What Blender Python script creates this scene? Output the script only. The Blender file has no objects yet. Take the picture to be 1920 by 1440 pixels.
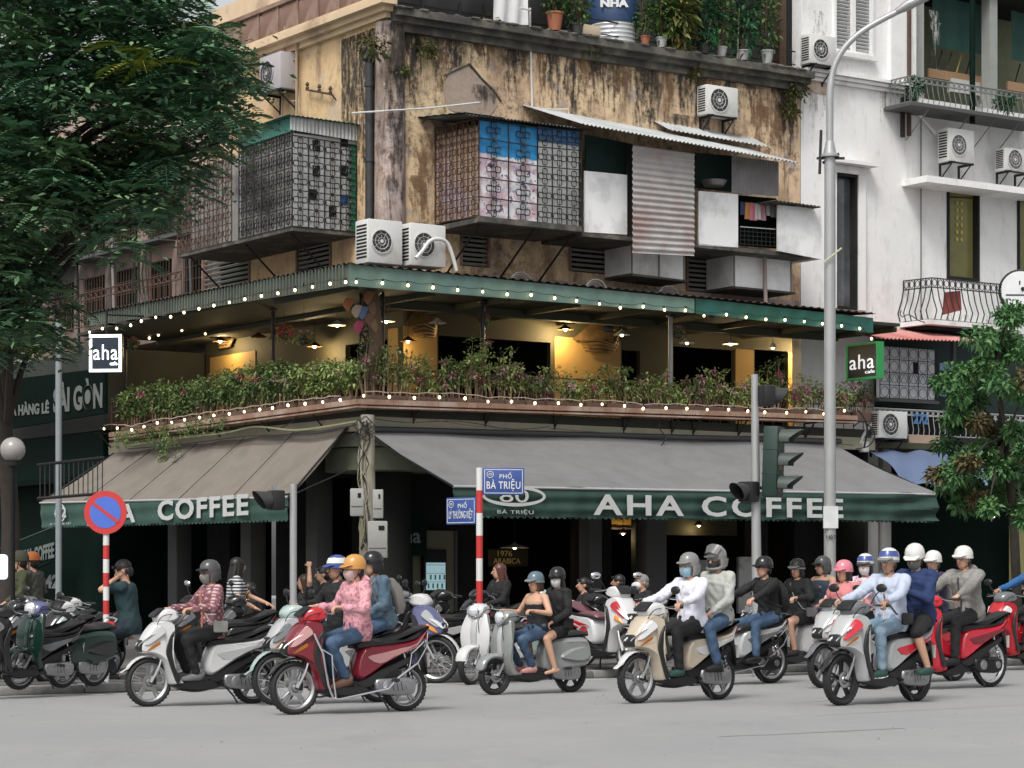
import bpy, bmesh, math, random
import numpy as np
from mathutils import Vector, Matrix, Euler, noise as mnoise
R = math.radians
random.seed(7)
S = bpy.context.scene
COL = S.collection
# ------------------------------------------------------------------ camera, world, sun, exposure
F = 4533.0; CX = 960.0; HY = 1080.0; CAMH = 1.3
cam = bpy.data.cameras.new('camera'); camo = bpy.data.objects.new('camera', cam); COL.objects.link(camo)
camo.location = (0, 0, CAMH); camo.rotation_euler = (R(90), 0, 0)
cam.sensor_width = 36.0; cam.lens = F / 1920 * 36.0; cam.shift_y = (HY - 720.0) / 1920.0
cam.clip_start = 0.5; cam.clip_end = 600.0
S.camera = camo
world = bpy.data.worlds.new('World'); S.world = world; world.use_nodes = True
SUN_EL, SUN_ROT = 52.0, 200.0
nt = world.node_tree
bg = nt.nodes['Background']
sky = nt.nodes.new('ShaderNodeTexSky'); sky.sky_type = 'NISHITA'; sky.sun_disc = False
sky.sun_elevation = R(SUN_EL); sky.sun_rotation = R(SUN_ROT); sky.air_density = 1.0; sky.dust_density = 4.0
hs = nt.nodes.new('ShaderNodeHueSaturation'); hs.inputs['Saturation'].default_value = 0.12
nt.links.new(sky.outputs[0], hs.inputs['Color']); nt.links.new(hs.outputs[0], bg.inputs['Color'])
bg.inputs['Strength'].default_value = 0.12
sl = bpy.data.lights.new('sun', 'SUN'); sl.energy = 1.5; sl.angle = R(18); sl.color = (1.0, 0.97, 0.93)
so = bpy.data.objects.new('sun', sl); COL.objects.link(so)
# sun direction: azimuth measured like the sky's rotation (clockwise from +Y)
_a = R(SUN_ROT); _d = Vector((math.sin(_a) * math.cos(R(SUN_EL)), math.cos(_a) * math.cos(R(SUN_EL)), math.sin(R(SUN_EL))))
so.rotation_euler = _d.to_track_quat('Z', 'Y').to_euler(); so.location = _d * 50
S.view_settings.view_transform = 'Standard'; S.view_settings.look = 'None'
S.view_settings.exposure = 0.5; S.view_settings.gamma = 1.0; S.view_settings.use_curve_mapping = False
S.render.engine = 'CYCLES'
# ------------------------------------------------------------------ pixel helpers (photo pixels to places)
C0 = Vector((-275 / F * 43.0, 43.0, 0.0))
U = Vector((.8246, .5657, 0.0)); V = Vector((-.5657, .8246, 0.0)); ANG = math.atan2(.5657, .8246)
def zat(py, Y): return CAMH + (HY - py) / F * Y
def W(px, py, Y): return Vector(((px - CX) / F * Y, Y, zat(py, Y)))
def onR(px, py, yl=0.0):      # building-frame point on the plane local y = yl (parallel to the right facade)
    k = (px - CX) / F
    ox, oy = C0.x + V.x * yl, C0.y + V.y * yl
    t = (k * oy - ox) / (U.x - k * U.y)
    return (t, yl, zat(py, oy + U.y * t))
def onL(px, py, xl=0.0):      # the same for the plane local x = xl (parallel to the left facade)
    k = (px - CX) / F
    ox, oy = C0.x + U.x * xl, C0.y + U.y * xl
    t = (k * oy - ox) / (V.x - k * V.y)
    return (xl, t, zat(py, oy + V.y * t))
def toB(p):
    d = Vector(p) - C0; d.z = p[2]
    return (d.x * U.x + d.y * U.y, d.x * V.x + d.y * V.y, p[2])
FW = Matrix.Identity(4)
FB = Matrix.Translation(C0) @ Matrix.Rotation(ANG, 4, 'Z')
def frame(x, y, z=0.0, rz=0.0): return Matrix.Translation((x, y, z)) @ Matrix.Rotation(rz, 4, 'Z')
# ------------------------------------------------------------------ materials
MATS = {}
def mat(name, col, rough=0.6, metal=0.0, var=0.12, scale=6.0, emit=None, es=0.0, bump=0.0, col2=None, f2=0.5, sharp=0.1, stretch=(1, 1, 1), alpha=None, spec=None, trans=0.0):
    """procedural material: base colour varied by noise, optional second colour in patches"""
    if name in MATS: return MATS[name]
    m = bpy.data.materials.new(name); m.use_nodes = True; t = m.node_tree; N = t.nodes; L = t.links
    b = N['Principled BSDF']; b.inputs['Roughness'].default_value = rough; b.inputs['Metallic'].default_value = metal
    if spec is not None: b.inputs['Specular IOR Level'].default_value = spec
    c = (*col, 1.0)
    tc = N.new('ShaderNodeTexCoord'); mp = N.new('ShaderNodeMapping'); mp.inputs['Scale'].default_value = stretch
    L.new(tc.outputs['Object'], mp.inputs['Vector'])
    nz = N.new('ShaderNodeTexNoise'); nz.inputs['Scale'].default_value = scale; nz.inputs['Detail'].default_value = 5
    L.new(mp.outputs[0], nz.inputs['Vector'])
    mx = N.new('ShaderNodeMix'); mx.data_type = 'RGBA'
    lo = tuple(max(0, x * (1 - var)) for x in col); hi = tuple(min(1, x * (1 + var)) for x in col)
    mx.inputs[6].default_value = (*lo, 1); mx.inputs[7].default_value = (*hi, 1)
    L.new(nz.outputs['Fac'], mx.inputs[0])
    out = mx.outputs[2]
    if col2 is not None:
        n2 = N.new('ShaderNodeTexNoise'); n2.inputs['Scale'].default_value = scale * .35; n2.inputs['Detail'].default_value = 8; n2.inputs['Roughness'].default_value = .65
        L.new(mp.outputs[0], n2.inputs['Vector'])
        rp = N.new('ShaderNodeMapRange'); rp.inputs[1].default_value = f2 - sharp; rp.inputs[2].default_value = f2 + sharp
        L.new(n2.outputs['Fac'], rp.inputs[0])
        m2 = N.new('ShaderNodeMix'); m2.data_type = 'RGBA'; m2.inputs[7].default_value = (*col2, 1)
        L.new(out, m2.inputs[6]); L.new(rp.outputs[0], m2.inputs[0]); out = m2.outputs[2]
    L.new(out, b.inputs['Base Color'])
    if bump > 0:
        bp = N.new('ShaderNodeBump'); bp.inputs['Strength'].default_value = bump; bp.inputs['Distance'].default_value = .02
        L.new(nz.outputs['Fac'], bp.inputs['Height']); L.new(bp.outputs[0], b.inputs['Normal'])
    if emit is not None:
        b.inputs['Emission Color'].default_value = (*emit, 1); b.inputs['Emission Strength'].default_value = es
    if alpha is not None: b.inputs['Alpha'].default_value = alpha
    if trans: b.inputs['Transmission Weight'].default_value = trans
    MATS[name] = m
    return m
def nodes_mat(name, build, rough=0.7):
    """material whose base colour socket is returned by build(nodes, links, coords, bsdf)"""
    if name in MATS: return MATS[name]
    m = bpy.data.materials.new(name); m.use_nodes = True; t = m.node_tree
    tc = t.nodes.new('ShaderNodeTexCoord'); b = t.nodes['Principled BSDF']; b.inputs['Roughness'].default_value = rough
    o = build(t.nodes, t.links, tc, b)
    if o is not None: t.links.new(o, b.inputs['Base Color'])
    MATS[name] = m
    return m
def n_noise(N, L, vec, scale, detail=6, rough=.6, stretch=None):
    if stretch:
        mp = N.new('ShaderNodeMapping'); mp.inputs['Scale'].default_value = stretch; L.new(vec, mp.inputs['Vector']); vec = mp.outputs[0]
    n = N.new('ShaderNodeTexNoise'); n.inputs['Scale'].default_value = scale; n.inputs['Detail'].default_value = detail; n.inputs['Roughness'].default_value = rough
    L.new(vec, n.inputs['Vector']); return n.outputs['Fac']
def n_range(N, L, v, a, b, lo=0.0, hi=1.0):
    r = N.new('ShaderNodeMapRange'); r.inputs[1].default_value = a; r.inputs[2].default_value = b; r.inputs[3].default_value = lo; r.inputs[4].default_value = hi
    L.new(v, r.inputs[0]); return r.outputs[0]
def n_mix(N, L, f, a, b, mode='MIX'):
    m = N.new('ShaderNodeMix'); m.data_type = 'RGBA'; m.blend_type = mode
    if isinstance(f, (int, float)): m.inputs[0].default_value = f
    else: L.new(f, m.inputs[0])
    for i, c in ((6, a), (7, b)):
        if isinstance(c, tuple): m.inputs[i].default_value = (*c, 1)
        else: L.new(c, m.inputs[i])
    return m.outputs[2]
def n_math(N, L, op, a, b=0.0):
    m = N.new('ShaderNodeMath'); m.operation = op
    for i, c in ((0, a), (1, b)):
        if isinstance(c, (int, float)): m.inputs[i].default_value = c
        else: L.new(c, m.inputs[i])
    return m.outputs[0]
# ------------------------------------------------------------------ mesh builder
def catmull(pts, n=4, closed=True):
    out = []; k = len(pts); P_ = [Vector(p) for p in pts]
    rng = range(k) if closed else range(k - 1)
    for i in rng:
        if closed: a, b, c, d = P_[(i - 1) % k], P_[i], P_[(i + 1) % k], P_[(i + 2) % k]
        else: a, b, c, d = P_[max(i - 1, 0)], P_[i], P_[i + 1], P_[min(i + 2, k - 1)]
        for j in range(n):
            t = j / n
            out.append(.5 * ((2 * b) + (c - a) * t + (2 * a - 5 * b + 4 * c - d) * t * t + (3 * b - a - 3 * c + d) * t ** 3))
    if not closed: out.append(P_[-1])
    return out
class M:
    def __init__(s): s.v = []; s.f = []; s.m = []; s.mats = []; s.chunks = []
    def mi(s, m):
        if m not in s.mats: s.mats.append(m)
        return s.mats.index(m)
    def add(s, vs, fs, m, T=None):
        k = len(s.v); i = s.mi(m)
        if T is not None: vs = [T @ Vector(v) for v in vs]
        s.v.extend([tuple(v) for v in vs]); s.f.extend([tuple(a + k for a in f) for f in fs]); s.m.extend([i] * len(fs))
        return s
    def quad(s, a, b, c, d, m, T=None): return s.add([a, b, c, d], [(0, 1, 2, 3)], m, T)
    def box(s, x0, x1, y0, y1, z0, z1, m, T=None):
        vs = [(x, y, z) for x in (x0, x1) for y in (y0, y1) for z in (z0, z1)]
        return s.add(vs, [(0, 1, 3, 2), (4, 6, 7, 5), (0, 4, 5, 1), (2, 3, 7, 6), (0, 2, 6, 4), (1, 5, 7, 3)], m, T)
    def bbox(s, c, sz, m, T=None, bev=0.01):
        """box with bevelled edges centred at c"""
        bm = bmesh.new(); bmesh.ops.create_cube(bm, size=1.0)
        for v in bm.verts: v.co = Vector((v.co.x * sz[0], v.co.y * sz[1], v.co.z * sz[2]))
        bmesh.ops.bevel(bm, geom=bm.edges[:], offset=min(bev, min(sz) * .4), segments=2, affect='EDGES', profile=.5)
        bm.verts.index_update()
        vs = [v.co + Vector(c) for v in bm.verts]; fs = [[v.index for v in f.verts] for f in bm.faces]; bm.free()
        return s.add(vs, fs, m, T)
    def slab(s, pts, th, m, T=None):
        """planar polygon pts given thickness vector th"""
        n = len(pts); a = [Vector(p) for p in pts]; th = Vector(th); b = [p + th for p in a]
        return s.add(a + b, [tuple(range(n))[::-1], tuple(range(n, 2 * n))] + [(i, (i + 1) % n, n + (i + 1) % n, n + i) for i in range(n)], m, T)
    def tube(s, pts, r, m, n=6, T=None, closed=False, cap=True):
        pts = [Vector(p) for p in pts]; k = len(pts)
        rr = r if isinstance(r, (list, tuple)) else [r] * k
        vs = []; up = None
        for i in range(k):
            if closed: d = pts[(i + 1) % k] - pts[i - 1]
            else: d = pts[min(i + 1, k - 1)] - pts[max(i - 1, 0)]
            d.normalize()
            if up is None: up = d.orthogonal().normalized()
            up = (up - d * up.dot(d))
            if up.length < 1e-5: up = d.orthogonal()
            up.normalize(); sd = d.cross(up)
            for j in range(n):
                a = 2 * math.pi * j / n
                vs.append(pts[i] + (up * math.cos(a) + sd * math.sin(a)) * rr[i])
        fs = []
        for i in range(k if closed else k - 1):
            i2 = (i + 1) % k
            for j in range(n):
                j2 = (j + 1) % n
                fs.append((i * n + j, i * n + j2, i2 * n + j2, i2 * n + j))
        if cap and not closed: fs += [tuple(range(n))[::-1], tuple(range((k - 1) * n, k * n))]
        return s.add(vs, fs, m, T)
    def rod(s, a, b, r, m, n=6, T=None, r2=None): return s.tube([a, b], [r, r if r2 is None else r2], m, n, T)
    def lathe(s, prof, m, n=16, T=None, axis='z', closed=False):
        """prof: list of (radius, height) turned about the axis; y axis for wheels"""
        vs = []
        for (r, h) in prof:
            for j in range(n):
                a = 2 * math.pi * j / n
                if axis == 'z': vs.append((r * math.cos(a), r * math.sin(a), h))
                elif axis == 'y': vs.append((r * math.cos(a), h, r * math.sin(a)))
                else: vs.append((h, r * math.cos(a), r * math.sin(a)))
        k = len(prof); fs = []
        for i in range(k if closed else k - 1):
            for j in range(n):
                fs.append((i * n + j, i * n + (j + 1) % n, ((i + 1) % k) * n + (j + 1) % n, ((i + 1) % k) * n + j))
        return s.add(vs, fs, m, T)
    def ball(s, c, r, m, T=None, n=12, k=8, half=None):
        """ellipsoid; half=(lo,hi) keeps latitudes between lo and hi (degrees)"""
        if isinstance(r, (int, float)): r = (r, r, r)
        lo, hi = half or (-90, 90); vs = []
        for i in range(k + 1):
            t = R(lo + (hi - lo) * i / k)
            for j in range(n):
                a = 2 * math.pi * j / n
                vs.append((c[0] + r[0] * math.cos(t) * math.cos(a), c[1] + r[1] * math.cos(t) * math.sin(a), c[2] + r[2] * math.sin(t)))
        fs = [(i * n + j, i * n + (j + 1) % n, (i + 1) * n + (j + 1) % n, (i + 1) * n + j) for i in range(k) for j in range(n)]
        if half: fs.append(tuple(range(n))[::-1])
        return s.add(vs, fs, m, T)
    def prism(s, out, hw, m, bev=.02, y0=0.0, T=None, smooth=3, w=None):
        """solid with side outline out [(x,z)], half width hw (w(x,z) scales it), rounded edges"""
        P2 = [Vector((p[0], p[1])) for p in out]
        if smooth: P2 = [Vector((p.x, p.y)) for p in catmull([(q.x, q.y, 0) for q in P2], smooth)]
        k = len(P2); area = sum(P2[i].x * P2[(i + 1) % k].y - P2[(i + 1) % k].x * P2[i].y for i in range(k))
        sg = 1 if area > 0 else -1
        ins = []
        for i in range(k):
            d = (P2[(i + 1) % k] - P2[i - 1]);
            if d.length < 1e-6: d = Vector((1, 0))
            d.normalize(); nrm = Vector((-d.y, d.x)) * sg
            ins.append(nrm)
        vs = []; rings = [(1.0, -1.0), (.35, -.8), (0, -.45), (0, .45), (.35, .8), (1.0, 1.0)]
        for (b, y) in rings:
            for i in range(k):
                p = P2[i] + ins[i] * b * bev
                hwid = hw * (w(P2[i].x, P2[i].y) if w else 1.0)
                vs.append((p.x, y0 + hwid * y, p.y))
        fs = []
        for q in range(len(rings) - 1):
            for i in range(k):
                i2 = (i + 1) % k
                fs.append((q * k + i, q * k + i2, (q + 1) * k + i2, (q + 1) * k + i))
        fs.append(tuple(range(k))[::-1]); fs.append(tuple(range((len(rings) - 1) * k, len(rings) * k)))
        return s.add(vs, fs, m, T)
    def loft(s, st, m, n=12, T=None, e=2.3, cap=True):
        """st: list of (centre, half vectors a, b); superellipse rings joined"""
        vs = []
        for (c, a, b) in st:
            c, a, b = Vector(c), Vector(a), Vector(b)
            for j in range(n):
                t = 2 * math.pi * j / n; ct, sn = math.cos(t), math.sin(t)
                vs.append(c + a * (abs(ct) ** (2 / e) * (1 if ct >= 0 else -1)) + b * (abs(sn) ** (2 / e) * (1 if sn >= 0 else -1)))
        k = len(st); fs = [(i * n + j, i * n + (j + 1) % n, (i + 1) * n + (j + 1) % n, (i + 1) * n + j) for i in range(k - 1) for j in range(n)]
        if cap: fs += [tuple(range(n))[::-1], tuple(range((k - 1) * n, k * n))]
        return s.add(vs, fs, m, T)
    def sheet(s, P0, P1, P2, P3, nu, nv, fn, m, T=None):
        """grid over quad P0 P1 P2 P3 displaced along its normal by fn(u,v)"""
        P0, P1, P2, P3 = map(Vector, (P0, P1, P2, P3)); nr = (P1 - P0).cross(P3 - P0).normalized()
        vs = []
        for j in range(nv + 1):
            for i in range(nu + 1):
                u, v = i / nu, j / nv
                p = P0.lerp(P1, u).lerp(P3.lerp(P2, u), v)
                vs.append(p + nr * fn(u, v))
        fs = [(j * (nu + 1) + i, j * (nu + 1) + i + 1, (j + 1) * (nu + 1) + i + 1, (j + 1) * (nu + 1) + i) for j in range(nv) for i in range(nu)]
        return s.add(vs, fs, m, T)
    def mesh(s, name, off=(0, 0, 0), sm=35):
        me = bpy.data.meshes.new(name)
        o = Vector(off)
        vs = [(v[0] - o.x, v[1] - o.y, v[2] - o.z) for v in s.v]
        me.from_pydata(vs, [], s.f)
        for m in s.mats: me.materials.append(m)
        me.polygons.foreach_set('material_index', s.m)
        me.polygons.foreach_set('use_smooth', [True] * len(s.f))
        me.update()
        try: me.set_sharp_from_angle(angle=R(sm))
        except Exception: pass
        return me
    def base(s):
        xs = [v[0] for v in s.v]; ys = [v[1] for v in s.v]; zs = [v[2] for v in s.v]
        return Vector(((min(xs) + max(xs)) / 2, (min(ys) + max(ys)) / 2, min(zs)))
    def obj(s, name, parent=None, fr=None, sm=35, **kw):
        """link as one object; a child keeps its parent's frame, a top-level one sits at its own base"""
        if parent is not None:
            o = bpy.data.objects.new(name, s.mesh(name, parent['_o'] if '_o' in parent else (0, 0, 0), sm)); COL.objects.link(o); o.parent = parent
            o['_o'] = list(parent['_o']) if '_o' in parent else [0, 0, 0]
        else:
            fr = fr or FW; b = s.base()
            o = bpy.data.objects.new(name, s.mesh(name, b, sm)); COL.objects.link(o); o.matrix_world = fr @ Matrix.Translation(b)
            o['_o'] = list(b)
        tag(o, **kw)
        return o
def tag(o, label=None, cat=None, group=None, kind=None):
    if label: o['label'] = label
    if cat: o['category'] = cat
    if group: o['group'] = group
    if kind: o['kind'] = kind
    return o
def thing(name, label, cat, base=(0, 0, 0), fr=None, group=None):
    """Empty at the base (given in the frame fr) of a thing with parts; parts are then built in the frame fr"""
    o = bpy.data.objects.new(name, None); COL.objects.link(o); o.empty_display_size = .1
    o.matrix_world = (fr or FW) @ Matrix.Translation(Vector(base)); o['_o'] = list(base)
    return tag(o, label, cat, group)
def pieces(name, parent, meshes_at):
    """alike pieces sharing meshes: [(mesh, matrix)] as children of parent"""
    r = []
    for me, Tm in meshes_at:
        o = bpy.data.objects.new(name, me); COL.objects.link(o); o.parent = parent
        o.matrix_local = Matrix.Translation(-Vector(parent['_o'])) @ Tm
        r.append(o)
    return r
def text_part(name, parent, body, p, right, up, size, m, bold=0.0, extrude=0.004, align='LEFT', sx=1.0, shear=0.0, top=None, sp=1.0, **kw):
    """lettering as flat raised mesh: p baseline start in the frame, right/up directions in the frame"""
    c = bpy.data.curves.new(name, 'FONT'); c.body = body; c.size = size; c.extrude = extrude; c.offset = bold; c.align_x = align
    c.resolution_u = 3; c.shear = shear; c.space_character = sp
    o = bpy.data.objects.new(name, c); COL.objects.link(o); TEXTJ.append((o, name, parent, p, right, up, m, sx, top, kw))
TEXTJ = []
def flush_text():
    dg = bpy.context.evaluated_depsgraph_get(); done = []
    for (o, name, parent, p, right, up, m, sx, top, kw) in TEXTJ:
        me = bpy.data.meshes.new_from_object(o.evaluated_get(dg)); done.append((o, name, me, parent, p, right, up, m, sx, top, kw))
    for (o, name, me, parent, p, right, up, m, sx, top, kw) in done:
        c = o.data; bpy.data.objects.remove(o); bpy.data.curves.remove(c)
        r, u = Vector(right), Vector(up); r.normalize(); u.normalize(); n = r.cross(u)
        off = Vector(parent['_o']) if parent is not None else Vector((0, 0, 0))
        if isinstance(sx, tuple):
            xs = [v.co.x for v in me.vertices]; ys = [v.co.y for v in me.vertices]
            a = sx[0] / (max(xs) - min(xs)); b = sx[1] / (max(ys) - min(ys)); x0 = min(xs); y0 = min(ys)
            for v in me.vertices: v.co.x = (v.co.x - x0) * a; v.co.y = (v.co.y - y0) * b
            sx = 1.0
        T = Matrix((( r.x * sx, u.x, n.x, p[0] - off.x), (r.y * sx, u.y, n.y, p[1] - off.y), (r.z * sx, u.z, n.z, p[2] - off.z), (0, 0, 0, 1)))
        me.transform(T); me.materials.clear(); me.materials.append(m)
        q = bpy.data.objects.new(name, me); COL.objects.link(q); q.parent = parent
    TEXTJ.clear()
# ------------------------------------------------------------------ leaf clouds (numpy)
def np_obj(name, V_, Fq, m, parent=None, fr=None, midx=None, **kw):
    """V_ (n,3) array, Fq (k,4) int array -> object"""
    V_ = np.asarray(V_, dtype=np.float64); Fq = np.asarray(Fq, dtype=np.int32); k = Fq.shape[0]; q = Fq.shape[1]
    if parent is not None: off = np.array(list(parent['_o']))
    else: off = np.array([(V_[:, 0].min() + V_[:, 0].max()) / 2, (V_[:, 1].min() + V_[:, 1].max()) / 2, V_[:, 2].min()])
    me = bpy.data.meshes.new(name); me.vertices.add(len(V_)); me.vertices.foreach_set('co', (V_ - off).astype(np.float32).ravel())
    me.loops.add(k * q); me.loops.foreach_set('vertex_index', Fq.ravel()); me.polygons.add(k)
    me.polygons.foreach_set('loop_start', np.arange(0, k * q, q, dtype=np.int32)); 
    for mm in (m if isinstance(m, list) else [m]): me.materials.append(mm)
    if midx is not None: me.polygons.foreach_set('material_index', np.asarray(midx, dtype=np.int32))
    me.update(calc_edges=True)
    o = bpy.data.objects.new(name, me); COL.objects.link(o)
    if parent is not None: o.parent = parent; o['_o'] = list(parent['_o'])
    else: o.matrix_world = (fr or FW) @ Matrix.Translation(Vector(off)); o['_o'] = [float(a) for a in off]
    return tag(o, **kw)
RNG = np.random.default_rng(11)
def leaf_quads(P_, D, size, rng=RNG, aspect=.45, droop=.25):
    """one folded 4-gon leaf (rhombus) at each point P_, pointing along D with random roll"""
    n = len(P_); D = D / (np.linalg.norm(D, axis=1, keepdims=True) + 1e-9)
    A = rng.normal(size=(n, 3)); A[:, 2] *= .35; Sd = np.cross(D, A + np.array([0, 0, .01])); Sd = np.cross(np.tile([0, 0, 1.0], (n, 1)) + A * .55, D)
    Sd /= (np.linalg.norm(Sd, axis=1, keepdims=True) + 1e-9)
    L_ = (size * (0.6 + .8 * rng.random(n)))[:, None] if np.isscalar(size) else size[:, None]
    dr = np.zeros((n, 3)); dr[:, 2] = -droop
    v0 = P_; v1 = P_ + D * L_ * .45 + Sd * L_ * aspect * .5; v2 = P_ + (D + dr) * L_; v3 = P_ + D * L_ * .45 - Sd * L_ * aspect * .5
    Vv = np.stack([v0, v1, v2, v3], 1).reshape(-1, 3); Fq = np.arange(4 * n).reshape(-1, 4)
    return Vv, Fq
def leaf_mat(name, cols, rough=.55):
    def b(N, L, tc, bs):
        g = N.new('ShaderNodeNewGeometry')
        cr = N.new('ShaderNodeValToRGB'); e = cr.color_ramp.elements
        e[0].color = (*cols[0], 1); e[1].color = (*cols[-1], 1)
        for i, c in enumerate(cols[1:-1]):
            x = e.new((i + 1) / (len(cols) - 1)); x.color = (*c, 1)
        n = n_noise(N, L, tc.outputs['Object'], 2.2, 2)
        v = n_math(N, L, 'ADD', n_math(N, L, 'MULTIPLY', g.outputs['Random Per Island'], .55), n_math(N, L, 'MULTIPLY', n_range(N, L, n, .3, .7), .45))
        L.new(v, cr.inputs[0])
        bs.inputs['Specular IOR Level'].default_value = .25
        return cr.outputs[0]
    return nodes_mat(name, b, rough)
# ================================================================== people
SKIN = mat('skin', (.52, .30, .20), .55, var=.06, scale=20)
SKIN2 = mat('skin_tan', (.40, .22, .14), .55, var=.06, scale=20)
HAIR = mat('hair_black', (.012, .009, .008), .45, var=.4, scale=40)
HAIRB = mat('hair_brown', (.06, .028, .015), .45, var=.4, scale=40)
EYEW = mat('eye_white', (.7, .68, .65), .3); EYED = mat('eye_dark', (.01, .008, .006), .25); LIP = mat('lip', (.42, .13, .11), .5)
BLK = mat('black_plastic', (.012, .012, .013), .42, var=.3)
RJ = []          # remesh jobs
def cap(m, a, b, ra, rb, mt, n=10, flat=None):
    a, b = Vector(a), Vector(b); d = (b - a)
    m.ball(a, ra, mt, n=n, k=6); m.ball(b, rb, mt, n=n, k=6)
    if d.length > 1e-4: m.tube([a, b], [ra, rb], mt, n)
def ik(a, b, l1, l2, pole):
    """middle joint of a two-bone chain from a to b bending towards pole; also the reachable end"""
    a, b, pole = Vector(a), Vector(b), Vector(pole); d = b - a; L_ = d.length
    if L_ > (l1 + l2) * .995: b = a + d * ((l1 + l2) * .995 / L_); d = b - a; L_ = d.length
    d.normalize(); x = (l1 * l1 - l2 * l2 + L_ * L_) / (2 * L_); h = math.sqrt(max(0, l1 * l1 - x * x))
    p = pole - d * pole.dot(d); p.normalize()
    return a + d * x + p * h, b
def hand(m, w, d, side, mt, curl=1.0, down=(0, 0, -1)):
    """palm, four unequal bent fingers and a thumb from wrist w along d; side = direction of the thumb"""
    d = Vector(d).normalized(); dn = Vector(down); dn = (dn - d * dn.dot(d)).normalized(); sd = d.cross(dn).normalized()
    if sd.dot(Vector(side)) < 0: sd = -sd
    m.loft([(w, sd * .024, dn * .019), (w + d * .03, sd * .034, dn * .018), (w + d * .07, sd * .040, dn * .016), (w + d * .088, sd * .036, dn * .011)], mt, n=10)
    for i, (ln, off) in enumerate(((.9, -.028), (1.05, -.0095), (1.1, .0095), (.98, .028))):
        p = w + d * .08 + sd * off; pts = [p]; a = 15 * curl
        for k, sg in enumerate((.036, .026, .02)):
            a += 40 * curl; p = p + (d * math.cos(R(a)) + dn * math.sin(R(a))) * sg * ln; pts.append(p)
        m.tube(pts, [.0098, .009, .0082, .0065], mt, 6)
    p = w + d * .025 + sd * .03; q = p + (d * .6 + sd * .7 + dn * .4).normalized() * .036; r_ = q + (d * .8 - sd * .2 + dn * .6 * curl).normalized() * .03
    m.tube([p - sd * .01, q, r_], [.013, .011, .0075], mt, 6)
def torso_st(hip, s, side, g, top=True, wsc=1.0, low=-.10):
    """rings of the trunk: (t along the spine, half width, half depth)"""
    fx = side.cross(s).normalized()
    pr = [(low, .12, .09), (-.05, .165, .115), (.03, .165, .115), (.14, .138, .098), (.26, .150, .108), (.37, .168, .112), (.43, .155, .092), (.465, .10, .065)]
    if not top: pr = pr[:4]
    return [(hip + s * t + fx * (.01 if .2 < t < .4 else 0), side * (w * wsc + g), fx * (dd + g)) for (t, w, dd) in pr]
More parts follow.
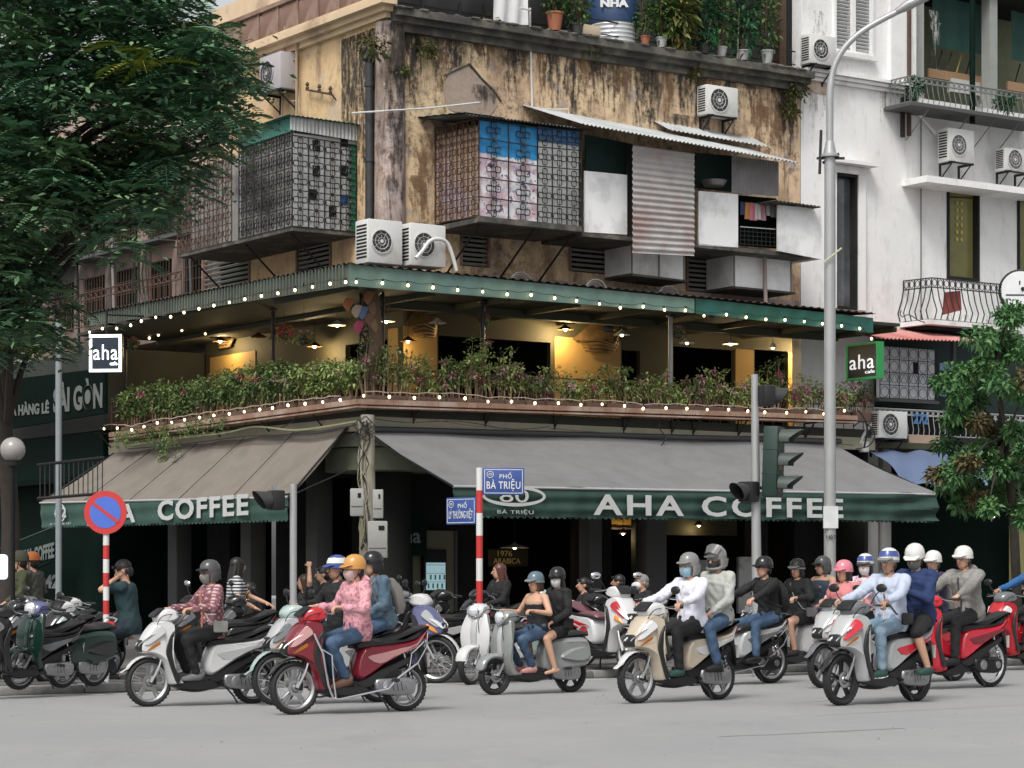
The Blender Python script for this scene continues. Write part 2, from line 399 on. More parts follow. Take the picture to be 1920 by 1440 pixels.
def person(label, fr, hip, lean=8, yaw=0, pitch=4, hands=None, feet=None, look=None, twist=0, arm_pole=((-.4, .5, -.6), (-.4, -.5, -.6)), knee_pole=(1, 0, .6), scale=1.0, group=None, curl=1.0, base=None, name='person', tilt=0):
    lk = dict(skin=SKIN, hair='short', haircol=HAIR, helmet=None, mask=None, top=BLK, sleeve='long', bottom=BLK, leg='long', shoe=BLK, glasses=False, bag=None, wide=1.0, foot=None)
    lk.update(look or {}); sk = lk['skin']
    hip = Vector(hip); base = Vector(base) if base is not None else Vector((hip.x, hip.y, 0))
    t = thing(name, label, 'person', base, fr, group); t.empty_display_size = .3
    s = Vector((math.sin(R(lean)), math.sin(R(tilt)), math.cos(R(lean)))).normalized()
    side = Vector((-math.sin(R(twist)), math.cos(R(twist)), 0))          # to the person's left
    sh = hip + s * .425; nb = hip + s * .455
    body = M(); det = M()
    body.loft(torso_st(hip, s, side, 0), sk, n=16)
    hc = nb + Vector((math.sin(R(lean)) * .05 + .022, 0, .155)) 
    HT = Matrix.Translation(hc) @ Matrix.Rotation(R(yaw), 4, 'Z') @ Matrix.Rotation(R(pitch), 4, 'Y')
    cap(body, nb - s * .03, hc + Vector((-.012, 0, -.06)), .056, .05, sk)
    body.ball((-.008, 0, .025), (.097, .077, .098), sk, HT, 16, 10); body.ball((.022, 0, -.05), (.068, .056, .066), sk, HT, 14, 8)
    body.ball((.05, 0, -.02), (.045, .052, .07), sk, HT, 12, 8)
    # face
    det.loft([((.092, 0, .022), (0, .008, 0), (.006, 0, 0)), ((.104, 0, .0), (0, .010, 0), (.012, 0, 0)), ((.113, 0, -.018), (0, .016, 0), (.014, 0, 0)), ((.098, 0, -.027), (0, .014, 0), (.010, 0, 0))], sk, n=8, T=HT)
    for y in (-.031, .031):
        det.ball((.083, y, .014), (.009, .016, .008), EYEW, HT, 8, 6); det.ball((.090, y, .014), (.004, .007, .007), EYED, HT, 8, 6)
        det.tube([(.088, y * .5, .034), (.091, y, .040), (.080, y * 1.55, .034)], .0045, lk['haircol'], 5, HT)
        det.ball((-.01, y * 2.5, -.005), (.018, .010, .028), sk, HT, 8, 6)
    det.ball((.091, 0, -.052), (.008, .023, .007), LIP, HT, 8, 6)
    # arms
    hands = hands or [(.5, .25, 1.0), (.5, -.25, 1.0)]
    W_ = lk['wide']; sleeves = []; ft = []
    for i, sg in ((0, 1), (1, -1)):
        a = sh + side * (.172 * sg * W_); w0 = Vector(hands[i]); el, w_ = ik(a, w0, .265, .24, arm_pole[i])
        d = (w_ - el).normalized()
        cap(body, sh + side * (.10 * sg), a, .058, .055, sk); cap(body, a, el, .052, .040, sk); cap(body, el, w_, .040, .027, sk); cap(body, w_, w_ + d * .03, .026, .024, sk)
        hand(det, w_, d, -side * sg, sk, curl); sleeves.append((a, el, w_, sg))
    # legs
    feet = feet or [(hip.x, .1, .08), (hip.x, -.1, .08)]
    for i, sg in ((0, 1), (1, -1)):
        a = hip + side * (.088 * sg) + Vector((0, 0, -.03)); f0 = Vector(feet[i]); kp = Vector(knee_pole) + side * (.18 * sg)
        kn, an = ik(a, f0, .41, .40, kp)
        cap(body, a, kn, .082, .055, sk); cap(body, kn, kn.lerp(an, .3), .053, .052, sk); cap(body, kn.lerp(an, .3), an, .052, .034, sk)
        fd = Vector(lk['foot'][i] if lk['foot'] else (math.cos(R(twist)), math.sin(R(twist)), -.12)).normalized()
        cap(body, an + Vector((0, 0, -.035)) - fd * .04, an + Vector((0, 0, -.045)) + fd * .15, .034, .024, sk)
        ft.append((a, kn, an, fd))
    o = body.obj('body', t); RJ.append((o, .0125, 3, det, 0))
    # clothes
    if lk['top'] is not None:
        c = M(); tm = lk['top']; g = .016 * W_
        st = torso_st(hip, s, side, g, wsc=W_, low=-.12)
        if lk['sleeve'] == 'strapless': st = st[:6]; st[-1] = (st[-1][0] - s * .03, st[-1][1], st[-1][2])
        elif lk['sleeve'] == 'none': st = st[:7]
        c.loft(st, tm, n=16)
        if lk['sleeve'] not in ('none', 'strapless'):
            c.ball(nb - s * .01, (.075, .085, .045), tm, n=12, k=6)
            for (a, el, w_, sg) in sleeves:
                cap(c, sh + side * (.09 * sg), a, .074, .071 * W_, tm)
                if lk['sleeve'] == 'long': cap(c, a, el, .068 * W_, .056 * W_, tm); cap(c, el, el.lerp(w_, .93), .056 * W_, .040, tm)
                else: cap(c, a, a.lerp(el, .62), .068 * W_, .060 * W_, tm)
        if lk.get('hood'): c.loft([(nb + Vector((-.09, 0, .0)), side * .10, Vector((.06, 0, 0))), (nb + Vector((-.10, 0, .06)), side * .11, Vector((.05, 0, .02))), (nb + Vector((-.09, 0, .10)), side * .07, Vector((.03, 0, .01)))], tm, n=12)
        o = c.obj(lk.get('topname', 'shirt'), t); RJ.append((o, .0135, 2, None, .012 if lk['sleeve'] == 'long' else .007))
        if lk.get('placket'):
            q = M(); fx = side.cross(s).normalized(); zz = [.02, .14, .26, .37, .42]; dd = [.131, .118, .128, .132, .118]
            q.tube([hip + s * z + fx * (e + .006) for z, e in zip(zz, dd)], .012, lk['placket'], 6); q.obj('placket', t)
    if lk['bottom'] is not None:
        c = M(); bm_ = lk['bottom']
        c.loft([(hip + s * tt, side * (w + .01), side.cross(s).normalized() * (w2 + .01)) for tt, w, w2 in ((-.10, .13, .10), (-.04, .172, .12), (.04, .168, .12), (.09, .155, .112))], bm_, n=16)
        for (a, kn, an, fd) in ft:
            if lk['leg'] == 'long': cap(c, a, kn, .094, .069, bm_); cap(c, kn, an.lerp(kn, .06), .067, .052, bm_)
            elif lk['leg'] == 'knee': cap(c, a, kn, .096, .076, bm_)
            else: cap(c, a, a.lerp(kn, .5), .096, .086, bm_)
        o = c.obj('trousers' if lk['leg'] == 'long' else 'shorts', t); RJ.append((o, .0135, 2, None, .007))
    if lk['shoe'] is not None:
        for (a, kn, an, fd) in ft:
            c = M(); p = an + Vector((0, 0, -.045)); sd = Vector((0, 0, 1)).cross(fd).normalized(); upv = fd.cross(sd)
            c.loft([(p - fd * .065, sd * .028, upv * .03), (p - fd * .03, sd * .042, upv * .052), (p + fd * .05, sd * .044, upv * .044), (p + fd * .13, sd * .048, upv * .032), (p + fd * .185, sd * .03, upv * .02)], lk['shoe'], n=12)
            so_ = c.obj('shoe', t); 
            if lk.get('sole'):
                q = M(); q.loft([(p - fd * .068 - upv * .038, sd * .03, upv * .010), (p + fd * .06 - upv * .038, sd * .047, upv * .010), (p + fd * .19 - upv * .022, sd * .03, upv * .010)], lk['sole'], n=10); q.obj('sole', so_)
    # hair
    hcol = lk['haircol']
    if lk['hair']:
        hq = .90 if lk['helmet'] else 1.0; c = M(); c.ball((-.018, 0, .030 if lk['helmet'] else .035), (.100 * hq, .084 * hq, .096 * hq), hcol, HT, 16, 10, half=(-12, 90))
        c.ball((-.045, 0, -.02), (.066, .074, .08), hcol, HT, 14, 8)
        if lk['hair'] == 'short' and not lk['helmet']: c.loft([((.05, 0, .09), (0, .06, 0), (.04, 0, .02)), ((.085, 0, .07), (0, .05, 0), (.02, 0, .01))], hcol, n=10, T=HT)
        if lk['hair'] == 'long':
            for y in (-.066, .066): c.loft([((.0, y, .05), (.06, 0, 0), (0, .022, 0)), ((-.01, y * 1.1, -.05), (.05, 0, 0), (0, .022, 0)), ((-.02, y, -.17), (.045, 0, 0), (0, .025, 0))], hcol, n=8, T=HT)
            c.loft([((-.06, 0, .02), (.04, 0, 0), (0, .08, 0)), ((-.085, 0, -.1), (.035, 0, 0), (0, .085, 0)), ((-.10, 0, -.24), (.03, 0, 0), (0, .08, 0)), ((-.10, 0, -.33), (.02, 0, 0), (0, .05, 0))], hcol, n=10, T=HT)
        if lk['hair'] == 'bob':
            for y in (-.066, .066): c.loft([((.0, y, .05), (.055, 0, 0), (0, .022, 0)), ((-.01, y * 1.1, -.06), (.045, 0, 0), (0, .022, 0)), ((.0, y, -.10), (.03, 0, 0), (0, .018, 0))], hcol, n=8, T=HT)
            c.loft([((-.06, 0, .02), (.04, 0, 0), (0, .08, 0)), ((-.08, 0, -.11), (.035, 0, 0), (0, .075, 0))], hcol, n=10, T=HT)
        c.obj('hair', t)
    hm = lk['helmet']
    if hm:
        kind, c1, c2 = hm; c = M()
        prof = [(.001, .148), (.04, .144), (.075, .128), (.103, .098), (.118, .058), (.121, .02), (.119, -.012), (.112, -.016), (.108, .02)]
        c.lathe([(r_ * 1.0, z) for r_, z in prof], c1, 20, HT @ Matrix.Translation((-.014, 0, .022)) @ Matrix.Rotation(R(-4), 4, 'Y') @ Matrix.Diagonal((1.02, .88, .95, 1)))
        h = c.obj('helmet', t, sm=50)
        b = M()
        if kind in ('half', 'cap'):
            b.loft([((.075, 0, .055), (0, .092, 0), (0, 0, .010)), ((.115, 0, .050), (0, .082, 0), (0, 0, .008)), ((.150, 0, .038), (0, .054, 0), (0, 0, .005))], c2, n=12, T=HT); b.obj('visor', h)
            b = M(); b.lathe([(.1235, -.012), (.1245, .0), (.1235, .010)], c2, 20, HT @ Matrix.Translation((-.014, 0, .022)) @ Matrix.Rotation(R(-4), 4, 'Y') @ Matrix.Diagonal((1.02, .88, .95, 1))); b.obj('rim_band', h)
            if len(hm) > 2 and lk.get('hstripe'):
                b = M(); b.lathe([(.1225, .045), (.113, .080), (.098, .108)], lk['hstripe'], 20, HT @ Matrix.Translation((-.016, 0, .024)) @ Matrix.Rotation(R(-4), 4, 'Y') @ Matrix.Diagonal((1.03, .89, .95, 1))); b.obj('helmet_stripe', h)
        else:   # open face helmet with cheek pieces
            for y in (-1, 1):
                b.loft([((-.03, y * .088, .02), (.075, 0, 0), (0, .026, 0)), ((-.02, y * .092, -.04), (.062, 0, 0), (0, .024, 0)), ((.0, y * .08, -.092), (.045, 0, 0), (0, .018, 0))], c1, n=10, T=HT)
            b.loft([((-.085, 0, .02), (.04, 0, 0), (0, .09, 0)), ((-.09, 0, -.07), (.035, 0, 0), (0, .085, 0))], c1, n=10, T=HT)
            b.obj('helmet_shell', h, sm=50)
            b = M(); b.loft([((.075, 0, .058), (0, .092, 0), (0, 0, .010)), ((.12, 0, .054), (0, .08, 0), (0, 0, .008)), ((.145, 0, .046), (0, .056, 0), (0, 0, .005))], c2, n=12, T=HT); b.obj('visor', h)
            if kind == 'full':
                b = M(); b.sheet((.02, -.105, .16), (.10, -.085, .07), (.10, .085, .07), (.02, .105, .16), 6, 8, lambda u, v: .045 * math.sin(math.pi * v), c2, HT); b.obj('face_shield', h)
                b = M(); b.tube([(-.02, .10, -.06), (.07, .075, -.085), (.10, 0, -.09), (.07, -.075, -.085), (-.02, -.10, -.06)], .018, c1, 8, HT); b.obj('chin_bar', h)
        st = M(); st.tube([(-.01, .092, .01), (.02, .075, -.07), (.045, 0, -.118), (.02, -.075, -.07), (-.01, -.092, .01)], .0065, BLK, 5, HT); st.obj('strap', h)
    if lk['mask']:
        c = M(); c.loft([((.055, 0, -.002), (0, .066, 0), (.052, 0, 0)), ((.062, 0, -.03), (0, .066, 0), (.056, 0, 0)), ((.056, 0, -.07), (0, .058, 0), (.052, 0, 0)), ((.04, 0, -.108), (0, .04, 0), (.04, 0, 0))], lk['mask'], n=16, T=HT); c.obj('face_mask', t)
    if lk['glasses']:
        c = M()
        for y in (-.033, .033): c.tube([(.101, y + .022 * math.cos(a), .012 + .016 * math.sin(a)) for a in [k * math.pi / 5 for k in range(10)]], .0028, BLK, 4, HT, closed=True)
        c.rod((.101, -.011, .014), (.101, .011, .014), .0025, BLK, 4, HT)
        for y in (-1, 1): c.rod((.10, y * .055, .016), (-.0, y * .082, .018), .0025, BLK, 4, HT)
        c.obj('glasses', t)
    bg_ = lk['bag']
    if bg_ == 'strap' or bg_ == 'sling':
        c = M(); fx = side.cross(s).normalized()
        c.tube([sh + side * -.10 + s * .06, sh + side * -.06 + fx * .10, hip + s * .25 + side * .03 + fx * .145, hip + s * .08 + side * .14 + fx * .10, hip + s * .04 + side * .19], .009, lk.get('bagcol', BLK), 5)
        c.bbox(hip + s * .02 + side * .205, (.17, .05, .13), lk.get('bagcol', BLK), bev=.02); c.obj('shoulder_bag', t)
    if bg_ == 'backpack':
        c = M(); fx = side.cross(s).normalized()
        c.loft([(hip + s * .02 - fx * .17, side * .13, fx * .05), (hip + s * .1 - fx * .19, side * .15, fx * .08), (hip + s * .3 - fx * .19, side * .14, fx * .08), (hip + s * .42 - fx * .16, side * .09, fx * .045)], lk.get('bagcol', BLK), n=14, e=3)
        for g_ in (-1, 1): c.tube([sh + side * .1 * g_ - fx * .13, sh + side * .11 * g_ + s * .065, sh + side * .115 * g_ + fx * .115, hip + s * .2 + side * .13 * g_ + fx * .10, hip + s * .1 + side * .16 * g_ - fx * .08], .014, lk.get('bagcol', BLK), 6)
        c.obj('backpack', t)
    return t
def flush_remesh():
    for (o, vx, it, det, wr) in RJ:
        md = o.modifiers.new('r', 'REMESH'); md.mode = 'VOXEL'; md.voxel_size = vx; md.use_smooth_shade = True
        sm = o.modifiers.new('s', 'SMOOTH'); sm.iterations = it; sm.factor = .5
    dg = bpy.context.evaluated_depsgraph_get(); res = [bpy.data.meshes.new_from_object(j[0].evaluated_get(dg)) for j in RJ]
    for (o, vx, it, det, wr), me in zip(RJ, res):
        old = o.data; o.modifiers.clear()
        m0 = old.materials[0]; me.materials.clear(); me.materials.append(m0)
        if wr:
            n = len(me.vertices); co = np.empty(n * 3, np.float32); no = np.empty(n * 3, np.float32)
            me.vertices.foreach_get('co', co); me.vertices.foreach_get('normal', no); co = co.reshape(-1, 3); no = no.reshape(-1, 3)
            sd = (hash(o.name) % 97) * .37; w = np.empty(n)
            fld = np.sin(co[:, 2] * 41 + co[:, 0] * 37 + 3 * np.sin(co[:, 1] * 17 + sd)) * .5 + np.sin(co[:, 0] * 66 - co[:, 2] * 44 + 2.5 * np.sin(co[:, 2] * 23 + sd)) * .35 + np.sin(co[:, 1] * 63 + co[:, 2] * 38 + sd) * .3
            co = co + no * (fld * wr * .62)[:, None]; me.vertices.foreach_set('co', co.astype(np.float32).ravel())
        if det is not None:
            off = Vector(o['_o']); bm = bmesh.new(); bm.from_mesh(me); k = len(bm.verts)
            for mm in det.mats:
                if mm.name not in [x.name for x in me.materials]: me.materials.append(mm)
            idx = {x.name: i for i, x in enumerate(me.materials)}
            vs = [bm.verts.new(Vector(v) - off) for v in det.v]
            for f, mi in zip(det.f, det.m):
                try: nf = bm.faces.new([vs[i] for i in f]); nf.material_index = idx[det.mats[mi].name]; nf.smooth = True
                except ValueError: pass
            bm.to_mesh(me); bm.free()
        me.polygons.foreach_set('use_smooth', [True] * len(me.polygons)); me.update()
        me.name = o.name; o.data = me; bpy.data.meshes.remove(old)
    RJ.clear()
# ================================================================== motorbikes and scooters
RUB = mat('tyre_rubber', (.015, .015, .016), .75, var=.3, scale=30); ALU = mat('aluminium', (.45, .45, .45), .32, .9, var=.1); CHR = mat('chrome', (.75, .75, .76), .12, 1.0, var=.02)
DKM = mat('dark_metal', (.03, .03, .032), .4, .6, var=.3); ENG = mat('engine_cast', (.33, .33, .34), .4, .8, var=.2, scale=20); SEATM = mat('seat_vinyl', (.018, .018, .019), .38, var=.3, scale=30)
HLM = mat('headlamp_glass', (.72, .75, .78), .08, .35, var=.1, scale=30); REDL = mat('tail_lens', (.45, .01, .01), .15); ORL = mat('indicator_lens', (.75, .25, .03), .15); PLT = mat('plate_white', (.75, .75, .73), .5)
def paint(name, c, rough=.16, **k): 
    m = mat(name, c, rough, 0.0, var=.05, scale=3, **k); m.node_tree.nodes['Principled BSDF'].inputs['Coat Weight'].default_value = .6; m.node_tree.nodes['Principled BSDF'].inputs['Coat Roughness'].default_value = .06
    return m
_WC = {}
def wheel_meshes(r, w, ns, rimm):
    key = (r, w, ns, rimm.name)
    if key in _WC: return _WC[key]
    ty = M(); k = w
    ty.lathe([(r - .055, -k * .42), (r - .03, -k * .55), (r - .008, -k * .42), (r, -k * .15), (r, k * .15), (r - .008, k * .42), (r - .03, k * .55), (r - .055, k * .42)], RUB, 36, axis='y', closed=True)
    for a in range(36):     # tread blocks
        T = Matrix.Rotation(2 * math.pi * a / 36, 4, 'Y'); ty.box(-.012, .004, -k * .33, k * .33, r - .004, r + .0025, RUB, T)
    rm = M(); rr = r - .055
    rm.lathe([(rr + .008, -k * .40), (rr + .008, -k * .34), (rr - .012, -k * .22), (rr - .012, k * .22), (rr + .008, k * .34), (rr + .008, k * .40), (rr - .008, k * .36), (rr - .024, k * .16), (rr - .024, -k * .16), (rr - .008, -k * .36)], rimm, 36, axis='y', closed=True)
    hb = M(); hb.lathe([(.001, -.055), (.035, -.055), (.05, -.03), (.05, .03), (.035, .055), (.001, .055)], ENG, 14, axis='y')
    if ns <= 8:
        for a in range(ns):
            for dd in (-.17, .17):
                T = Matrix.Rotation(2 * math.pi * (a + dd * .5) / ns, 4, 'Y'); hb.add([(-.013, -.014, .03), (.013, -.014, .03), (.009, -.011, rr - .02), (-.009, -.011, rr - .02), (-.013, .014, .03), (.013, .014, .03), (.009, .011, rr - .02), (-.009, .011, rr - .02)], [(0, 1, 2, 3), (7, 6, 5, 4), (0, 3, 7, 4), (1, 5, 6, 2), (0, 4, 5, 1), (3, 2, 6, 7)], rimm, T)
    else:
        for a in range(ns):
            T = Matrix.Rotation(2 * math.pi * a / ns, 4, 'Y'); hb.rod((.03 * (1 if a % 2 else -1), .03 * (1 if a % 4 < 2 else -1), .03), (0, 0, rr - .02), .0028, CHR, 3, T)
    hb.lathe([(.05, .040), (.085, .040), (.085, .046), (.05, .046)], ALU, 18, axis='y', closed=True)
    _WC[key] = (ty.mesh('tyre'), rm.mesh('rim'), hb.mesh('wheel'))
    return _WC[key]
def add_wheel(t, x, r, w, ns, rimm):
    ty, rm, hb = wheel_meshes(r, w, ns, rimm); o = bpy.data.objects.new('wheel', hb); COL.objects.link(o); o.parent = t; o.location = Vector((x, 0, r)) - Vector(t['_o'])
    a = bpy.data.objects.new('tyre', ty); b = bpy.data.objects.new('rim', rm)
    for c in (a, b): COL.objects.link(c); c.parent = o
    return o
def bike_frame(px, py, yaw, z=0.0, wb=1.26, sc=1.0):
    """frame whose front wheel touches the ground (height z) at the photo pixel px,py; heads left and yaw degrees towards the viewer"""
    Y = (CAMH - z) * F / (py - HY); h = R(180 + yaw); X = (px - CX) / F * Y
    wb *= sc
    return frame(X - wb * math.cos(h), Y - wb * math.sin(h), z, h) @ Matrix.Scale(sc, 4)
def scooter(label, fr, style='sport', body=None, body2=None, accent=None, cover=None, seat=None, crash=False, mirrors=True, ns=5, rimm=None, group=None, r=.27, name='motor_scooter', rack=False, plate=None, lit=False, under=None, mir=BLK, cat='motor scooter', lean=0):
    body2 = body2 or body; accent = accent or body; cover = cover or body; seat = seat or SEATM; rimm = rimm or ALU; under = under or BLK
    wb = 1.26
    if lean: fr = fr @ Matrix.Rotation(R(lean), 4, 'X')
    t = thing(name, label, cat, (wb / 2, 0, 0), fr, group)
    w_ = .085 if style != 'cub' else .07
    add_wheel(t, wb, r, w_, ns, rimm); add_wheel(t, 0, r - (.02 if style == 'sport' else 0), w_ * 1.15, ns, rimm)
    # fork
    m = M()
    for y in (-.075, .075): m.rod((wb, y, r), (wb - .09, y, r + .16), .021, ALU); m.rod((wb - .09, y, r + .16), (wb - .17, y, .68), .015, CHR)
    m.rod((wb, -.08, r), (wb, .08, r), .012, DKM); m.rod((wb - .17, -.075, .66), (wb - .17, .075, .66), .02, DKM); m.bbox((wb - .045, .062, r + .02), (.05, .03, .09), DKM, bev=.012); m.obj('fork', t)
    if style == 'retro':
        m = M(); m.prism([(1.53, .33), (1.49, .45), (1.36, .53), (1.18, .54), (1.05, .47), (1.01, .36), (1.10, .33), (1.14, .43), (1.26, .47), (1.38, .44), (1.46, .33)], .085, body, bev=.03); m.obj('front_fender', t)
        m = M(); m.prism([(1.07, .98), (1.13, .95), (1.17, .72), (1.165, .46), (1.08, .26), (.90, .21), (.86, .27), (1.0, .33), (1.09, .48), (1.10, .72), (1.03, .93)], .235, body, bev=.025, w=lambda x, z: .50 + .5 * min(1, max(0, (z - .22) / .35)) - .38 * max(0, (z - .75) / .25)); m.obj('leg_shield', t)
        m = M(); m.prism([(1.17, .86), (1.205, .70), (1.18, .48), (1.14, .48), (1.14, .86)], .045, accent, bev=.012); m.obj('horn_cover', t)
        m = M(); m.prism([(1.16, .92), (1.19, 1.0), (1.13, 1.09), (1.0, 1.10), (.92, 1.04), (.95, .96), (1.05, .92)], .13, cover, bev=.04); m.obj('handlebar_cover', t)
        m = M(); T = Matrix.Translation((1.15, 0, 1.005)); m.lathe([(.001, .075), (.05, .07), (.075, .05), (.08, .03)], HLM, 18, T, 'x'); h = m.obj('headlight', t)
        m = M(); m.lathe([(.078, .0), (.092, .0), (.094, .035), (.082, .045)], CHR, 18, T, 'x', closed=True); m.obj('headlight_ring', h)
        m = M(); m.prism([(.50, .30), (.53, .55), (.46, .69), (.25, .74), (-.05, .75), (-.35, .72), (-.53, .58), (-.55, .44), (-.38, .36), (-.1, .33), (.2, .28)], .215, body, bev=.07, w=lambda x, z: 1 - .45 * max(0, (x - .1) / .4) - .25 * max(0, (-x - .25) / .3)); m.obj('side_panel', t)
        m = M(); m.prism([(.30, .46), (.1, .60), (-.2, .62), (-.38, .54), (-.3, .44), (0, .40)], .228, body2, bev=.03, w=lambda x, z: 1 - .35 * max(0, (x - .1) / .4) - .2 * max(0, (-x - .25) / .3)); m.obj('bulge_panel', t)
        m = M(); m.prism([(.54, .70), (.50, .78), (.3, .80), (.1, .79), (-.1, .82), (-.38, .81), (-.42, .74), (0, .72), (.3, .71)], .15, seat, bev=.035); m.obj('seat', t)
    else:
        m = M(); pts = [];
        a0, a1 = (28, 152) if style == 'sport' else (15, 150)
        for a in range(a0, a1 + 1, 12): pts.append((wb + (r + .035) * math.cos(R(a)), r + (r + .035) * math.sin(R(a))))
        inn = [(wb + (r + .015) * math.cos(R(a)), r + (r + .015) * math.sin(R(a))) for a in range(a1, a0 - 1, -12)]
        nose = [(pts[0][0] + .05, pts[0][1] - .035)]
        m.prism(nose + pts + inn, .06, accent if style == 'sport2' else cover if style == 'cub' else body2, bev=.008, smooth=0, w=lambda x, z: 1.15 - .5 * max(0, (x - wb) / .3)); m.obj('front_fender', t)
        m = M()
        m.prism([(1.06, .95), (1.16, .95), (1.27, .86), (1.38, .68), (1.36, .60), (1.23, .575), (1.13, .50), (1.07, .36), (1.02, .22), (.90, .20), (.87, .25), (.96, .36), (1.02, .55), (1.02, .75), (1.0, .90)], .215, body, bev=.025, w=lambda x, z: (1 - .62 * max(0, (x - 1.05) / .33)) * (1 - .35 * max(0, (.5 - z) / .3)) * (1 - .25 * max(0, (z - .8) / .15))); m.obj('leg_shield', t)
        m = M(); m.prism([(1.17, .90), (1.26, .83), (1.355, .69), (1.30, .67), (1.20, .74), (1.12, .82)], .225, accent, bev=.02, w=lambda x, z: 1 - .62 * max(0, (x - 1.05) / .33) - .0); m.obj('front_trim', t)
        for y in (-1, 1):
            m = M(); m.loft([((1.385, y * .02, .655), (.010, 0, 0), (0, .028, .012)), ((1.36, y * .05, .70), (.03, 0, -.01), (0, .045, .03)), ((1.28, y * .105, .77), (.03, 0, -.01), (0, .035, .025)), ((1.22, y * .135, .80), (.012, 0, 0), (0, .015, .01))], HLM if not lit else LITM, n=10); m.obj('headlight', t)
            m = M(); m.loft([((1.20, y * .165, .70), (.02, 0, 0), (0, .012, .02)), ((1.26, y * .14, .66), (.02, 0, 0), (0, .014, .02)), ((1.31, y * .11, .62), (.01, 0, 0), (0, .008, .008))], ORL, n=8); m.obj('indicator', t)
        m = M(); m.prism([(1.17, .93), (1.20, 1.0), (1.12, 1.08), (1.0, 1.08), (.93, 1.02), (.97, .95), (1.07, .92)], .14, cover, bev=.035, w=lambda x, z: 1.15 - .5 * max(0, (x - 1.0) / .2)); m.obj('handlebar_cover', t)
        m = M(); m.prism([(1.36, .74), (1.395, .66), (1.37, .605), (1.25, .585), (1.22, .62), (1.30, .66)], .075, BLK, bev=.01); m.obj('nose_insert', t)
        for y in (-1, 1): m = M(); m.prism([(1.01, .84), (1.07, .80), (1.13, .62), (1.10, .50), (1.05, .36), (1.0, .26), (.96, .30), (1.03, .45), (1.06, .62), (1.02, .76)], .012, PGAP, bev=.004, y0=y * .196); m.obj('shield_trim', t)
        m = M(); m.prism([(.60, .655), (.54, .70), (.2, .735), (-.1, .78), (-.4, .87), (-.42, .85), (-.1, .755), (.2, .70), (.5, .67)], .178, PGAP, bev=.008, w=lambda x, z: 1 - .35 * max(0, (x - .2) / .4) - .45 * max(0, (-x - .05) / .45)); m.obj('seat_rail_cover', t)
        if style != 'cub':
            m = M(); m.prism([(1.22, .985), (1.20, 1.0), (1.10, 1.075), (1.12, 1.09), (1.22, 1.02)], .09, BLK, bev=.006, smooth=2); m.obj('windscreen', t)
        tw = lambda x, z: 1 - .35 * max(0, (x - .2) / .4) - .45 * max(0, (-x - .05) / .45)
        m = M(); m.prism([(.61, .40), (.58, .58), (.50, .69), (.30, .715), (.05, .74), (-.25, .81), (-.50, .895), (-.54, .85), (-.36, .73), (-.12, .65), (.10, .58), (.30, .47), (.45, .37), (.55, .33)], .185, body, bev=.04, w=tw); m.obj('side_panel', t)
        m = M(); m.prism([(.50, .58), (.25, .64), (-.1, .72), (-.46, .85), (-.46, .82), (-.15, .68), (.12, .59), (.36, .49)], .190, accent, bev=.015, w=tw); m.obj('side_stripe', t)
        m = M(); m.prism([(.60, .30), (.50, .36), (.34, .45), (.10, .55), (-.05, .60), (-.02, .52), (.20, .42), (.38, .30), (.50, .25)], .165, under, bev=.012, w=tw); m.obj('lower_cover', t)
        m = M(); m.prism([(.62, .66), (.56, .745), (.35, .755), (.12, .76), (-.02, .81), (-.25, .86), (-.44, .885), (-.46, .85), (-.2, .77), (.1, .70), (.4, .67)], .145, seat, bev=.03, w=lambda x, z: 1 - .3 * max(0, (x - .35) / .25)); m.obj('seat', t)
        if style == 'cub':
            m = M(); m.prism([(1.03, .66), (.75, .54), (.55, .52), (.52, .34), (.75, .36), (1.0, .44)], .075, body, bev=.03); m.obj('frame_cover', t)
    m = M(); T = None
    m.tube([(-.42, .10, .83), (-.56, .085, .87), (-.60, 0, .875), (-.56, -.085, .87), (-.42, -.10, .83)], .013, BLK if style == 'sport' else CHR, 6); m.obj('grab_rail', t)
    m = M(); m.prism([(-.50, .83), (-.56, .80), (-.555, .74), (-.46, .76)], .075, REDL, bev=.015); m.obj('tail_light', t)
    m = M(); m.prism([(-.38, .70), (-.46, .66), (-.56, .42), (-.54, .38), (-.40, .56), (-.30, .62)], .065, under, bev=.012); m.obj('rear_fender', t)
    m = M(); m.box(-.575, -.57, -.09, .09, .46, .60, PLT, Matrix.Translation((0, 0, 0)) @ Matrix.Rotation(R(0), 4, 'Y')); m.obj('number_plate', t)
    # engine group
    m = M(); m.bbox((.18, -.02, .27), (.34, .14, .17), DKM, bev=.03); m.bbox((.42, 0, .30), (.2, .12, .12), DKM, bev=.03); m.bbox((.03, .01, .27), (.2, .08, .1), ENG, bev=.03)
    for k in range(5): m.bbox((.30 + .035 * k, -.01, .30), (.012, .17, .15), ENG, bev=.004)
    m.obj('engine', t)
    m = M(); m.prism([(.40, .34), (.38, .21), (.20, .175), (.0, .175), (-.085, .24), (-.07, .33), (.05, .36), (.2, .35)], .045, ENG if style != 'cub' else DKM, bev=.02, y0=.115); m.lathe([(.001, .165), (.05, .165), (.058, .16), (.06, .15)], ENG, 14, Matrix.Translation((.27, 0, .27)), 'y'); m.lathe([(.001, .165), (.04, .165), (.046, .15)], ENG, 14, Matrix.Translation((.02, 0, .265)), 'y')
    for k in range(3): m.rod((.10 + .05 * k, .158, .22), (.12 + .05 * k, .158, .32), .005, DKM, 5)
    m.obj('transmission_cover', t)
    m = M(); m.tube([(.35, -.10, .22), (.2, -.13, .17), (.05, -.16, .20)], .018, CHR, 7); m.tube([(.07, -.165, .20), (0, -.17, .23), (-.36, -.17, .36), (-.40, -.17, .375)], [.025, .048, .052, .03], DKM, 10); m.bbox((-.16, -.215, .29), (.26, .012, .06), ALU, T=None, bev=.005); m.obj('exhaust', t)
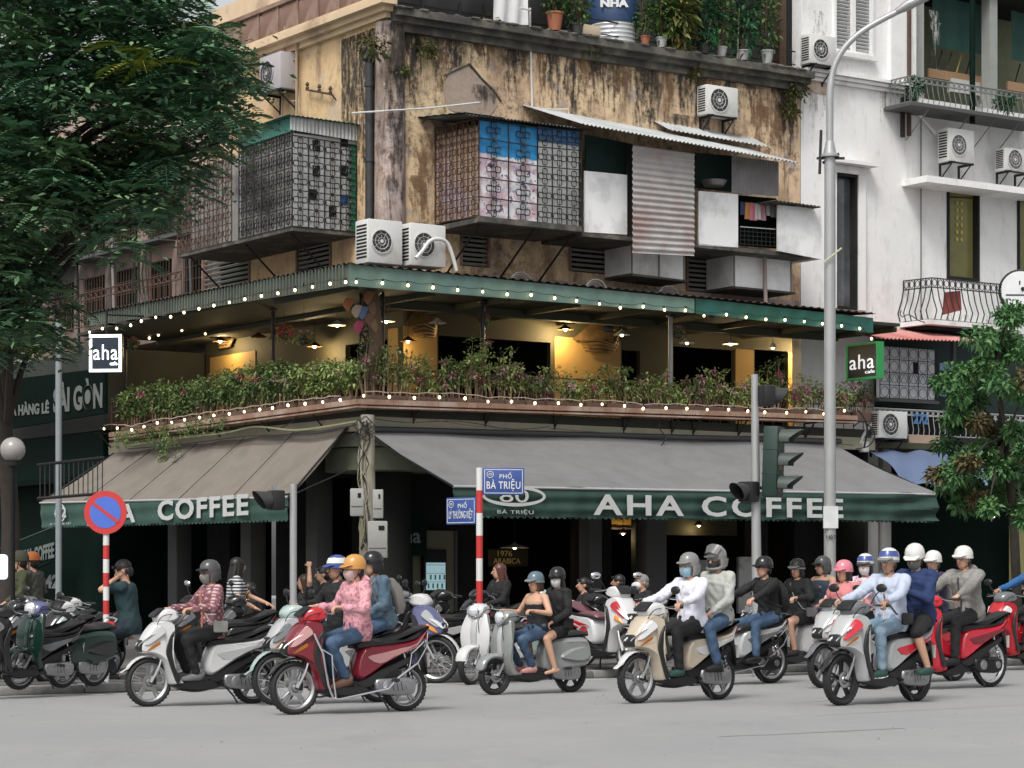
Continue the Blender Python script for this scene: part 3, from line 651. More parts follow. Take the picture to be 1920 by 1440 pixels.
    for y in (.13,) if style != 'cub' else (.13, -.13):
        m = M(); m.rod((-.03, y, .30), (.07, y, .60), .012, CHR)
        hp = [(-.02 + .075 * q + .026 * math.cos(q * 38), y + .026 * math.sin(q * 38), .33 + .24 * q) for q in [k / 44 for k in range(45)]]
        m.tube(hp, .006, under if style != 'cub' else CHR, 4); m.obj('shock_absorber', t)
    if style != 'cub':
        m = M(); m.prism([(1.0, .21), (1.0, .265), (.55, .285), (.50, .20), (.7, .17)], .165, under, bev=.015, smooth=2)
        for k in range(4): m.box(.60 + k * .09, .64 + k * .09, -.12, .12, .276, .287, RUB)
        m.obj('floorboard', t)
    m = M(); m.prism([(.92, .20), (.62, .30), (.3, .42), (.1, .46), (.15, .30), (.5, .18), (.75, .15)], .10, under, bev=.02); m.rod((.45, -.19, .25), (.45, .19, .25), .013, DKM); m.rod((.22, -.24, .33), (.22, .24, .33), .012, DKM)
    for y in (-.2, .2): m.rod((.22, y, .33), (.22, y * 1.45, .335), .02, RUB)
    m.tube([(.38, .12, .20), (.30, .15, .10), (.26, .17, .02)], .011, DKM, 5); m.obj('underframe', t)
    # handlebar
    m = M(); m.tube([(.92, .35, 1.035), (.96, .2, 1.03), (1.04, 0, 1.0), (.96, -.2, 1.03), (.92, -.35, 1.035)], .012, DKM, 6)
    for y in (-1, 1): m.tube([(.955, y * .225, 1.03), (.92, y * .355, 1.035)], .018, RUB, 8); m.tube([(1.0, y * .17, 1.035), (1.01, y * .25, 1.02), (.985, y * .33, 1.015)], .006, ALU, 5)
    m.tube(catmull([(1.0, .14, 1.02), (1.16, .16, 1.0), (1.20, .09, .86), (1.16, .085, .60), (1.24, .08, .34)], 3, False), .005, BLK, 4)
    m.obj('handlebar', t)
    if mirrors:
        for y in (-1, 1):
            m = M(); m.tube([(.99, y * .18, 1.05), (1.01, y * .24, 1.13), (.985, y * .29, 1.19)], .0065, BLK, 5); m.ball((.985, y * .31, 1.215), (.020, .072, .046), mir, n=12, k=8); a = m.obj('mirror', t)
            m = M(); m.ball((.973, y * .31, 1.215), (.012, .062, .038), CHR, n=12, k=6); m.obj('mirror_glass', a)
    if crash:
        m = M()
        for y in (-1, 1):
            m.tube([(1.14, y * .21, .82), (1.05, y * .235, .62), (.99, y * .235, .30), (.93, y * .225, .17), (.86, y * .22, .155), (.30, y * .225, .25), (.19, y * .23, .36), (-.05, y * .21, .50), (-.38, y * .16, .66), (-.46, y * .12, .80)], .0115, CHR, 7)
            m.tube([(1.06, y * .23, .66), (.95, y * .235, .60), (.93, y * .235, .35), (.90, y * .225, .17)], .009, CHR, 6); m.tube([(.05, y * .215, .46), (.02, y * .2, .60), (-.30, y * .17, .72)], .009, CHR, 6)
        m.obj('crash_bar', t)
    for ch in t.children_recursive:
        if ch.type != 'MESH' or ch.data.name.split('.')[0] in ('wheel', 'tyre', 'rim'): continue
        for v in ch.data.vertices:
            x = v.co.x + wb / 2
            if x < -.04: v.co.x = -.04 + (x + .04) * .40 - wb / 2
    return t
LITM = mat('headlight_lit', (1, .95, .85), .2, emit=(1, .93, .8), es=1.0); PGAP = mat('dark_panel_trim', (.02, .02, .021), .35, var=.2)
# ================================================================== surfaces
def _asphalt(N, L, tc, b):
    v = tc.outputs['Object']; a = n_noise(N, L, v, .35, 5, .6); c = n_noise(N, L, v, 90, 4, .7); d = n_noise(N, L, v, 3.0, 6, .6)
    base = n_mix(N, L, n_range(N, L, a, .35, .65), (.29, .29, .292), (.335, .334, .332))
    base = n_mix(N, L, n_range(N, L, c, .3, .7, 0, .6), base, (.23, .23, .23)); base = n_mix(N, L, n_range(N, L, d, .55, .75, 0, .35), base, (.37, .367, .36)); e_ = n_noise(N, L, v, .9, 6, .7, (1, .35, 1)); base = n_mix(N, L, n_range(N, L, e_, .56, .72, 0, .5), base, (.20, .20, .198)); g_ = n_noise(N, L, v, 260, 2, .5); base = n_mix(N, L, n_range(N, L, g_, .58, .66, 0, .5), base, (.12, .12, .12))
    bp = N.new('ShaderNodeBump'); bp.inputs['Strength'].default_value = .35; bp.inputs['Distance'].default_value = .01; L.new(c, bp.inputs['Height']); L.new(bp.outputs[0], b.inputs['Normal'])
    return base
ASPH = nodes_mat('asphalt', _asphalt, .75)
PAVE = mat('paving_stone', (.13, .127, .122), .7, var=.25, scale=4, col2=(.05, .05, .05), f2=.6, bump=.3)
KERB = mat('kerb_stone', (.22, .22, .21), .7, var=.25, scale=5, col2=(.10, .10, .10), f2=.58)
LINE = mat('road_paint', (.42, .42, .41), .6, var=.2, scale=9, col2=(.16, .16, .16), f2=.55, sharp=.04)
def _plaster(base, base2, stain, dark, amount=.5, top=None, patch=.75, mott=0.0):
    def f(N, L, tc, b):
        v = tc.outputs['Object']
        a = n_noise(N, L, v, .8, 6, .62); s = n_noise(N, L, v, 1.5, 7, .68, (1.5, 1.5, .5)); s2 = n_noise(N, L, v, 3.6, 7, .72, (2.2, 2.2, .22)); c = n_noise(N, L, v, 9, 6, .75); p = n_noise(N, L, v, 1.9, 5, .55)
        col = n_mix(N, L, n_range(N, L, a, .42, .58), base, base2); q5 = n_noise(N, L, v, .55, 3, .5); col = n_mix(N, L, n_range(N, L, q5, .52, .60, 0, patch * .6), col, (.50, .33, .24))
        col = n_mix(N, L, n_range(N, L, p, .57, .62, 0, patch), col, (.42, .36, .33))
        col = n_mix(N, L, n_math(N, L, 'MULTIPLY', n_range(N, L, s, .60 - .16 * amount, .72 - .1 * amount), .75), col, stain)
        col = n_mix(N, L, n_math(N, L, 'MULTIPLY', n_range(N, L, s2, .66 - .14 * amount, .76 - .12 * amount), .8), col, dark)
        col = n_mix(N, L, n_range(N, L, c, .60, .70, 0, .55 * amount + .1), col, stain)
        if mott:
            g1 = n_noise(N, L, v, 5.5, 8, .78); g2 = n_noise(N, L, v, .9, 3, .5)
            col = n_mix(N, L, n_math(N, L, 'MULTIPLY', n_math(N, L, 'MULTIPLY', n_range(N, L, g1, .48, .60), n_range(N, L, g2, .38, .54)), mott), col, (.13, .085, .055))
            g3 = n_noise(N, L, v, 7.0, 8, .8, (1, 1, .5)); col = n_mix(N, L, n_math(N, L, 'MULTIPLY', n_range(N, L, g3, .60, .66), mott), col, (.66, .60, .52))
        if top is not None:     # soot that has run down from the ledge above
            z = N.new('ShaderNodeSeparateXYZ'); L.new(v, z.inputs[0])
            h = n_math(N, L, 'ADD', n_range(N, L, z.outputs['Z'], top - 2.6, top), n_math(N, L, 'MULTIPLY', n_math(N, L, 'SUBTRACT', s, .5), 2.6))
            col = n_mix(N, L, n_math(N, L, 'MULTIPLY', n_range(N, L, h, .55, 1.25), .75), col, (.075, .055, .04))
        bp = N.new('ShaderNodeBump'); bp.inputs['Strength'].default_value = .5; bp.inputs['Distance'].default_value = .02; L.new(n_math(N, L, 'ADD', c, p), bp.inputs['Height']); L.new(bp.outputs[0], b.inputs['Normal'])
        return col
    return f
YEL_R = nodes_mat('stained_yellow_plaster', _plaster((.74, .57, .36), (.64, .47, .30), (.24, .15, .09), (.04, .035, .03), .78, top=12.3, mott=.85), .9)
YEL_L = nodes_mat('cream_yellow_plaster', _plaster((.66, .48, .27), (.62, .42, .23), (.36, .23, .14), (.12, .09, .06), .38, patch=.35, top=12.6, mott=.3), .9)
PILA = nodes_mat('faded_lilac_plaster', _plaster((.44, .37, .37), (.42, .33, .27), (.20, .14, .10), (.05, .04, .035), .95, mott=.8), .9)
WHT = nodes_mat('white_painted_plaster', _plaster((.78, .78, .77), (.74, .74, .73), (.56, .55, .53), (.36, .35, .33), .42, patch=.12), .8)
CREAM = mat('cream_trim', (.62, .47, .31), .8, var=.15, scale=3, col2=(.32, .22, .15), f2=.62)
BLEDGE = mat('sooty_concrete', (.055, .053, .048), .9, var=.5, scale=5, col2=(.16, .15, .12), f2=.58, bump=.6)
BRN = mat('weathered_brown_panel', (.20, .12, .09), .85, var=.3, scale=4, col2=(.32, .24, .19), f2=.6)
OLIVW = mat('olive_unlit_wall', (.06, .055, .03), .7, var=.2, scale=2); CAFEY = mat('ochre_lamplit_wall', (.42, .27, .09), .7, var=.08, scale=2)  # terrace wall: lamp glow painted as ochre, unlit stretches as dark olive
OLIVE = mat('olive_wall', (.05, .05, .028), .7, var=.2, scale=3)
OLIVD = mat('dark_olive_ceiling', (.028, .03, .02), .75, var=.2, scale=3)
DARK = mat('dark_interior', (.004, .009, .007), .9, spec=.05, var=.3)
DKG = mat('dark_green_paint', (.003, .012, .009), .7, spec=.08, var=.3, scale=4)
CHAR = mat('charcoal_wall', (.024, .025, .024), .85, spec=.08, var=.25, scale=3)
CHAR2 = mat('charcoal_pilaster', (.075, .075, .075), .7, var=.2, scale=3)
def wall_holes(m, plane, a0, a1, z0, z1, p0, p1, holes, mt):
    """wall along x ('R') or y ('L') from a0 to a1 with rectangular holes [(a,b,z,z)], between p0 and p1 across"""
    xs = sorted({a0, a1, *[min(max(h[i], a0), a1) for h in holes for i in (0, 1)]}); zs = sorted({z0, z1, *[min(max(h[i], z0), z1) for h in holes for i in (2, 3)]})
    for i in range(len(xs) - 1):
        run = None
        for j in range(len(zs) - 1):
            cx, cz = (xs[i] + xs[i + 1]) / 2, (zs[j] + zs[j + 1]) / 2
            inside = any(h[0] < cx < h[1] and h[2] < cz < h[3] for h in holes)
            if not inside:
                if run is None: run = zs[j]
            if (inside or j == len(zs) - 2) and run is not None:
                e = zs[j] if inside else zs[j + 1]
                if plane == 'R': m.box(xs[i], xs[i + 1], p0, p1, run, e, mt)
                else: m.box(p0, p1, xs[i], xs[i + 1], run, e, mt)
                run = None
def hR(px0, px1, py0, py1, yl):
    a = onR(px0, (py0 + py1) / 2, yl); b = onR(px1, (py0 + py1) / 2, yl); c = onR((px0 + px1) / 2, py0, yl); d = onR((px0 + px1) / 2, py1, yl)
    return (a[0], b[0], d[2], c[2])
def hL(px0, px1, py0, py1, xl):
    a = onL(px0, 0, xl); b = onL(px1, 0, xl); c = onL((px0 + px1) / 2, py0, xl); d = onL((px0 + px1) / 2, py1, xl)
    return (b[1], a[1], d[2], c[2])
# ------------------------------------------------------------------ ground
m = M(); m.box(-160, 160, -30, 160, -.4, 0, ASPH); m.obj('road', kind='structure')
KP = Vector((-5.55, 26.2, 0)); KT = Vector((U.x, U.y, 0))          # kerb line parallel to the right facade
FK = Matrix.Translation(KP) @ Matrix.Rotation(ANG, 4, 'Z')
PH = .09
m = M(); m.box(-2.0, 60, .28, 90, 0.004, PH, PAVE)
m.obj('pavement', fr=FK, kind='structure')
pv = thing('paving_slabs', None, None, (-2, .3, PH), FK); del_pv = pv
pv['kind'] = 'structure'
rs = random.Random(3); slab = []
for v_ in range(3):
    q = M(); q.bbox((0, 0, 0), (.585, .585, .04), [PAVE, mat('paving_stone_dark', (.075, .073, .07), .7, var=.25, scale=4, bump=.3), mat('paving_stone_pale', (.13, .126, .12), .7, var=.25, scale=4, bump=.3)][v_], bev=.006); slab.append(q.mesh('slab'))
lst = []
for i in range(48):
    for j in range(6):
        lst.append((rs.choice(slab), Matrix.Translation((-1.6 + i * .6, .62 + j * .6, PH + rs.uniform(-.004, .006))) @ Matrix.Rotation(R(rs.uniform(-.4, .4)), 4, 'X')))
pieces('slab', pv, lst)
kb = thing('kerb', None, None, (0, 0, 0), FK); kb['kind'] = 'structure'
q = M(); q.bbox((0, 0, PH / 2 + .003), (.985, .27, PH + .006), KERB, bev=.018); km = q.mesh('kerb_stone')
pieces('kerb_stone', kb, [(km, Matrix.Translation((-1.5 + i, .14 + rs.uniform(-.006, .006), rs.uniform(-.004, .004)))) for i in range(34)])
m = M()
for i in range(5):     # tar patches and seams on the road
    x, y, a = rs.uniform(-6, 8), rs.uniform(15, 26), ANG + rs.uniform(-.1, .1); L_, w_ = rs.uniform(.8, 3.5), rs.uniform(.012, .03); d = Vector((math.cos(a), math.sin(a), 0)); q = Vector((-d.y, d.x, 0)); p = Vector((x, y, .004)); k = [p + d * (L_ * t / 8) + q * rs.uniform(-.03, .03) for t in range(9)]
    for t in range(8): m.quad(k[t], k[t + 1], k[t + 1] + q * w_, k[t] + q * w_, mat('tar_seam', (.22, .22, .22), .7))
m.obj('tar_seams', kind='structure')
m = M(); m.box(-2.0, 40, -.42, -.28, .001, .004, LINE); m.obj('edge_line', fr=FK, kind='structure')
m = M()
for i in range(90):     # leaves and litter scattered on the road
    x, y = rs.uniform(-6, 7), rs.uniform(17, 27); s_ = rs.uniform(.012, .03); a = rs.uniform(0, 6)
    m.add([(x + s_ * math.cos(a + k * 1.57) * (1 if k % 2 else .5), y + s_ * math.sin(a + k * 1.57) * (1 if k % 2 else .5), .006 + .004 * (k == 1)) for k in range(4)], [(0, 1, 2, 3)], mat('dry_leaf', (.12, .085, .04), .8, var=.4) if i % 3 else mat('litter_pale', (.4, .39, .36), .8))
m.obj('road_litter', kind='stuff')
# ------------------------------------------------------------------ corner building
WY = 1.2
xr = onR(1500, 200, WY)[0]; yl_end = onL(397, 100, WY)[1]; Z1T = onR(760, 30, WY)[2]
ZB, ZF = onR(900, 772, 0)[2], onR(900, 560, 0)[2]     # balcony floor, terrace ceiling
bld = thing('corner_building', 'stained yellow plaster corner building with a cafe on its two lower floors', 'building', (WY, WY, 0), FB)
m = M(); rh = []
for a in ((1066, 1150, 440, 512), (1286, 1340, 478, 548), (862, 918, 430, 500)): rh.append(hR(*a, WY))
wall_holes(m, 'R', WY + .3, xr, ZF + .05, Z1T, WY, WY + .3, rh, YEL_R); m.obj('right_wall', bld)
m = M(); lh = [hL(556, 622, 440, 510, WY), hL(380, 470, 470, 540, WY)]
wall_holes(m, 'L', WY, yl_end, ZF + .05, Z1T, WY, WY + .3, lh, YEL_L); m.obj('left_wall', bld)
m = M(); m.lathe([(.30, ZF + .1), (.29, ZF + 2), (.27, Z1T - .15)], PILA, 20, Matrix.Translation((WY + .13, WY + .13, 0))); m.obj('corner_pilaster', bld)
m = M(); cz = Z1T
for k, (dz0, dz1, pr) in enumerate(((-.10, .0, .10), (.0, .10, .20), (.10, .22, .34), (.22, .30, .26))): m.box(WY - pr, WY, WY - pr, yl_end, cz + dz0, cz + dz1, CREAM)
m.obj('left_cornice', bld)
m = M()
for k, (dz0, dz1, pr) in enumerate(((-.14, .0, .12), (.0, .10, .24), (.10, .24, .36))): m.box(WY + .003, xr + .1, WY - pr + .003, WY, cz + dz0 - .18, cz + dz1 - .18, BLEDGE)
for k in range(60):
    x = rs.uniform(WY, xr); m.ball((x, WY - .3 + rs.uniform(-.06, .05), cz + .06), (rs.uniform(.05, .2), .06, rs.uniform(.02, .05)), BLEDGE, n=7, k=4)
m.obj('right_ledge', bld)
m = M(); m.box(WY + .02, WY + .2, WY + .02, yl_end, cz + .3, cz + 1.4, CREAM); m.obj('parapet', bld)
q = M(); q.bbox((0, 0, 0), (.05, .72, .50), BRN, bev=.01); pm = q.mesh('panel')
pieces('panel', bld, [(pm, Matrix.Translation((WY - .01, WY + .5 + i * .80, cz + .62))) for i in range(int((yl_end - WY) / .80))])
m = M(); 
for i in range(9): m.box(WY - .05, WY + .02, WY + .08 + i * .80, WY + .13 + i * .80, cz + .3, cz + .95, BRN)
m.box(WY - .08, WY + .1, WY, yl_end, cz + .92, cz + 1.0, BRN); m.obj('parapet_post', bld)
# rooftop lean-to behind the plants
m = M(); x0, x1 = onR(1000, 0, 3.0)[0], onR(1475, 0, 3.0)[0]
m.box(WY, x1 + .5, 3.2, 3.4, cz, cz + 4.0, mat('dark_roof_hut', (.022, .026, .022), .8, var=.4, scale=3)); m.box(WY, xr, WY, 3.6, cz - .1, cz + .04, BLEDGE)
m.sheet((WY, 1.2, cz + .75), (x0 - .3, 1.2, cz + .75), (x0 - .3, 1.6, cz - .05), (WY, 1.6, cz - .05), 50, 4, lambda u, v: .04 * math.sin(u * 40) * v, mat('grey_tarpaulin', (.07, .07, .07), .7, var=.4, scale=2))
m.obj('roof_hut', bld)
m = M()
for px in (735, 800, 870, 915, 1000, 1100, 1200, 1300, 1400): 
    x = onR(px, 0, WY)[0]; m.rod((x, WY + .15, cz), (x, WY + .15, cz + 1.1), .022, DKM)
m.rod((WY, WY + .15, cz + .55), (xr, WY + .15, cz + .55), .015, DKM); m.rod((WY, WY + .15, cz + .28), (xr, WY + .15, cz + .28), .012, DKM); m.obj('roof_railing', bld)
# white cloth over the railing
m = M(); a = onR(915, 8, WY - .02); b = onR(978, 8, WY - .02); m.sheet((a[0], .98, cz + .62), (b[0], .98, cz + .62), (b[0], .98, cz + .12), (a[0], .98, cz + .12), 14, 4, lambda u, v: .03 * math.sin(u * 16 + v), mat('white_cloth', (.62, .62, .62), .8)); m.obj('hanging_sheet', fr=FB, label='pale cloth hung over the roof edge railing above the stained wall', cat='cloth')
# plaster scars, drain pipe, cracks
m = M(); p0 = onR(693, 112, WY - .12); ztop = onL(693, 112, WY - .15)[2]; px_ = onL(693, 200, WY - .14)
PIPE = mat('black_drain_pipe', (.03, .03, .032), .6, var=.4)
m.tube([(px_[0], px_[1], ztop), (px_[0], px_[1], ZF + .4)], .085, PIPE, 12); m.lathe([(.085, 0), (.15, .06), (.17, .25), (.15, .27)], PIPE, 12, Matrix.Translation((px_[0], px_[1], ztop - .05)))
for z in (1.2, 2.6, 4.0): m.lathe([(.10, 0), (.10, .08)], PIPE, 12, Matrix.Translation((px_[0], px_[1], ZF + z)))
m.obj('drain_pipe', bld)
m = M()
for (x, y, x2, y2) in ((835, 140, 880, 120), (880, 120, 905, 150), (905, 150, 925, 168), (925, 168, 940, 190)):
    a = onR(x, y, WY - .015); b = onR(x2, y2, WY - .015); m.tube([a, b], .022, BLEDGE, 5)
m.obj('plaster_crack', bld)
m = M(); vs = [onR(x, y, WY - .012) for x, y in ((836, 150), (850, 128), (876, 122), (902, 150), (922, 172), (934, 196), (920, 215), (880, 222), (842, 205), (832, 175))]
m.slab([Vector(v) for v in vs], (0, .02, 0), mat('bare_render_patch', (.36, .28, .23), .95, var=.2, scale=12, bump=.5)); m.obj('render_patch', bld)
# shuttered windows between the cages and the tin roof
SHUT = mat('grey_wood_slats', (.20, .20, .18), .8, var=.3, scale=8)
for (h, pl) in [(a, 'R') for a in rh] + [(a, 'L') for a in lh]:
    w = M(); wn = None
    a0, a1, z0, z1 = h
    for (p, q_) in ((a0, a0 + .05), (a1 - .05, a1)):
        if pl == 'R': w.box(p, q_, WY - .03, WY + .1, z0, z1, BRN)
        else: w.box(WY - .03, WY + .1, p, q_, z0, z1, BRN)
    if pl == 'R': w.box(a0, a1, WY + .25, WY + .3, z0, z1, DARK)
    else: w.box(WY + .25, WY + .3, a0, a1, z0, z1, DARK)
    wn = w.obj('window', bld)
    q = M(); L_ = a1 - a0 - .1
    if pl == 'R': q.bbox((0, 0, 0), (L_, .025, .055), SHUT, Matrix.Rotation(R(35), 4, 'X'), bev=.006)
    else: q.bbox((0, 0, 0), (.025, L_, .055), SHUT, Matrix.Rotation(R(-35), 4, 'Y'), bev=.006)
    sm_ = q.mesh('slat'); k = max(3, int((z1 - z0) / .1))
    for i in range(k):
        o = bpy.data.objects.new('slat', sm_); COL.objects.link(o); o.parent = wn
        o.location = Vector(((a0 + a1) / 2, WY + .03, z0 + .05 + i * (z1 - z0 - .08) / k) if pl == 'R' else (WY + .03, (a0 + a1) / 2, z0 + .05 + i * (z1 - z0 - .08) / k)) - Vector(bld['_o'])
# ------------------------------------------------------------------ cafe floors (same building)
XE = onR(1640, 600, 0)[0]; YE = onL(205, 600, 0)[1]; BY = 2.3
def rR(px0, px1, z0, z1, yl=BY): return (onR(px0, 0, yl)[0], onR(px1, 0, yl)[0], z0, z1)
m = M()
holes = [rR(822, 1032, ZB, ZF - .45), rR(1166, 1200, ZB, ZF - .5), rR(1262, 1378, ZB, ZF - .35), rR(1415, 1476, ZB, ZF - .3)]
wall_holes(m, 'R', BY, XE, ZB, ZF, BY, BY + .12, holes, OLIVW); m.obj('terrace_wall', bld)
for p0, p1 in ((757, 820), (1040, 1164), (1380, 1413), (1478, 1566), (1600, 1640)): a = rR(p0, p1, ZB + .05, ZF - .32, BY - .02); m = M(); m.box(a[0], a[1], BY - .02, BY - .003, a[2], a[3], CAFEY); m.obj('lamplit_panel', bld)  # panels put the lamps' pools of light into the wall colour
for y0_, y1_ in ((BY + .3, 2.95), (onL(480, 0, BY)[1], onL(395, 0, BY)[1])): m = M(); m.box(BY - .02, BY - .003, y0_, y1_, ZB + .05, ZF - .32, CAFEY); m.obj('lamplit_panel', bld)
m = M(); lh2 = [(onL(385, 0, BY)[1], onL(285, 0, BY)[1], ZB, ZF - .4), (3.0, 4.6, ZB, ZF - .5)]
wall_holes(m, 'L', BY, YE, ZB, ZF, BY, BY + .12, lh2, OLIVW); m.obj('terrace_wall', bld)
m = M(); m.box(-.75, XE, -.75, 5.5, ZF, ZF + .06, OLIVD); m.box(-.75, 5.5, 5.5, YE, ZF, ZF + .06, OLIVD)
for px in (560, 640): pass
for k in range(9): m.box(-.6 + k * 1.6, -.5 + k * 1.6, -.6, BY, ZF - .10, ZF - .002, OLIVE)
m.box(WY, XE, WY - .1, WY + .1, ZF - .15, ZF - .003, OLIVE); m.box(WY - .1, WY + .1, WY + .1, YE, ZF - .08, ZF - .003, OLIVE)
m.obj('terrace_ceiling', bld)
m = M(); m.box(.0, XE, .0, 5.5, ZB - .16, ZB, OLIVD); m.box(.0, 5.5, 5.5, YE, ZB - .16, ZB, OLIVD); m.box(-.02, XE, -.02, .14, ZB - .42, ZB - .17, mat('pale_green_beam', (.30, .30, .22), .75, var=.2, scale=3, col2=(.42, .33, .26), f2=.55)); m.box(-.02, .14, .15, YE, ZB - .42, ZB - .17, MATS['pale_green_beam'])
m.obj('balcony_slab', bld)
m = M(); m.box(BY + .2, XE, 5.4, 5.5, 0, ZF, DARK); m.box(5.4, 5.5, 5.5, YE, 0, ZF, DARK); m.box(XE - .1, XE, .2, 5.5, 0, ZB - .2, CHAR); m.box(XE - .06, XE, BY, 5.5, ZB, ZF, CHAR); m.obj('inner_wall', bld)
# ground floor
GY = 1.5; ZG = PH
m = M(); gh = [rR(900, 1078, ZG, 3.3, GY), rR(1147, 1192, ZG, 3.2, GY), rR(1250, 1405, ZG, 3.3, GY), rR(1440, 1490, ZG, 3.0, GY), rR(1560, 1612, 1.0, 3.2, GY)]
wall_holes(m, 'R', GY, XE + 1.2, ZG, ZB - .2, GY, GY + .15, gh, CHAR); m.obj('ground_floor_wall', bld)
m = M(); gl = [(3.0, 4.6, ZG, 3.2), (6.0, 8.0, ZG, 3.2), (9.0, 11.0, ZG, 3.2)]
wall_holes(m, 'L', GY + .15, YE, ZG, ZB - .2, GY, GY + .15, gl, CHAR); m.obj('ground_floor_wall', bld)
for px0, px1 in ((1098, 1122), (1205, 1243), (1612, 1640), (1648, 1664)):
    a = rR(px0, px1, ZG, ZB - .2, .5); m = M(); m.bbox(((a[0] + a[1]) / 2, .55, (a[2] + a[3]) / 2), (a[1] - a[0], .35, a[3] - a[2]), CHAR2 if px0 < 1500 else mat('pale_pilaster', (.33, .33, .32), .7, var=.2, scale=4), bev=.02); m.bbox(((a[0] + a[1]) / 2, .55, .3), (a[1] - a[0] + .06, .41, .42), CHAR, bev=.02); m.obj('pilaster', bld)
for y in (2.6, 5.2, 8.4, 11.4):
    m = M(); m.bbox((.55, y, (ZG + ZB - .2) / 2), (.35, .42, ZB - .2 - ZG), CHAR2, bev=.02); m.obj('pilaster', bld)
m = M(); a = rR(1250, 1405, 2.15, 2.95, 2.2); m.box(a[0], a[1], 2.6, 2.66, a[2], a[3], OLIVE); m.obj('olive_panel', bld); m = M(); a = rR(755, 850, .2, 2.15, 1.3); m.box(a[0], a[1], 1.25, 1.4, a[2], a[3], mat('khaki_wall', (.16, .155, .10), .7, var=.15)); m.box(a[1] - .02, a[1] + .03, 1.2, 1.42, a[2], a[3], CHAR2); m.obj('olive_panel', bld)
m = M(); a = rR(1147, 1192, 2.28, 3.05, 1.9); m.box(a[0] - .1, a[1] + .1, 2.0, 2.06, a[2], a[3], mat('lit_ochre_wall', (.55, .34, .09), .7)); m.box(a[0] - .2, a[1] + .2, 1.95, 2.06, a[2] - .04, a[2] - .003, CHAR2); m.obj('lit_alcove', bld)
# marble board and shop window
MARB = mat('streaked_marble', (.50, .50, .49), .35, var=.2, scale=5, col2=(.22, .22, .22), f2=.56, sharp=.05, bump=.2)
a = hR(1383, 1432, 1044, 1150, .9); m = M(); m.bbox(((a[0] + a[1]) / 2, .9, (a[2] + a[3]) / 2), (a[1] - a[0], .08, a[3] - a[2]), MARB, bev=.01); m.obj('marble_panel', fr=FB, label='pale streaked marble slab leaning in the cafe front behind the grey jacket pillion', cat='panel')
a = hR(1300, 1345, 1050, 1120, .9); m = M(); m.bbox(((a[0] + a[1]) / 2, .95, (a[2] + a[3]) / 2), (a[1] - a[0], .08, a[3] - a[2]), mat('grey_notice_board', (.33, .33, .32), .6, var=.2, scale=6), bev=.01); m.obj('notice_board', fr=FB, label='grey board behind the two riders on the beige scooter', cat='board')
# shop window shelves at the right
sw = thing('display_shelf', 'lit display shelves with rows of small goods behind the tall lamp post', 'shelf', (gh[4][0], GY + .2, 1.0), FB)
m = M(); a = gh[4]; m.box(a[0], a[1], GY + .5, GY + .55, a[2], a[3], mat('khaki_back', (.14, .13, .05), .7)); 
for z in (1.3, 1.7, 2.1, 2.5, 2.9): m.box(a[0], a[1], GY + .2, GY + .5, z, z + .02, CHAR2)
for k in range(5): m.box(a[0] + (a[1] - a[0]) * k / 4 - .01, a[0] + (a[1] - a[0]) * k / 4 + .01, GY + .18, GY + .2, a[2], a[3], CHAR2)
m.obj('shelf', sw)
m = M()
for z in (1.32, 1.72, 2.12, 2.52):
    for k in range(8): m.box(a[0] + .05 + k * .1, a[0] + .12 + k * .1, GY + .25, GY + .35, z, z + rs.uniform(.1, .28), [OLIVE, mat('goods_cream', (.4, .37, .28), .6), mat('goods_green', (.1, .2, .08), .6)][(k * 7 + int(z * 10)) % 3])
m.obj('goods', sw)
m = M(); m.box(a[0] + .03, a[0] + .5, GY + .15, GY + .18, 2.28, 2.32, mat('tube_light', (1, 1, .9), .4, emit=(1, .95, .8), es=6)); m.box(a[0] + .03, a[0] + .4, GY + .15, GY + .18, 1.98, 2.01, MATS['tube_light']); m.obj('tube_light', sw)
# curved balcony corner under the slab
m = M(); CG = mat('grey_green_concrete', (.19, .20, .14), .8, var=.25, scale=3)
for (r_, z0, z1) in ((1.15, ZB - 1.10, ZB - .70), (1.25, ZB - .68, ZB - .44)): m.lathe([(.01, z0), (r_, z0), (r_, z1), (.01, z1)], CG, 32, Matrix.Translation((1.2, 1.2, 0)))
m.lathe([(.45, ZG), (.45, ZB - 1.1)], CHAR, 20, Matrix.Translation((1.25, 1.25, 0))); m.obj('corner_drum', bld)
# lattice column and posts on the terrace
lc = thing('lattice_column', 'black steel lattice column at the corner of the cafe terrace', 'column', (.35, .35, ZB), FB)
m = M()
for x in (.2, .5):
    for y in (.2, .5): m.rod((x, y, ZB), (x, y, ZF), .022, DKM)
m.obj('corner_rod', lc); m = M()
for k in range(6):
    z = ZB + k * (ZF - ZB) / 6; z2 = ZB + (k + 1) * (ZF - ZB) / 6
    for (a, b) in (((.2, .2), (.5, .2)), ((.2, .2), (.2, .5)), ((.5, .5), (.5, .2)), ((.2, .5), (.5, .5))):
        m.rod((*a, z), (*b, z2), .013, DKM); m.rod((*b, z), (*a, z2), .013, DKM); m.rod((*a, z2), (*b, z2), .013, DKM)
m.obj('brace', lc)
for px, yl, c_, lab in ((1257, .05, CHR, 'pale steel pole holding up the right half of the tin canopy'), (905, .05, DKM, 'dark slim pole on the terrace behind the tall green shoots')):
    a = onR(px, 700, yl); m = M(); m.tube([(a[0], yl, ZB - .4), (a[0], yl, ZF)], .045, mat('galvanised_post', (.30, .32, .32), .5, .3) if c_ is CHR else DKM, 10); m.bbox((a[0], yl, ZF - .04), (.14, .14, .05), DKM); m.obj('canopy_post', fr=FB, label=lab, cat='post')
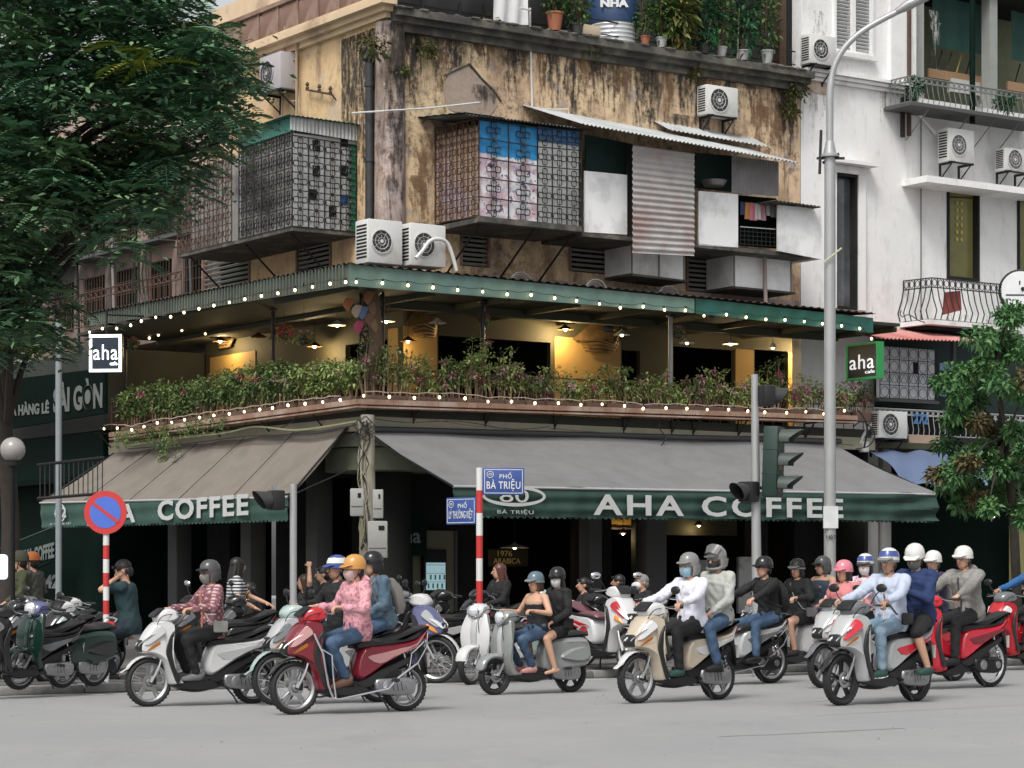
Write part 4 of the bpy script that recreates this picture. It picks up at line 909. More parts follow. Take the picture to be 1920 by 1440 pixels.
a = onL(512, 650, .05); m = M(); m.tube([(.05, a[1], ZB), (.05, a[1], ZF)], .04, DKM, 8); m.bbox((.05, a[1], ZF - .04), (.14, .14, .05), DKM); m.obj('canopy_post', fr=FB, label='dark pole on the left side of the terrace by the red hanging flowers', cat='post')
a = onL(235, 650, .05); m = M(); m.tube([(.05, a[1], ZB), (.05, a[1], ZF)], .04, DKM, 8); m.bbox((.05, a[1], ZF - .04), (.14, .14, .05), DKM); m.obj('canopy_post', fr=FB, label='dark pole at the far left end of the terrace beside the lit square sign', cat='post')
# dark terrace furniture: stacked chair backs behind the plants
# ------------------------------------------------------------------ tin canopy
GRN = mat('grey_green_tin', (.13, .21, .17), .5, var=.15, scale=2, col2=(.10, .17, .16), f2=.55); GRN2 = mat('dark_green_tin', (.012, .085, .055), .45, var=.3, scale=2, col2=(.02, .11, .10), f2=.55); GRN3 = mat('dull_olive_tin', (.11, .13, .10), .6, var=.2, scale=2, col2=(.07, .08, .065), f2=.55)
cn = thing('tin_canopy', 'green metal canopy with corrugated edge running round the cafe corner', 'canopy', (-.9, -.9, ZF), FB)
OD = -.95
A = lambda px, py: Vector(onR(px, py, OD)); B_ = lambda px, py: Vector(onL(px, py, OD))
ct = A(655, 495); cb = A(655, 536)
m = M(); m.sheet(ct, A(1302, 560), A(1302, 587), cb, 120, 1, lambda u, v: .006 * math.sin(u * 110), GRN); m.sheet(ct + Vector((0, .02, 0)), A(1302, 560) + Vector((0, .02, 0)), A(1302, 587) + Vector((0, .02, 0)), cb + Vector((0, .02, 0)), 1, 1, lambda u, v: 0, GRN); m.obj('fascia', cn)
m = M(); m.sheet(A(1304, 559), A(1637, 596), A(1637, 624), A(1304, 588), 60, 1, lambda u, v: .010 * math.sin(u * 60), GRN2); a = A(1637, 596); b = A(1637, 624); m.box(a.x - .015, a.x + .0, OD, OD + .5, b.z, a.z, GRN2); m.obj('fascia', cn, label='newer darker green stretch of the canopy edge')
m = M(); m.sheet(B_(165, 590), ct, cb, B_(165, 612), 1, 1, lambda u, v: 0, GRN3)
p0, p1 = B_(165, 590), ct
for i in range(90):
    u = i / 90; m.box(OD - .012, OD, p0.y + (p1.y - p0.y) * u - .015, p0.y + (p1.y - p0.y) * u + .015, (B_(165, 612).z) * (1 - u) + cb.z * u, p0.z * (1 - u) + p1.z * u, GRN3)
m.obj('fascia', cn)
TIN = mat('rusty_tin_sheet', (.10, .085, .075), .65, .3, var=.3, scale=3, col2=(.05, .04, .035), f2=.5)
m = M(); e = A(1640, 590); m.sheet(ct + Vector((-.05, -.06, .01)), e + Vector((0, -.06, .02)), Vector((e.x, WY, e.z + .12)), Vector((WY, WY, ct.z + .16)), 260, 2, lambda u, v: .018 * math.sin(u * 2 * math.pi * 62), TIN)
m.sheet(Vector((OD - .06, p0.y, p0.z + .02)), ct + Vector((-.06, -.05, .01)), Vector((WY, WY, ct.z + .16)), Vector((WY, p0.y, p0.z + .12)), 240, 2, lambda u, v: .018 * math.sin(u * 2 * math.pi * 60), TIN); m.obj('corrugated_roof', cn)
m = M()
for k in range(11):
    x = -.7 + k * (XE + .7) / 11; m.box(x, x + .04, OD + .03, WY, ZF + .06, ZF + .11, DKM)
for k in range(10):
    y = .6 + k * (p0.y - .6) / 10; m.box(OD + .03, WY, y, y + .04, ZF + .06, ZF + .11, DKM)
m.obj('rafter', cn)
# ------------------------------------------------------------------ awnings
AWR = mat('grey_awning_canvas', (.18, .18, .182), .85, var=.14, scale=4, bump=.12, col2=(.145, .145, .145), f2=.6, sharp=.14); AWL = mat('brown_grey_awning_canvas', (.19, .165, .14), .85, var=.14, scale=4, bump=.12, col2=(.14, .12, .10), f2=.6, sharp=.14)
VG = mat('green_awning_valance', (.020, .052, .042), .7, var=.35, scale=5); VGL = mat('green_grey_valance', (.03, .075, .06), .7, var=.25, scale=4); LET = mat('white_lettering', (.50, .51, .50), .7, var=.12, scale=12)
TR = onR(694, 810, -.04); TR2 = onR(1567, 832, -.04); BRd = -2.86; Q0 = onR(850, 912, BRd); Q1 = onR(1757, 927, BRd)
aw = thing('shop_awning', 'long grey canvas awning with green valance reading AHA COFFEE on the right side', 'awning', (Q0[0], BRd, Q0[2] - .5), FB)
m = M(); m.sheet(TR, Q0, Q1, TR2, 20, 60, lambda u, v: -.06 * math.sin(math.pi * u) + .012 * math.sin(v * 90) * u + .02 * math.sin(v * 17 + u * 4), AWR); m.obj('canvas', aw)
q0, q1 = onR(850, 967, BRd), onR(1757, 977, BRd)
def wavy(u, v): return .03 * v * math.sin(u * 55) + .018 * v * math.sin(u * 131 + 1) + .02 * math.sin(v * 14 + u * 3) + (.06 * math.sin(v * 9 + u * 26) * max(0, u - .8) * 4)
m = M(); m.sheet(Q0, Q1, q1, q0, 220, 12, wavy, VG)
nsc = 90
for i in range(nsc):
    u0, u1 = i / nsc, (i + 1) / nsc; a = Vector(q0).lerp(Vector(q1), u0); b = Vector(q0).lerp(Vector(q1), u1); mid = (a + b) / 2 + Vector((0, 0, -.035)); d = wavy(u0, 1)
    m.add([a + Vector((0, -d, 0)), b + Vector((0, -wavy(u1, 1), 0)), mid + Vector((.025, -d, 0)), mid + Vector((-.025, -d, 0))], [(0, 1, 2, 3)], VG)
m.obj('valance', aw)
m = M(); m.tube([Vector(Q0) + Vector((0, .01, 0)), Vector(Q1) + Vector((0, .01, 0))], .022, mat('grey_bar', (.4, .4, .4), .5), 8); m.tube([Vector(TR) + Vector((-.02, -.03, .05)), Vector(TR2) + Vector((.1, -.03, .05))], .055, mat('black_roller', (.05, .052, .055), .5), 10); m.rod(Vector(TR) + Vector((0, 0, -.1)), Vector(Q0), .02, DKM); m.rod(Vector(TR2) + Vector((0, 0, -.1)), Vector(Q1), .02, DKM)
for px in (1000, 1250, 1450): a = onR(px, 900, -.04); m.rod((a[0], -.04, TR[2] - 1.2), (a[0], BRd + .1, Q0[2] - .02), .018, DKM)
m.obj('awning_frame', aw)
a = onR(1108, 966, BRd); b = onR(1576, 972, BRd); text_part('lettering', aw, 'AHA COFFEE', (a[0], BRd - .075, a[2]), (b[0] - a[0], 0, b[2] - a[2]), (0, 0, 1), .5, LET, bold=.012, sp=1.22, sx=(b[0] - a[0], .37))
# ellipse emblem with number and street name
def ring(m, c, r, u, rx, rz, wd, mt, n=36, th=.006, a0=0, a1=360):
    c, r, u = Vector(c), Vector(r).normalized(), Vector(u).normalized(); nn = r.cross(u); vs = []
    for k in range(n + 1):
        a = R(a0 + (a1 - a0) * k / n)
        for q_ in (0, 1): vs.append(c + r * math.cos(a) * (rx - wd * q_) + u * math.sin(a) * (rz - wd * q_) + nn * th)
    return m.add(vs, [(2 * k, 2 * k + 2, 2 * k + 3, 2 * k + 1) for k in range(n)], mt)
def disc(m, c, r, u, rx, rz, mt, n=36, th=.006):
    c, r, u = Vector(c), Vector(r).normalized(), Vector(u).normalized(); nn = r.cross(u)
    return m.add([c + r * math.cos(2 * math.pi * k / n) * rx + u * math.sin(2 * math.pi * k / n) * rz + nn * th for k in range(n)], [tuple(range(n))], mt)
a = onR(960, 930, BRd); m = M(); ring(m, (a[0], BRd - .06, a[2]), (1, 0, 0), (0, 0, 1), .66, .18, .06, LET); m.obj('emblem_ring', aw)
text_part('emblem_number', aw, '80', (a[0] - .30, BRd - .07, a[2] - .11), (1, 0, 0), (0, 0, 1), .3, LET, bold=.0, sx=(.60, .22))
b = onR(928, 965, BRd); text_part('street_name', aw, 'BÀ TRIỆU', (b[0], BRd - .075, b[2]), (1, 0, 0), (0, 0, 1), .12, mat('grey_lettering', (.42, .44, .42), .7), bold=.0, sp=1.1, sx=(.75, .10))
# left awning
P_ = onL(652, 800, -.04); P2_ = onL(213, 850, -.04); G0 = onL(540, 932, -1.25); G1 = onL(75, 943, -1.8)
al = thing('shop_awning', 'brownish grey canvas awning with 42 in a ring on the left side of the corner', 'awning', (-1.3, G0[1], G0[2] - .4), FB)
m = M(); m.sheet(P2_, G1, G0, P_, 16, 40, lambda u, v: -.05 * math.sin(math.pi * u) + .015 * math.sin(v * 40 + 2 * u), AWL)
for k in range(1, 5):
    a = Vector(P2_).lerp(Vector(P_), k / 5); b = Vector(G1).lerp(Vector(G0), k / 5); m.rod(a + Vector((0, 0, .02)), b + Vector((0, 0, .02)), .006, CHAR, 4)
m.obj('canvas', al)
g0, g1 = onL(540, 974, -1.25), onL(78, 988, -1.8)
m = M(); m.sheet(G1, G0, g0, g1, 160, 8, lambda u, v: .025 * v * math.sin(u * 60) + .012 * math.sin(v * 10 + u * 5), VGL)
for i in range(70):
    u0, u1 = i / 70, (i + 1) / 70; a = Vector(g1).lerp(Vector(g0), u0); b = Vector(g1).lerp(Vector(g0), u1); mid = (a + b) / 2 + Vector((0, 0, -.035)); m.add([a, b, mid + (b - a) * .2, mid - (b - a) * .2], [(0, 1, 2, 3)], VGL)
m.obj('valance', al)
m = M(); m.tube([Vector(G1), Vector(G0)], .02, MATS['grey_bar'], 8); m.rod(P_, G0, .02, DKM); m.rod(P2_, G1, .02, DKM); m.rod((-.04, P_[1], 3.2), G0, .018, DKM); m.obj('awning_frame', al)
gd = (Vector(G0) - Vector(G1)); gd.z = 0
def onV(px, py):   # on the left valance plane
    t = (px - 78) / (540 - 78); # perspective-correct parameter along the valance
    a, b = Vector(g1), Vector(g0); ya = (FB @ a).y; yb = (FB @ b).y; s_ = t * (1 / yb) / ((1 - t) / ya + t / yb); p = a.lerp(b, s_); Yw = ya + (yb - ya) * s_
    return Vector((p.x, p.y, zat(py, Yw)))
def vtext(nm, body, xa, xb, pya, pyb, hpx, mt, bold):
    a, b = onV(xa, pya), onV(xb, pyb); Yw = (FB @ a).y; nn = (b - a).cross(Vector((0, 0, 1))).normalized() * .05
    text_part(nm, al, body, a + nn, b - a, (0, 0, 1), .4, mt, bold=bold * .55, sp=1.15, sx=((b - a).length, hpx / F * Yw * .96))
vtext('lettering', 'COFFEE', 300, 470, 977, 966, 40, LET, .022); vtext('lettering', 'AHA', 168, 258, 986, 979, 36, LET, .022)
c = onV(117, 962); m = M(); nn = gd.cross(Vector((0, 0, 1))).normalized() * .045; ring(m, c + nn, gd, (0, 0, 1), .24, .19, .035, LET); m.obj('emblem_ring', al)
vtext('emblem_number', '42', 106, 128, 971, 970, 20, LET, .012); vtext('street_name', 'LÝ THƯÒNG KIỆT', 98, 138, 986, 984, 6, MATS['grey_lettering'], .0)
# ================================================================== cages and shacks hung on the wall
IRON = mat('black_iron', (.02, .02, .02), .6, .2, var=.4, scale=12); IRONT = mat('teal_iron', (.02, .10, .08), .6, .2, var=.4, scale=12); IRONW = mat('rusty_iron', (.09, .05, .035), .7, .2, var=.5, scale=8)
def corr(n, amp): return lambda u, v: amp * math.sin(u * 2 * math.pi * n)
def clover(m, c, r, u, s, mt, th=.0115):
    """four small loops round a centre, joined to the bars (a welded flower of the grille)"""
    for (a, b) in ((1, 0), (0, 1), (-1, 0), (0, -1)):
        k = c + r * (a * s * .30) + u * (b * s * .30); h = s * .17
        pts = [k + r * (x * h) + u * (y * h) for x, y in ((-1, -.6), (-.6, -1), (.6, -1), (1, -.6), (1, .6), (.6, 1), (-.6, 1), (-1, .6))]
        m.tube(pts, th, mt, 3, closed=True)
def grille(name, par, P0, P1, z00, z01, z10, z11, cells, rows, mt, extra=2, vert=6):
    """P0->P1 along the base in the frame (z00..z01 at P0, z10..z11 at P1)"""
    m = M(); P0, P1 = Vector(P0), Vector(P1); d = (P1 - P0); r = Vector((d.x, d.y, 0)).normalized()
    pt = lambda u, v: Vector((P0.x + d.x * u, P0.y + d.y * u, (z00 * (1 - u) + z10 * u) * (1 - v) + (z01 * (1 - u) + z11 * u) * v))
    for i in range(cells + 1): m.rod(pt(i / cells, 0), pt(i / cells, 1), .013, mt, 4)
    for j in range(rows + 1): m.rod(pt(0, j / rows), pt(1, j / rows), .013, mt, 4)
    cw = d.length / cells
    for i in range(cells):
        m.rod(pt((i + .5) / cells, 0), pt((i + .5) / cells, 1), .005, mt, 3)
        for j in range(rows):
            c = pt((i + .5) / cells, (j + .5) / rows); clover(m, c, r, Vector((0, 0, 1)), min(cw, (z01 - z00) / rows) * .92, mt)
    return m.obj(name, par)
LC = -.2     # left cage outer plane
yA = onL(548, 300, LC)[1]; yB = onL(448, 300, LC)[1]; yC = onL(333, 300, LC)[1]
zt, zb_ = onL(548, 218, LC)[2], onL(548, 424, LC)[2]
cg = thing('window_cage', 'grey iron grille cage with flower pattern on the left wall under a green lid', 'cage', (LC, yA, zb_), FB)
PALE = mat('pale_board', (.58, .59, .58), .8, var=.15, scale=2, col2=(.34, .35, .34), f2=.6)
DIMB = mat('dim_board', (.36, .35, .33), .8, var=.4, scale=2, col2=(.06, .055, .05), f2=.523)
def bxs(name, par, *bs):
    for b in bs: m = M(); m.box(*b); m.obj(name, par)
bxs('backing_board', cg, (LC + .05, LC + .09, yA + .09, yB, zb_, zt, DIMB), (LC + .05, WY, yA + .04, yA + .08, zb_, zt - .3, PALE), (LC + .3, LC + .34, yB, yC, zb_, zt - .3, DIMB)); bxs('cage_floor', cg, (LC, WY, yA, yC, zb_ - .08, zb_ - .01, BLEDGE))
m = M()
for k, (u, z) in enumerate(((.35, .75), (.78, .82), (.35, .52), (.78, .55), (.30, .30), (.78, .28), (.60, .16))): m.box(LC + .05 + (WY - LC) * u - .09, LC + .05 + (WY - LC) * u + .07, yA + .025, yA + .035, zb_ + (zt - zb_) * z - .08, zb_ + (zt - zb_) * z + .12, CHAR if k != 5 else mat('blue_patch', (.03, .10, .28), .6))
m.box(WY - .16, WY - .02, yA + .02, yA + .03, zb_, zt - .4, mat('green_board', (.02, .16, .09), .6)); m.obj('board_opening', cg)
grille('grille', cg, (LC, yA, 0), (WY - .02, yA, 0), zb_, zt - .35, zb_, zt - .40, 4, 5, IRON)
grille('grille', cg, (LC, yB, 0), (LC, yA, 0), zb_, zt - .25, zb_, zt - .22, 7, 5, IRON)
grille('grille', cg, (LC, yC, 0), (LC, yB + .3, 0), zb_, zt - .3, zb_, zt - .3, 6, 5, IRONW)
m = M(); m.sheet((LC - .15, yA - .12, zt), (WY, yA - .12, zt - .02), (WY, yB + .1, zt + .12), (LC - .15, yB + .1, zt - .02), 40, 2, corr(16, .015), mat('green_tin_lid', (.03, .14, .11), .6, var=.4, scale=4))
m.sheet((LC - .06, yA - .03, zt - .26), (WY - .02, yA - .03, zt - .32), (WY - .02, yA - .03, zt - .02), (LC - .06, yA - .03, zt - .01), 60, 1, corr(18, .012), mat('grey_corrugated', (.42, .43, .43), .55, .1, var=.2, scale=4, col2=(.25, .24, .23), f2=.6))
m.sheet((LC - .03, yB, zt - .3), (LC - .03, yA, zt - .28), (LC - .03, yA, zt - .01), (LC - .03, yB, zt - .03), 60, 1, corr(20, .012), MATS['green_tin_lid']); m.obj('lid', cg)
m = M()
for y in (yA + .3, yB, yC - .3): m = M(); m.rod((LC + .1, y, zb_ - .05), (WY, y, zb_ - 1.2), .02, DKM); m.rod((LC + .1, y, zb_ - .05), (WY, y, zb_ - .05), .022, DKM); m.obj('bracket', cg)
# right cage with the printed banner
RC = -.3; xA = onR(898, 300, RC)[0]; xB = onR(1090, 300, RC)[0]; xM = onR(1008, 300, RC)[0]
a0, a1, b0, b1 = onR(898, 405, RC)[2], onR(898, 222, RC)[2], onR(1090, 428, RC)[2], onR(1090, 246, RC)[2]
cr = thing('window_cage', 'iron grille cage in front of a blue and pink printed banner on the right wall', 'cage', (xA, RC, a0), FB)
grille('grille', cr, (xA, RC, 0), (xM, RC, 0), a0, a1, a0 - .03, a1 - .03, 2, 5, IRON); grille('grille', cr, (xM, RC, 0), (xB, RC, 0), a0 - .03, a1 - .03, b0, b1, 3, 5, IRON)
grille('grille', cr, (xA, WY - .02, 0), (xA, RC, 0), a0 + .05, a1 + .05, a0, a1, 4, 5, IRONW)
def _ban(N, L, tc, b):
    v = tc.outputs['Object']; s = N.new('ShaderNodeSeparateXYZ'); L.new(v, s.inputs[0]); z = s.outputs['Z']
    n = n_noise(N, L, v, 4.5, 4, .6); n2 = n_noise(N, L, v, 9, 3, .6)
    lo = n_mix(N, L, n_range(N, L, n, .46, .52), (.62, .46, .50), (.74, .73, .74)); lo = n_mix(N, L, n_range(N, L, n2, .60, .63), lo, (.20, .10, .22)); lo = n_mix(N, L, n_range(N, L, n2, .38, .35), lo, (.30, .36, .55))
    up = n_mix(N, L, n_range(N, L, n, .3, .7), (.015, .14, .38), (.02, .28, .55))
    return n_mix(N, L, n_range(N, L, n_math(N, L, 'ADD', z, n_math(N, L, 'MULTIPLY', n, .3)), 1.28, 1.31), lo, up)
BAN = nodes_mat('printed_banner', _ban, .6)
m = M(); m.box(xA + .05, xM + .03, RC + .05, RC + .07, a0, a1 - .02, BAN); m.obj('banner', cr)
bxs('backing_board', cr, (xM + .05, xB - .02, RC + .06, RC + .08, b0, b1 - .28, PALE), (xM + .05, xB - .02, RC + .05, RC + .07, b1 - .27, b1 - .0, mat('blue_board', (.05, .18, .42), .6, var=.4, scale=5)), (xA + .04, xA + .08, RC + .08, WY, a0 + .04, a1 - .1, mat('tan_board', (.42, .30, .20), .8, var=.3, scale=4, col2=(.40, .34, .42), f2=.55)))
m = M(); m.box(xA - .05, xB, RC, WY, a0 - .12, a0 - .03, BLEDGE); m.box(xA - .05, xB, RC - .03, RC, b0 - .07, a0 - .0, BLEDGE)
for x in (xA + .1, xM, xB - .1): m.rod((x, RC + .1, a0 - .1), (x, WY, a0 - 1.1), .022, DKM)
m.obj('shelf_floor', cr)
m = M(); m.sheet((xA - .35, RC - .12, a1 + .02), (xB + .1, RC - .12, b1 + .03), (xB + .1, WY, b1 + .22), (xA - .35, WY, a1 + .2), 120, 2, corr(34, .018), mat('sooty_tin', (.05, .05, .048), .6, var=.5, scale=3, col2=(.25, .25, .25), f2=.6)); m.sheet((xA - .38, RC - .1, a1 + .06), (xA - .38, WY, a1 + .22), (xA + .5, WY, a1 + .24), (xA + .5, RC - .1, a1 + .05), 20, 1, corr(6, .01), MATS['green_tin_lid']); m.obj('lid', cr)
# shack
sh = thing('wall_shack', 'patchwork lean-to of white boards and corrugated sheets hung on the right wall', 'shack', (xB, .0, b0), FB)
SC = -.15
def panelR(px0, px1, py0a, py0b, py1a, py1b, yl, mt, name, par, th=.03, n=0, amp=.0, horiz=False, **kw):
    """board: top edge py0a->py0b, bottom py1a->py1b"""
    m = M(); a, b, c, d = Vector(onR(px0, py0a, yl)), Vector(onR(px1, py0b, yl)), Vector(onR(px1, py1b, yl)), Vector(onR(px0, py1a, yl))
    if n:
        if horiz: m.sheet(a, d, c, b, n * 6, 4, lambda u, v: amp * math.sin(u * 2 * math.pi * n), mt)
        else: m.sheet(d, c, b, a, n * 6, 2, corr(n, amp), mt)
    else: m.slab([d, c, b, a], (0, th, 0), mt)
    return m.obj(name, par, **kw)
WB = mat('white_tin_board', (.82, .82, .82), .6, var=.10, scale=2, col2=(.36, .36, .35), f2=.60, bump=.1); GC = mat('weathered_corrugated', (.40, .38, .37), .6, .1, var=.3, scale=3, col2=(.34, .25, .23), f2=.57); GC2 = mat('dull_grey_corrugated', (.22, .21, .21), .65, .1, var=.3, scale=4)
TEAL = mat('dark_teal_opening_shade', (.006, .03, .024), .8, var=.3)  # colour of the shade inside the lean-to openings
x1_, x2_ = onR(1092, 300, SC)[0], onR(1500, 300, SC)[0]
panelR(1096, 1176, 320, 328, 435, 440, SC, WB, 'board', sh); panelR(1098, 1186, 252, 270, 322, 330, SC + .35, TEAL, 'opening_shade', sh); panelR(1176, 1190, 268, 272, 440, 450, SC + .05, CHAR, 'post', sh)  # dark sheets set back here stand in for shade in the openings
panelR(1186, 1302, 272, 288, 474, 480, SC - .22, GC, 'corrugated_sheet', sh, n=17, amp=.016, horiz=True)
panelR(1304, 1372, 286, 292, 352, 360, SC + .5, TEAL, 'opening_shade', sh); panelR(1372, 1460, 292, 303, 362, 368, SC - .02, GC2, 'corrugated_sheet', sh, n=18, amp=.012)
panelR(1310, 1384, 358, 364, 460, 464, SC, WB, 'board', sh); panelR(1384, 1456, 366, 372, 460, 466, SC + .55, DARK, 'opening_shade', sh); panelR(1458, 1538, 384, 392, 470, 486, SC - .1, WB, 'board', sh)
panelR(1536, 1541, 388, 388, 485, 486, SC - .1, WB, 'board', sh, th=.9)
m = M(); pa, pb = onR(1092, 232, SC - .6), onR(1500, 306, SC - .6); pc, pd = onR(1445, 272, WY - .1), onR(1100, 224, WY - .1)
m.sheet(pa, pb, (pb[0], WY, pb[2] + .62), (pa[0], WY, pa[2] + .66), 240, 2, corr(56, .016), mat('bright_tin_roof', (.46, .48, .48), .5, .1, var=.15, scale=2, col2=(.26, .25, .24), f2=.54)); m.obj('corrugated_roof', sh)
m = M(); pa2 = onR(1255, 243, WY - .5); pb2 = onR(1445, 276, WY - .5); m.sheet(pa2, pb2, (pb2[0], WY, pb2[2] + .25), (pa2[0], WY, pa2[2] + .25), 100, 2, corr(24, .015), MATS['bright_tin_roof']); m.obj('corrugated_roof', sh)
m = M(); e0, e1 = onR(1455, 376, SC - .35), onR(1541, 388, SC - .35); m.sheet(e0, e1, (e1[0], WY - .3, e1[2] + .05), (e0[0], WY - .3, e0[2] + .05), 40, 2, corr(12, .02), BLEDGE); m.box(x1_, x2_ + .3, SC, WY, b0 - .12, b0 - .04, BLEDGE); m.obj('ledge', sh)
for (p0, p1, q0, q1, r0, r1, lab) in ((1155, 1284, 446, 478, 512, 525, 'box'), (1347, 1485, 468, 480, 536, 547, 'box')):
    a, b, c, d = [Vector(onR(*k, .35)) for k in ((p0 + 28, q0), (p1, q1), (p1, r1), (p0 + 28, r0))]
    m = M(); m.slab([d, c, b, a], (0, .85, 0), WB); 
    for u in (.0, .5, .97): e_ = d.lerp(c, u); f_ = a.lerp(b, u); m.slab([e_ + Vector((0, -.02, 0)), e_ + Vector((.03, -.02, .0)), f_ + Vector((.03, -.02, 0)), f_ + Vector((0, -.02, 0))], (0, .018, 0), GC2)
    m.obj('hanging_box', sh); m = M(); m.slab([d + Vector((0, -.05, -.05)), c + Vector((.05, -.05, -.05)), c + Vector((.05, -.05, -.01)), d + Vector((0, -.05, -.01))], (0, .95, 0), BLEDGE); m.obj('box_tray', sh)
# washing
ln = thing('washing_line', 'small pink, orange and white clothes drying in the gap of the lean-to', 'laundry', onR(1388, 380, SC + .25), FB)
a, b = Vector(onR(1388, 378, SC + .25)), Vector(onR(1454, 384, SC + .25)); m = M(); m.rod(a, b, .006, DKM); m.obj('line', ln)
cc = [(.05, .06, .14), (.55, .25, .08), (.6, .2, .25), (.6, .58, .56), (.55, .3, .35), (.6, .6, .6), (.35, .33, .34)]
for i, c_ in enumerate(cc):
    p = a.lerp(b, (i + .6) / len(cc)); w_ = .075; h = rs.uniform(.22, .36); m = M(); m.sheet(p + Vector((-w_, 0, 0)), p + Vector((w_, .02, 0)), p + Vector((w_ * 1.1, .0, -h)), p + Vector((-w_ * 1.1, 0, -h)), 6, 4, lambda u, v: .02 * math.sin(u * 9 + i) * v, mat('laundry_%d' % i, c_, .85)); m.obj('garment', ln)
m = M(); 
for k in range(5): m.rod(onR(1388, 425 + k * 8, SC + .02), onR(1454, 430 + k * 8, SC + .02), .008, IRON if k else MATS['white_cloth'])
for k in range(9): m.rod(onR(1388 + k * 8, 425, SC + .02), onR(1388 + k * 8, 462, SC + .02), .006, IRON)
m.obj('small_railing', sh)
# things behind the dark opening
m = M(); c = onR(1338, 345, SC + .2); m.lathe([(.01, -.05), (.2, -.04), (.26, .06), (.25, .07), (.19, -.02), (.01, -.03)], mat('steel_basin', (.3, .3, .3), .35, .7), 20, Matrix.Translation(c)); m.obj('basin', fr=FB, label='metal basin on the sill of the dark gap next to the grey ribbed sheet', cat='basin')
# ================================================================== air conditioners
ACW = mat('ac_white', (.60, .60, .58), .5, var=.08, scale=3, col2=(.42, .40, .36), f2=.66); ACG = mat('ac_grey_lilac', (.40, .37, .38), .5, var=.1)
def ac(label, c, w, d, h, fr, rz=0.0, casing=None, fanc=None, bracket=True, fan2=False, group='air conditioner units on the walls'):
    """outdoor unit: c = bottom back centre in fr; front faces local -y after rz"""
    cas = casing or ACW; f2 = fr @ Matrix.Translation(c) @ Matrix.Rotation(rz, 4, 'Z'); t = thing('air_conditioner', label, 'air conditioner', (0, 0, 0), f2, group)
    m = M(); m.bbox((0, -d / 2 - .05, h / 2), (w, d, h), cas, bev=.02); m.obj('casing', t)
    cxs = [-.12 * w] if not fan2 else [-.12 * w]
    for cx in cxs:
        T = Matrix.Translation((cx, -d - .060, h / 2)); r = min(h, w * .66) * .42
        m = M(); m.lathe([(.0, .004), (r, .004), (r, -.004)], fanc or mat('fan_shadow', (.045, .045, .045), .6), 24, T, 'y')
        m.lathe([(r, -.016), (r + .018, -.016), (r + .018, .004)], cas, 24, T, 'y')
        for q in (.33, .66): m.lathe([(r * q, -.014), (r * q + .008, -.018), (r * q + .008, -.01)], cas, 20, T, 'y')
        for k in range(9): a = R(k * 40); m.rod((cx + r * .14 * math.cos(a), -d - .066, h / 2 + r * .14 * math.sin(a)), (cx + r * math.cos(a + .3), -d - .066, h / 2 + r * math.sin(a + .3)), .0028, cas, 3)
        m.lathe([(.001, -.022), (r * .16, -.02), (r * .17, -.01)], cas, 12, T, 'y'); m.obj('fan_grille', t)
    m = M()
    for k in range(10): z = h * .12 + k * h * .08; m.box(-w / 2 - .004, -w / 2 + .004, -d + .0, -.1, z, z + h * .045, CHAR); None
    m.obj('side_louvre', t)
    if bracket:
        m = M()
        for x in (-w * .36, w * .36): m.box(x - .02, x + .02, -d - .12, .0, -.05, -.004, DKM); m.box(x - .02, x + .02, -.04, -.002, -.38, -.05, DKM); m.rod((x, -d - .05, -.03), (x, -.03, -.34), .016, DKM, 4)
        m.box(-w * .45, w * .45, -d - .04, -d, -.03, -.005, DKM); m.obj('bracket', t)
    return t
def acR(label, px, py, w, d, h, wall, **k): c = onR(px, py, wall - d); return ac(label, (c[0], wall, c[2]), w, d, h, FB, **k)
acR('white air conditioner on the stained wall above the bright tin roof', 1352, 218, .82, .32, .60, WY)
acR('weathered air conditioner high on the white wall beside the shutters, above the peeling band', 1541, 122, .72, .32, .62, WY + .03)
c = onL(500, 170, WY - .5); ac('air conditioner by the pipe ladder on the cream wall near the tree', (WY, c[1], c[2]), .86, .38, .72, FB, rz=R(-90), casing=ACG)
acR('large air conditioner at the left on the canopy corner under the drain pipe', 720, 495, .72, .45, .78, .35, bracket=False, group='air conditioner units on the walls')
acR('large air conditioner with a bent white hose on the canopy, right of its twin', 800, 500, .76, .45, .76, .25, bracket=False)
m = M(); a = [onR(*k, -.35) for k in ((780, 484), (792, 470), (806, 452), (822, 448), (838, 455), (848, 478), (856, 508))]; m.tube(catmull(a, 4, False), .035, mat('white_hose', (.62, .62, .6), .5), 8); m.obj('hose', fr=FB, label='bent white hose arching off the air conditioner on the canopy', cat='hose')
# pipe ladder, insulator brackets
ld = thing('pipe_ladder', 'rusty pipe ladder climbing the cream wall beside the air conditioner', 'ladder', onL(540, 290, WY - .12), FB)
m = M(); xl = WY - .14; tA, tB = onL(556, 50, xl), onL(556, 290, xl); uA, uB = onL(534, 50, xl), onL(526, 290, xl)
m.tube([tA, tB], .028, mat('tan_pipe', (.33, .25, .18), .6), 7); m.obj('rail', ld); m = M(); m.tube([uA, uB], .022, MATS['tan_pipe'], 7); m.obj('rail', ld)
for k in range(6):
    v = (k + .6) / 6.2; m = M(); m.rod(Vector(tA).lerp(Vector(tB), v), Vector(uA).lerp(Vector(uB), v), .015, MATS['tan_pipe']); m.obj('rung', ld)
m = M(); a, b = onL(574, 168, WY - .1), onL(622, 177, WY - .1); m.rod(a, b, .022, IRONW)
for u in (.05, .52, .95): p = Vector(a).lerp(Vector(b), u); m.lathe([(.02, 0), (.04, .04), (.02, .07), (.045, .10), (.02, .15)], IRONW, 8, Matrix.Translation(p))
m.rod(b, (WY, b[1], b[2] - .1), .015, IRONW); m.obj('insulator_bracket', fr=FB, label='iron bar with three old insulators on the cream wall right of the pipe ladder', cat='bracket')
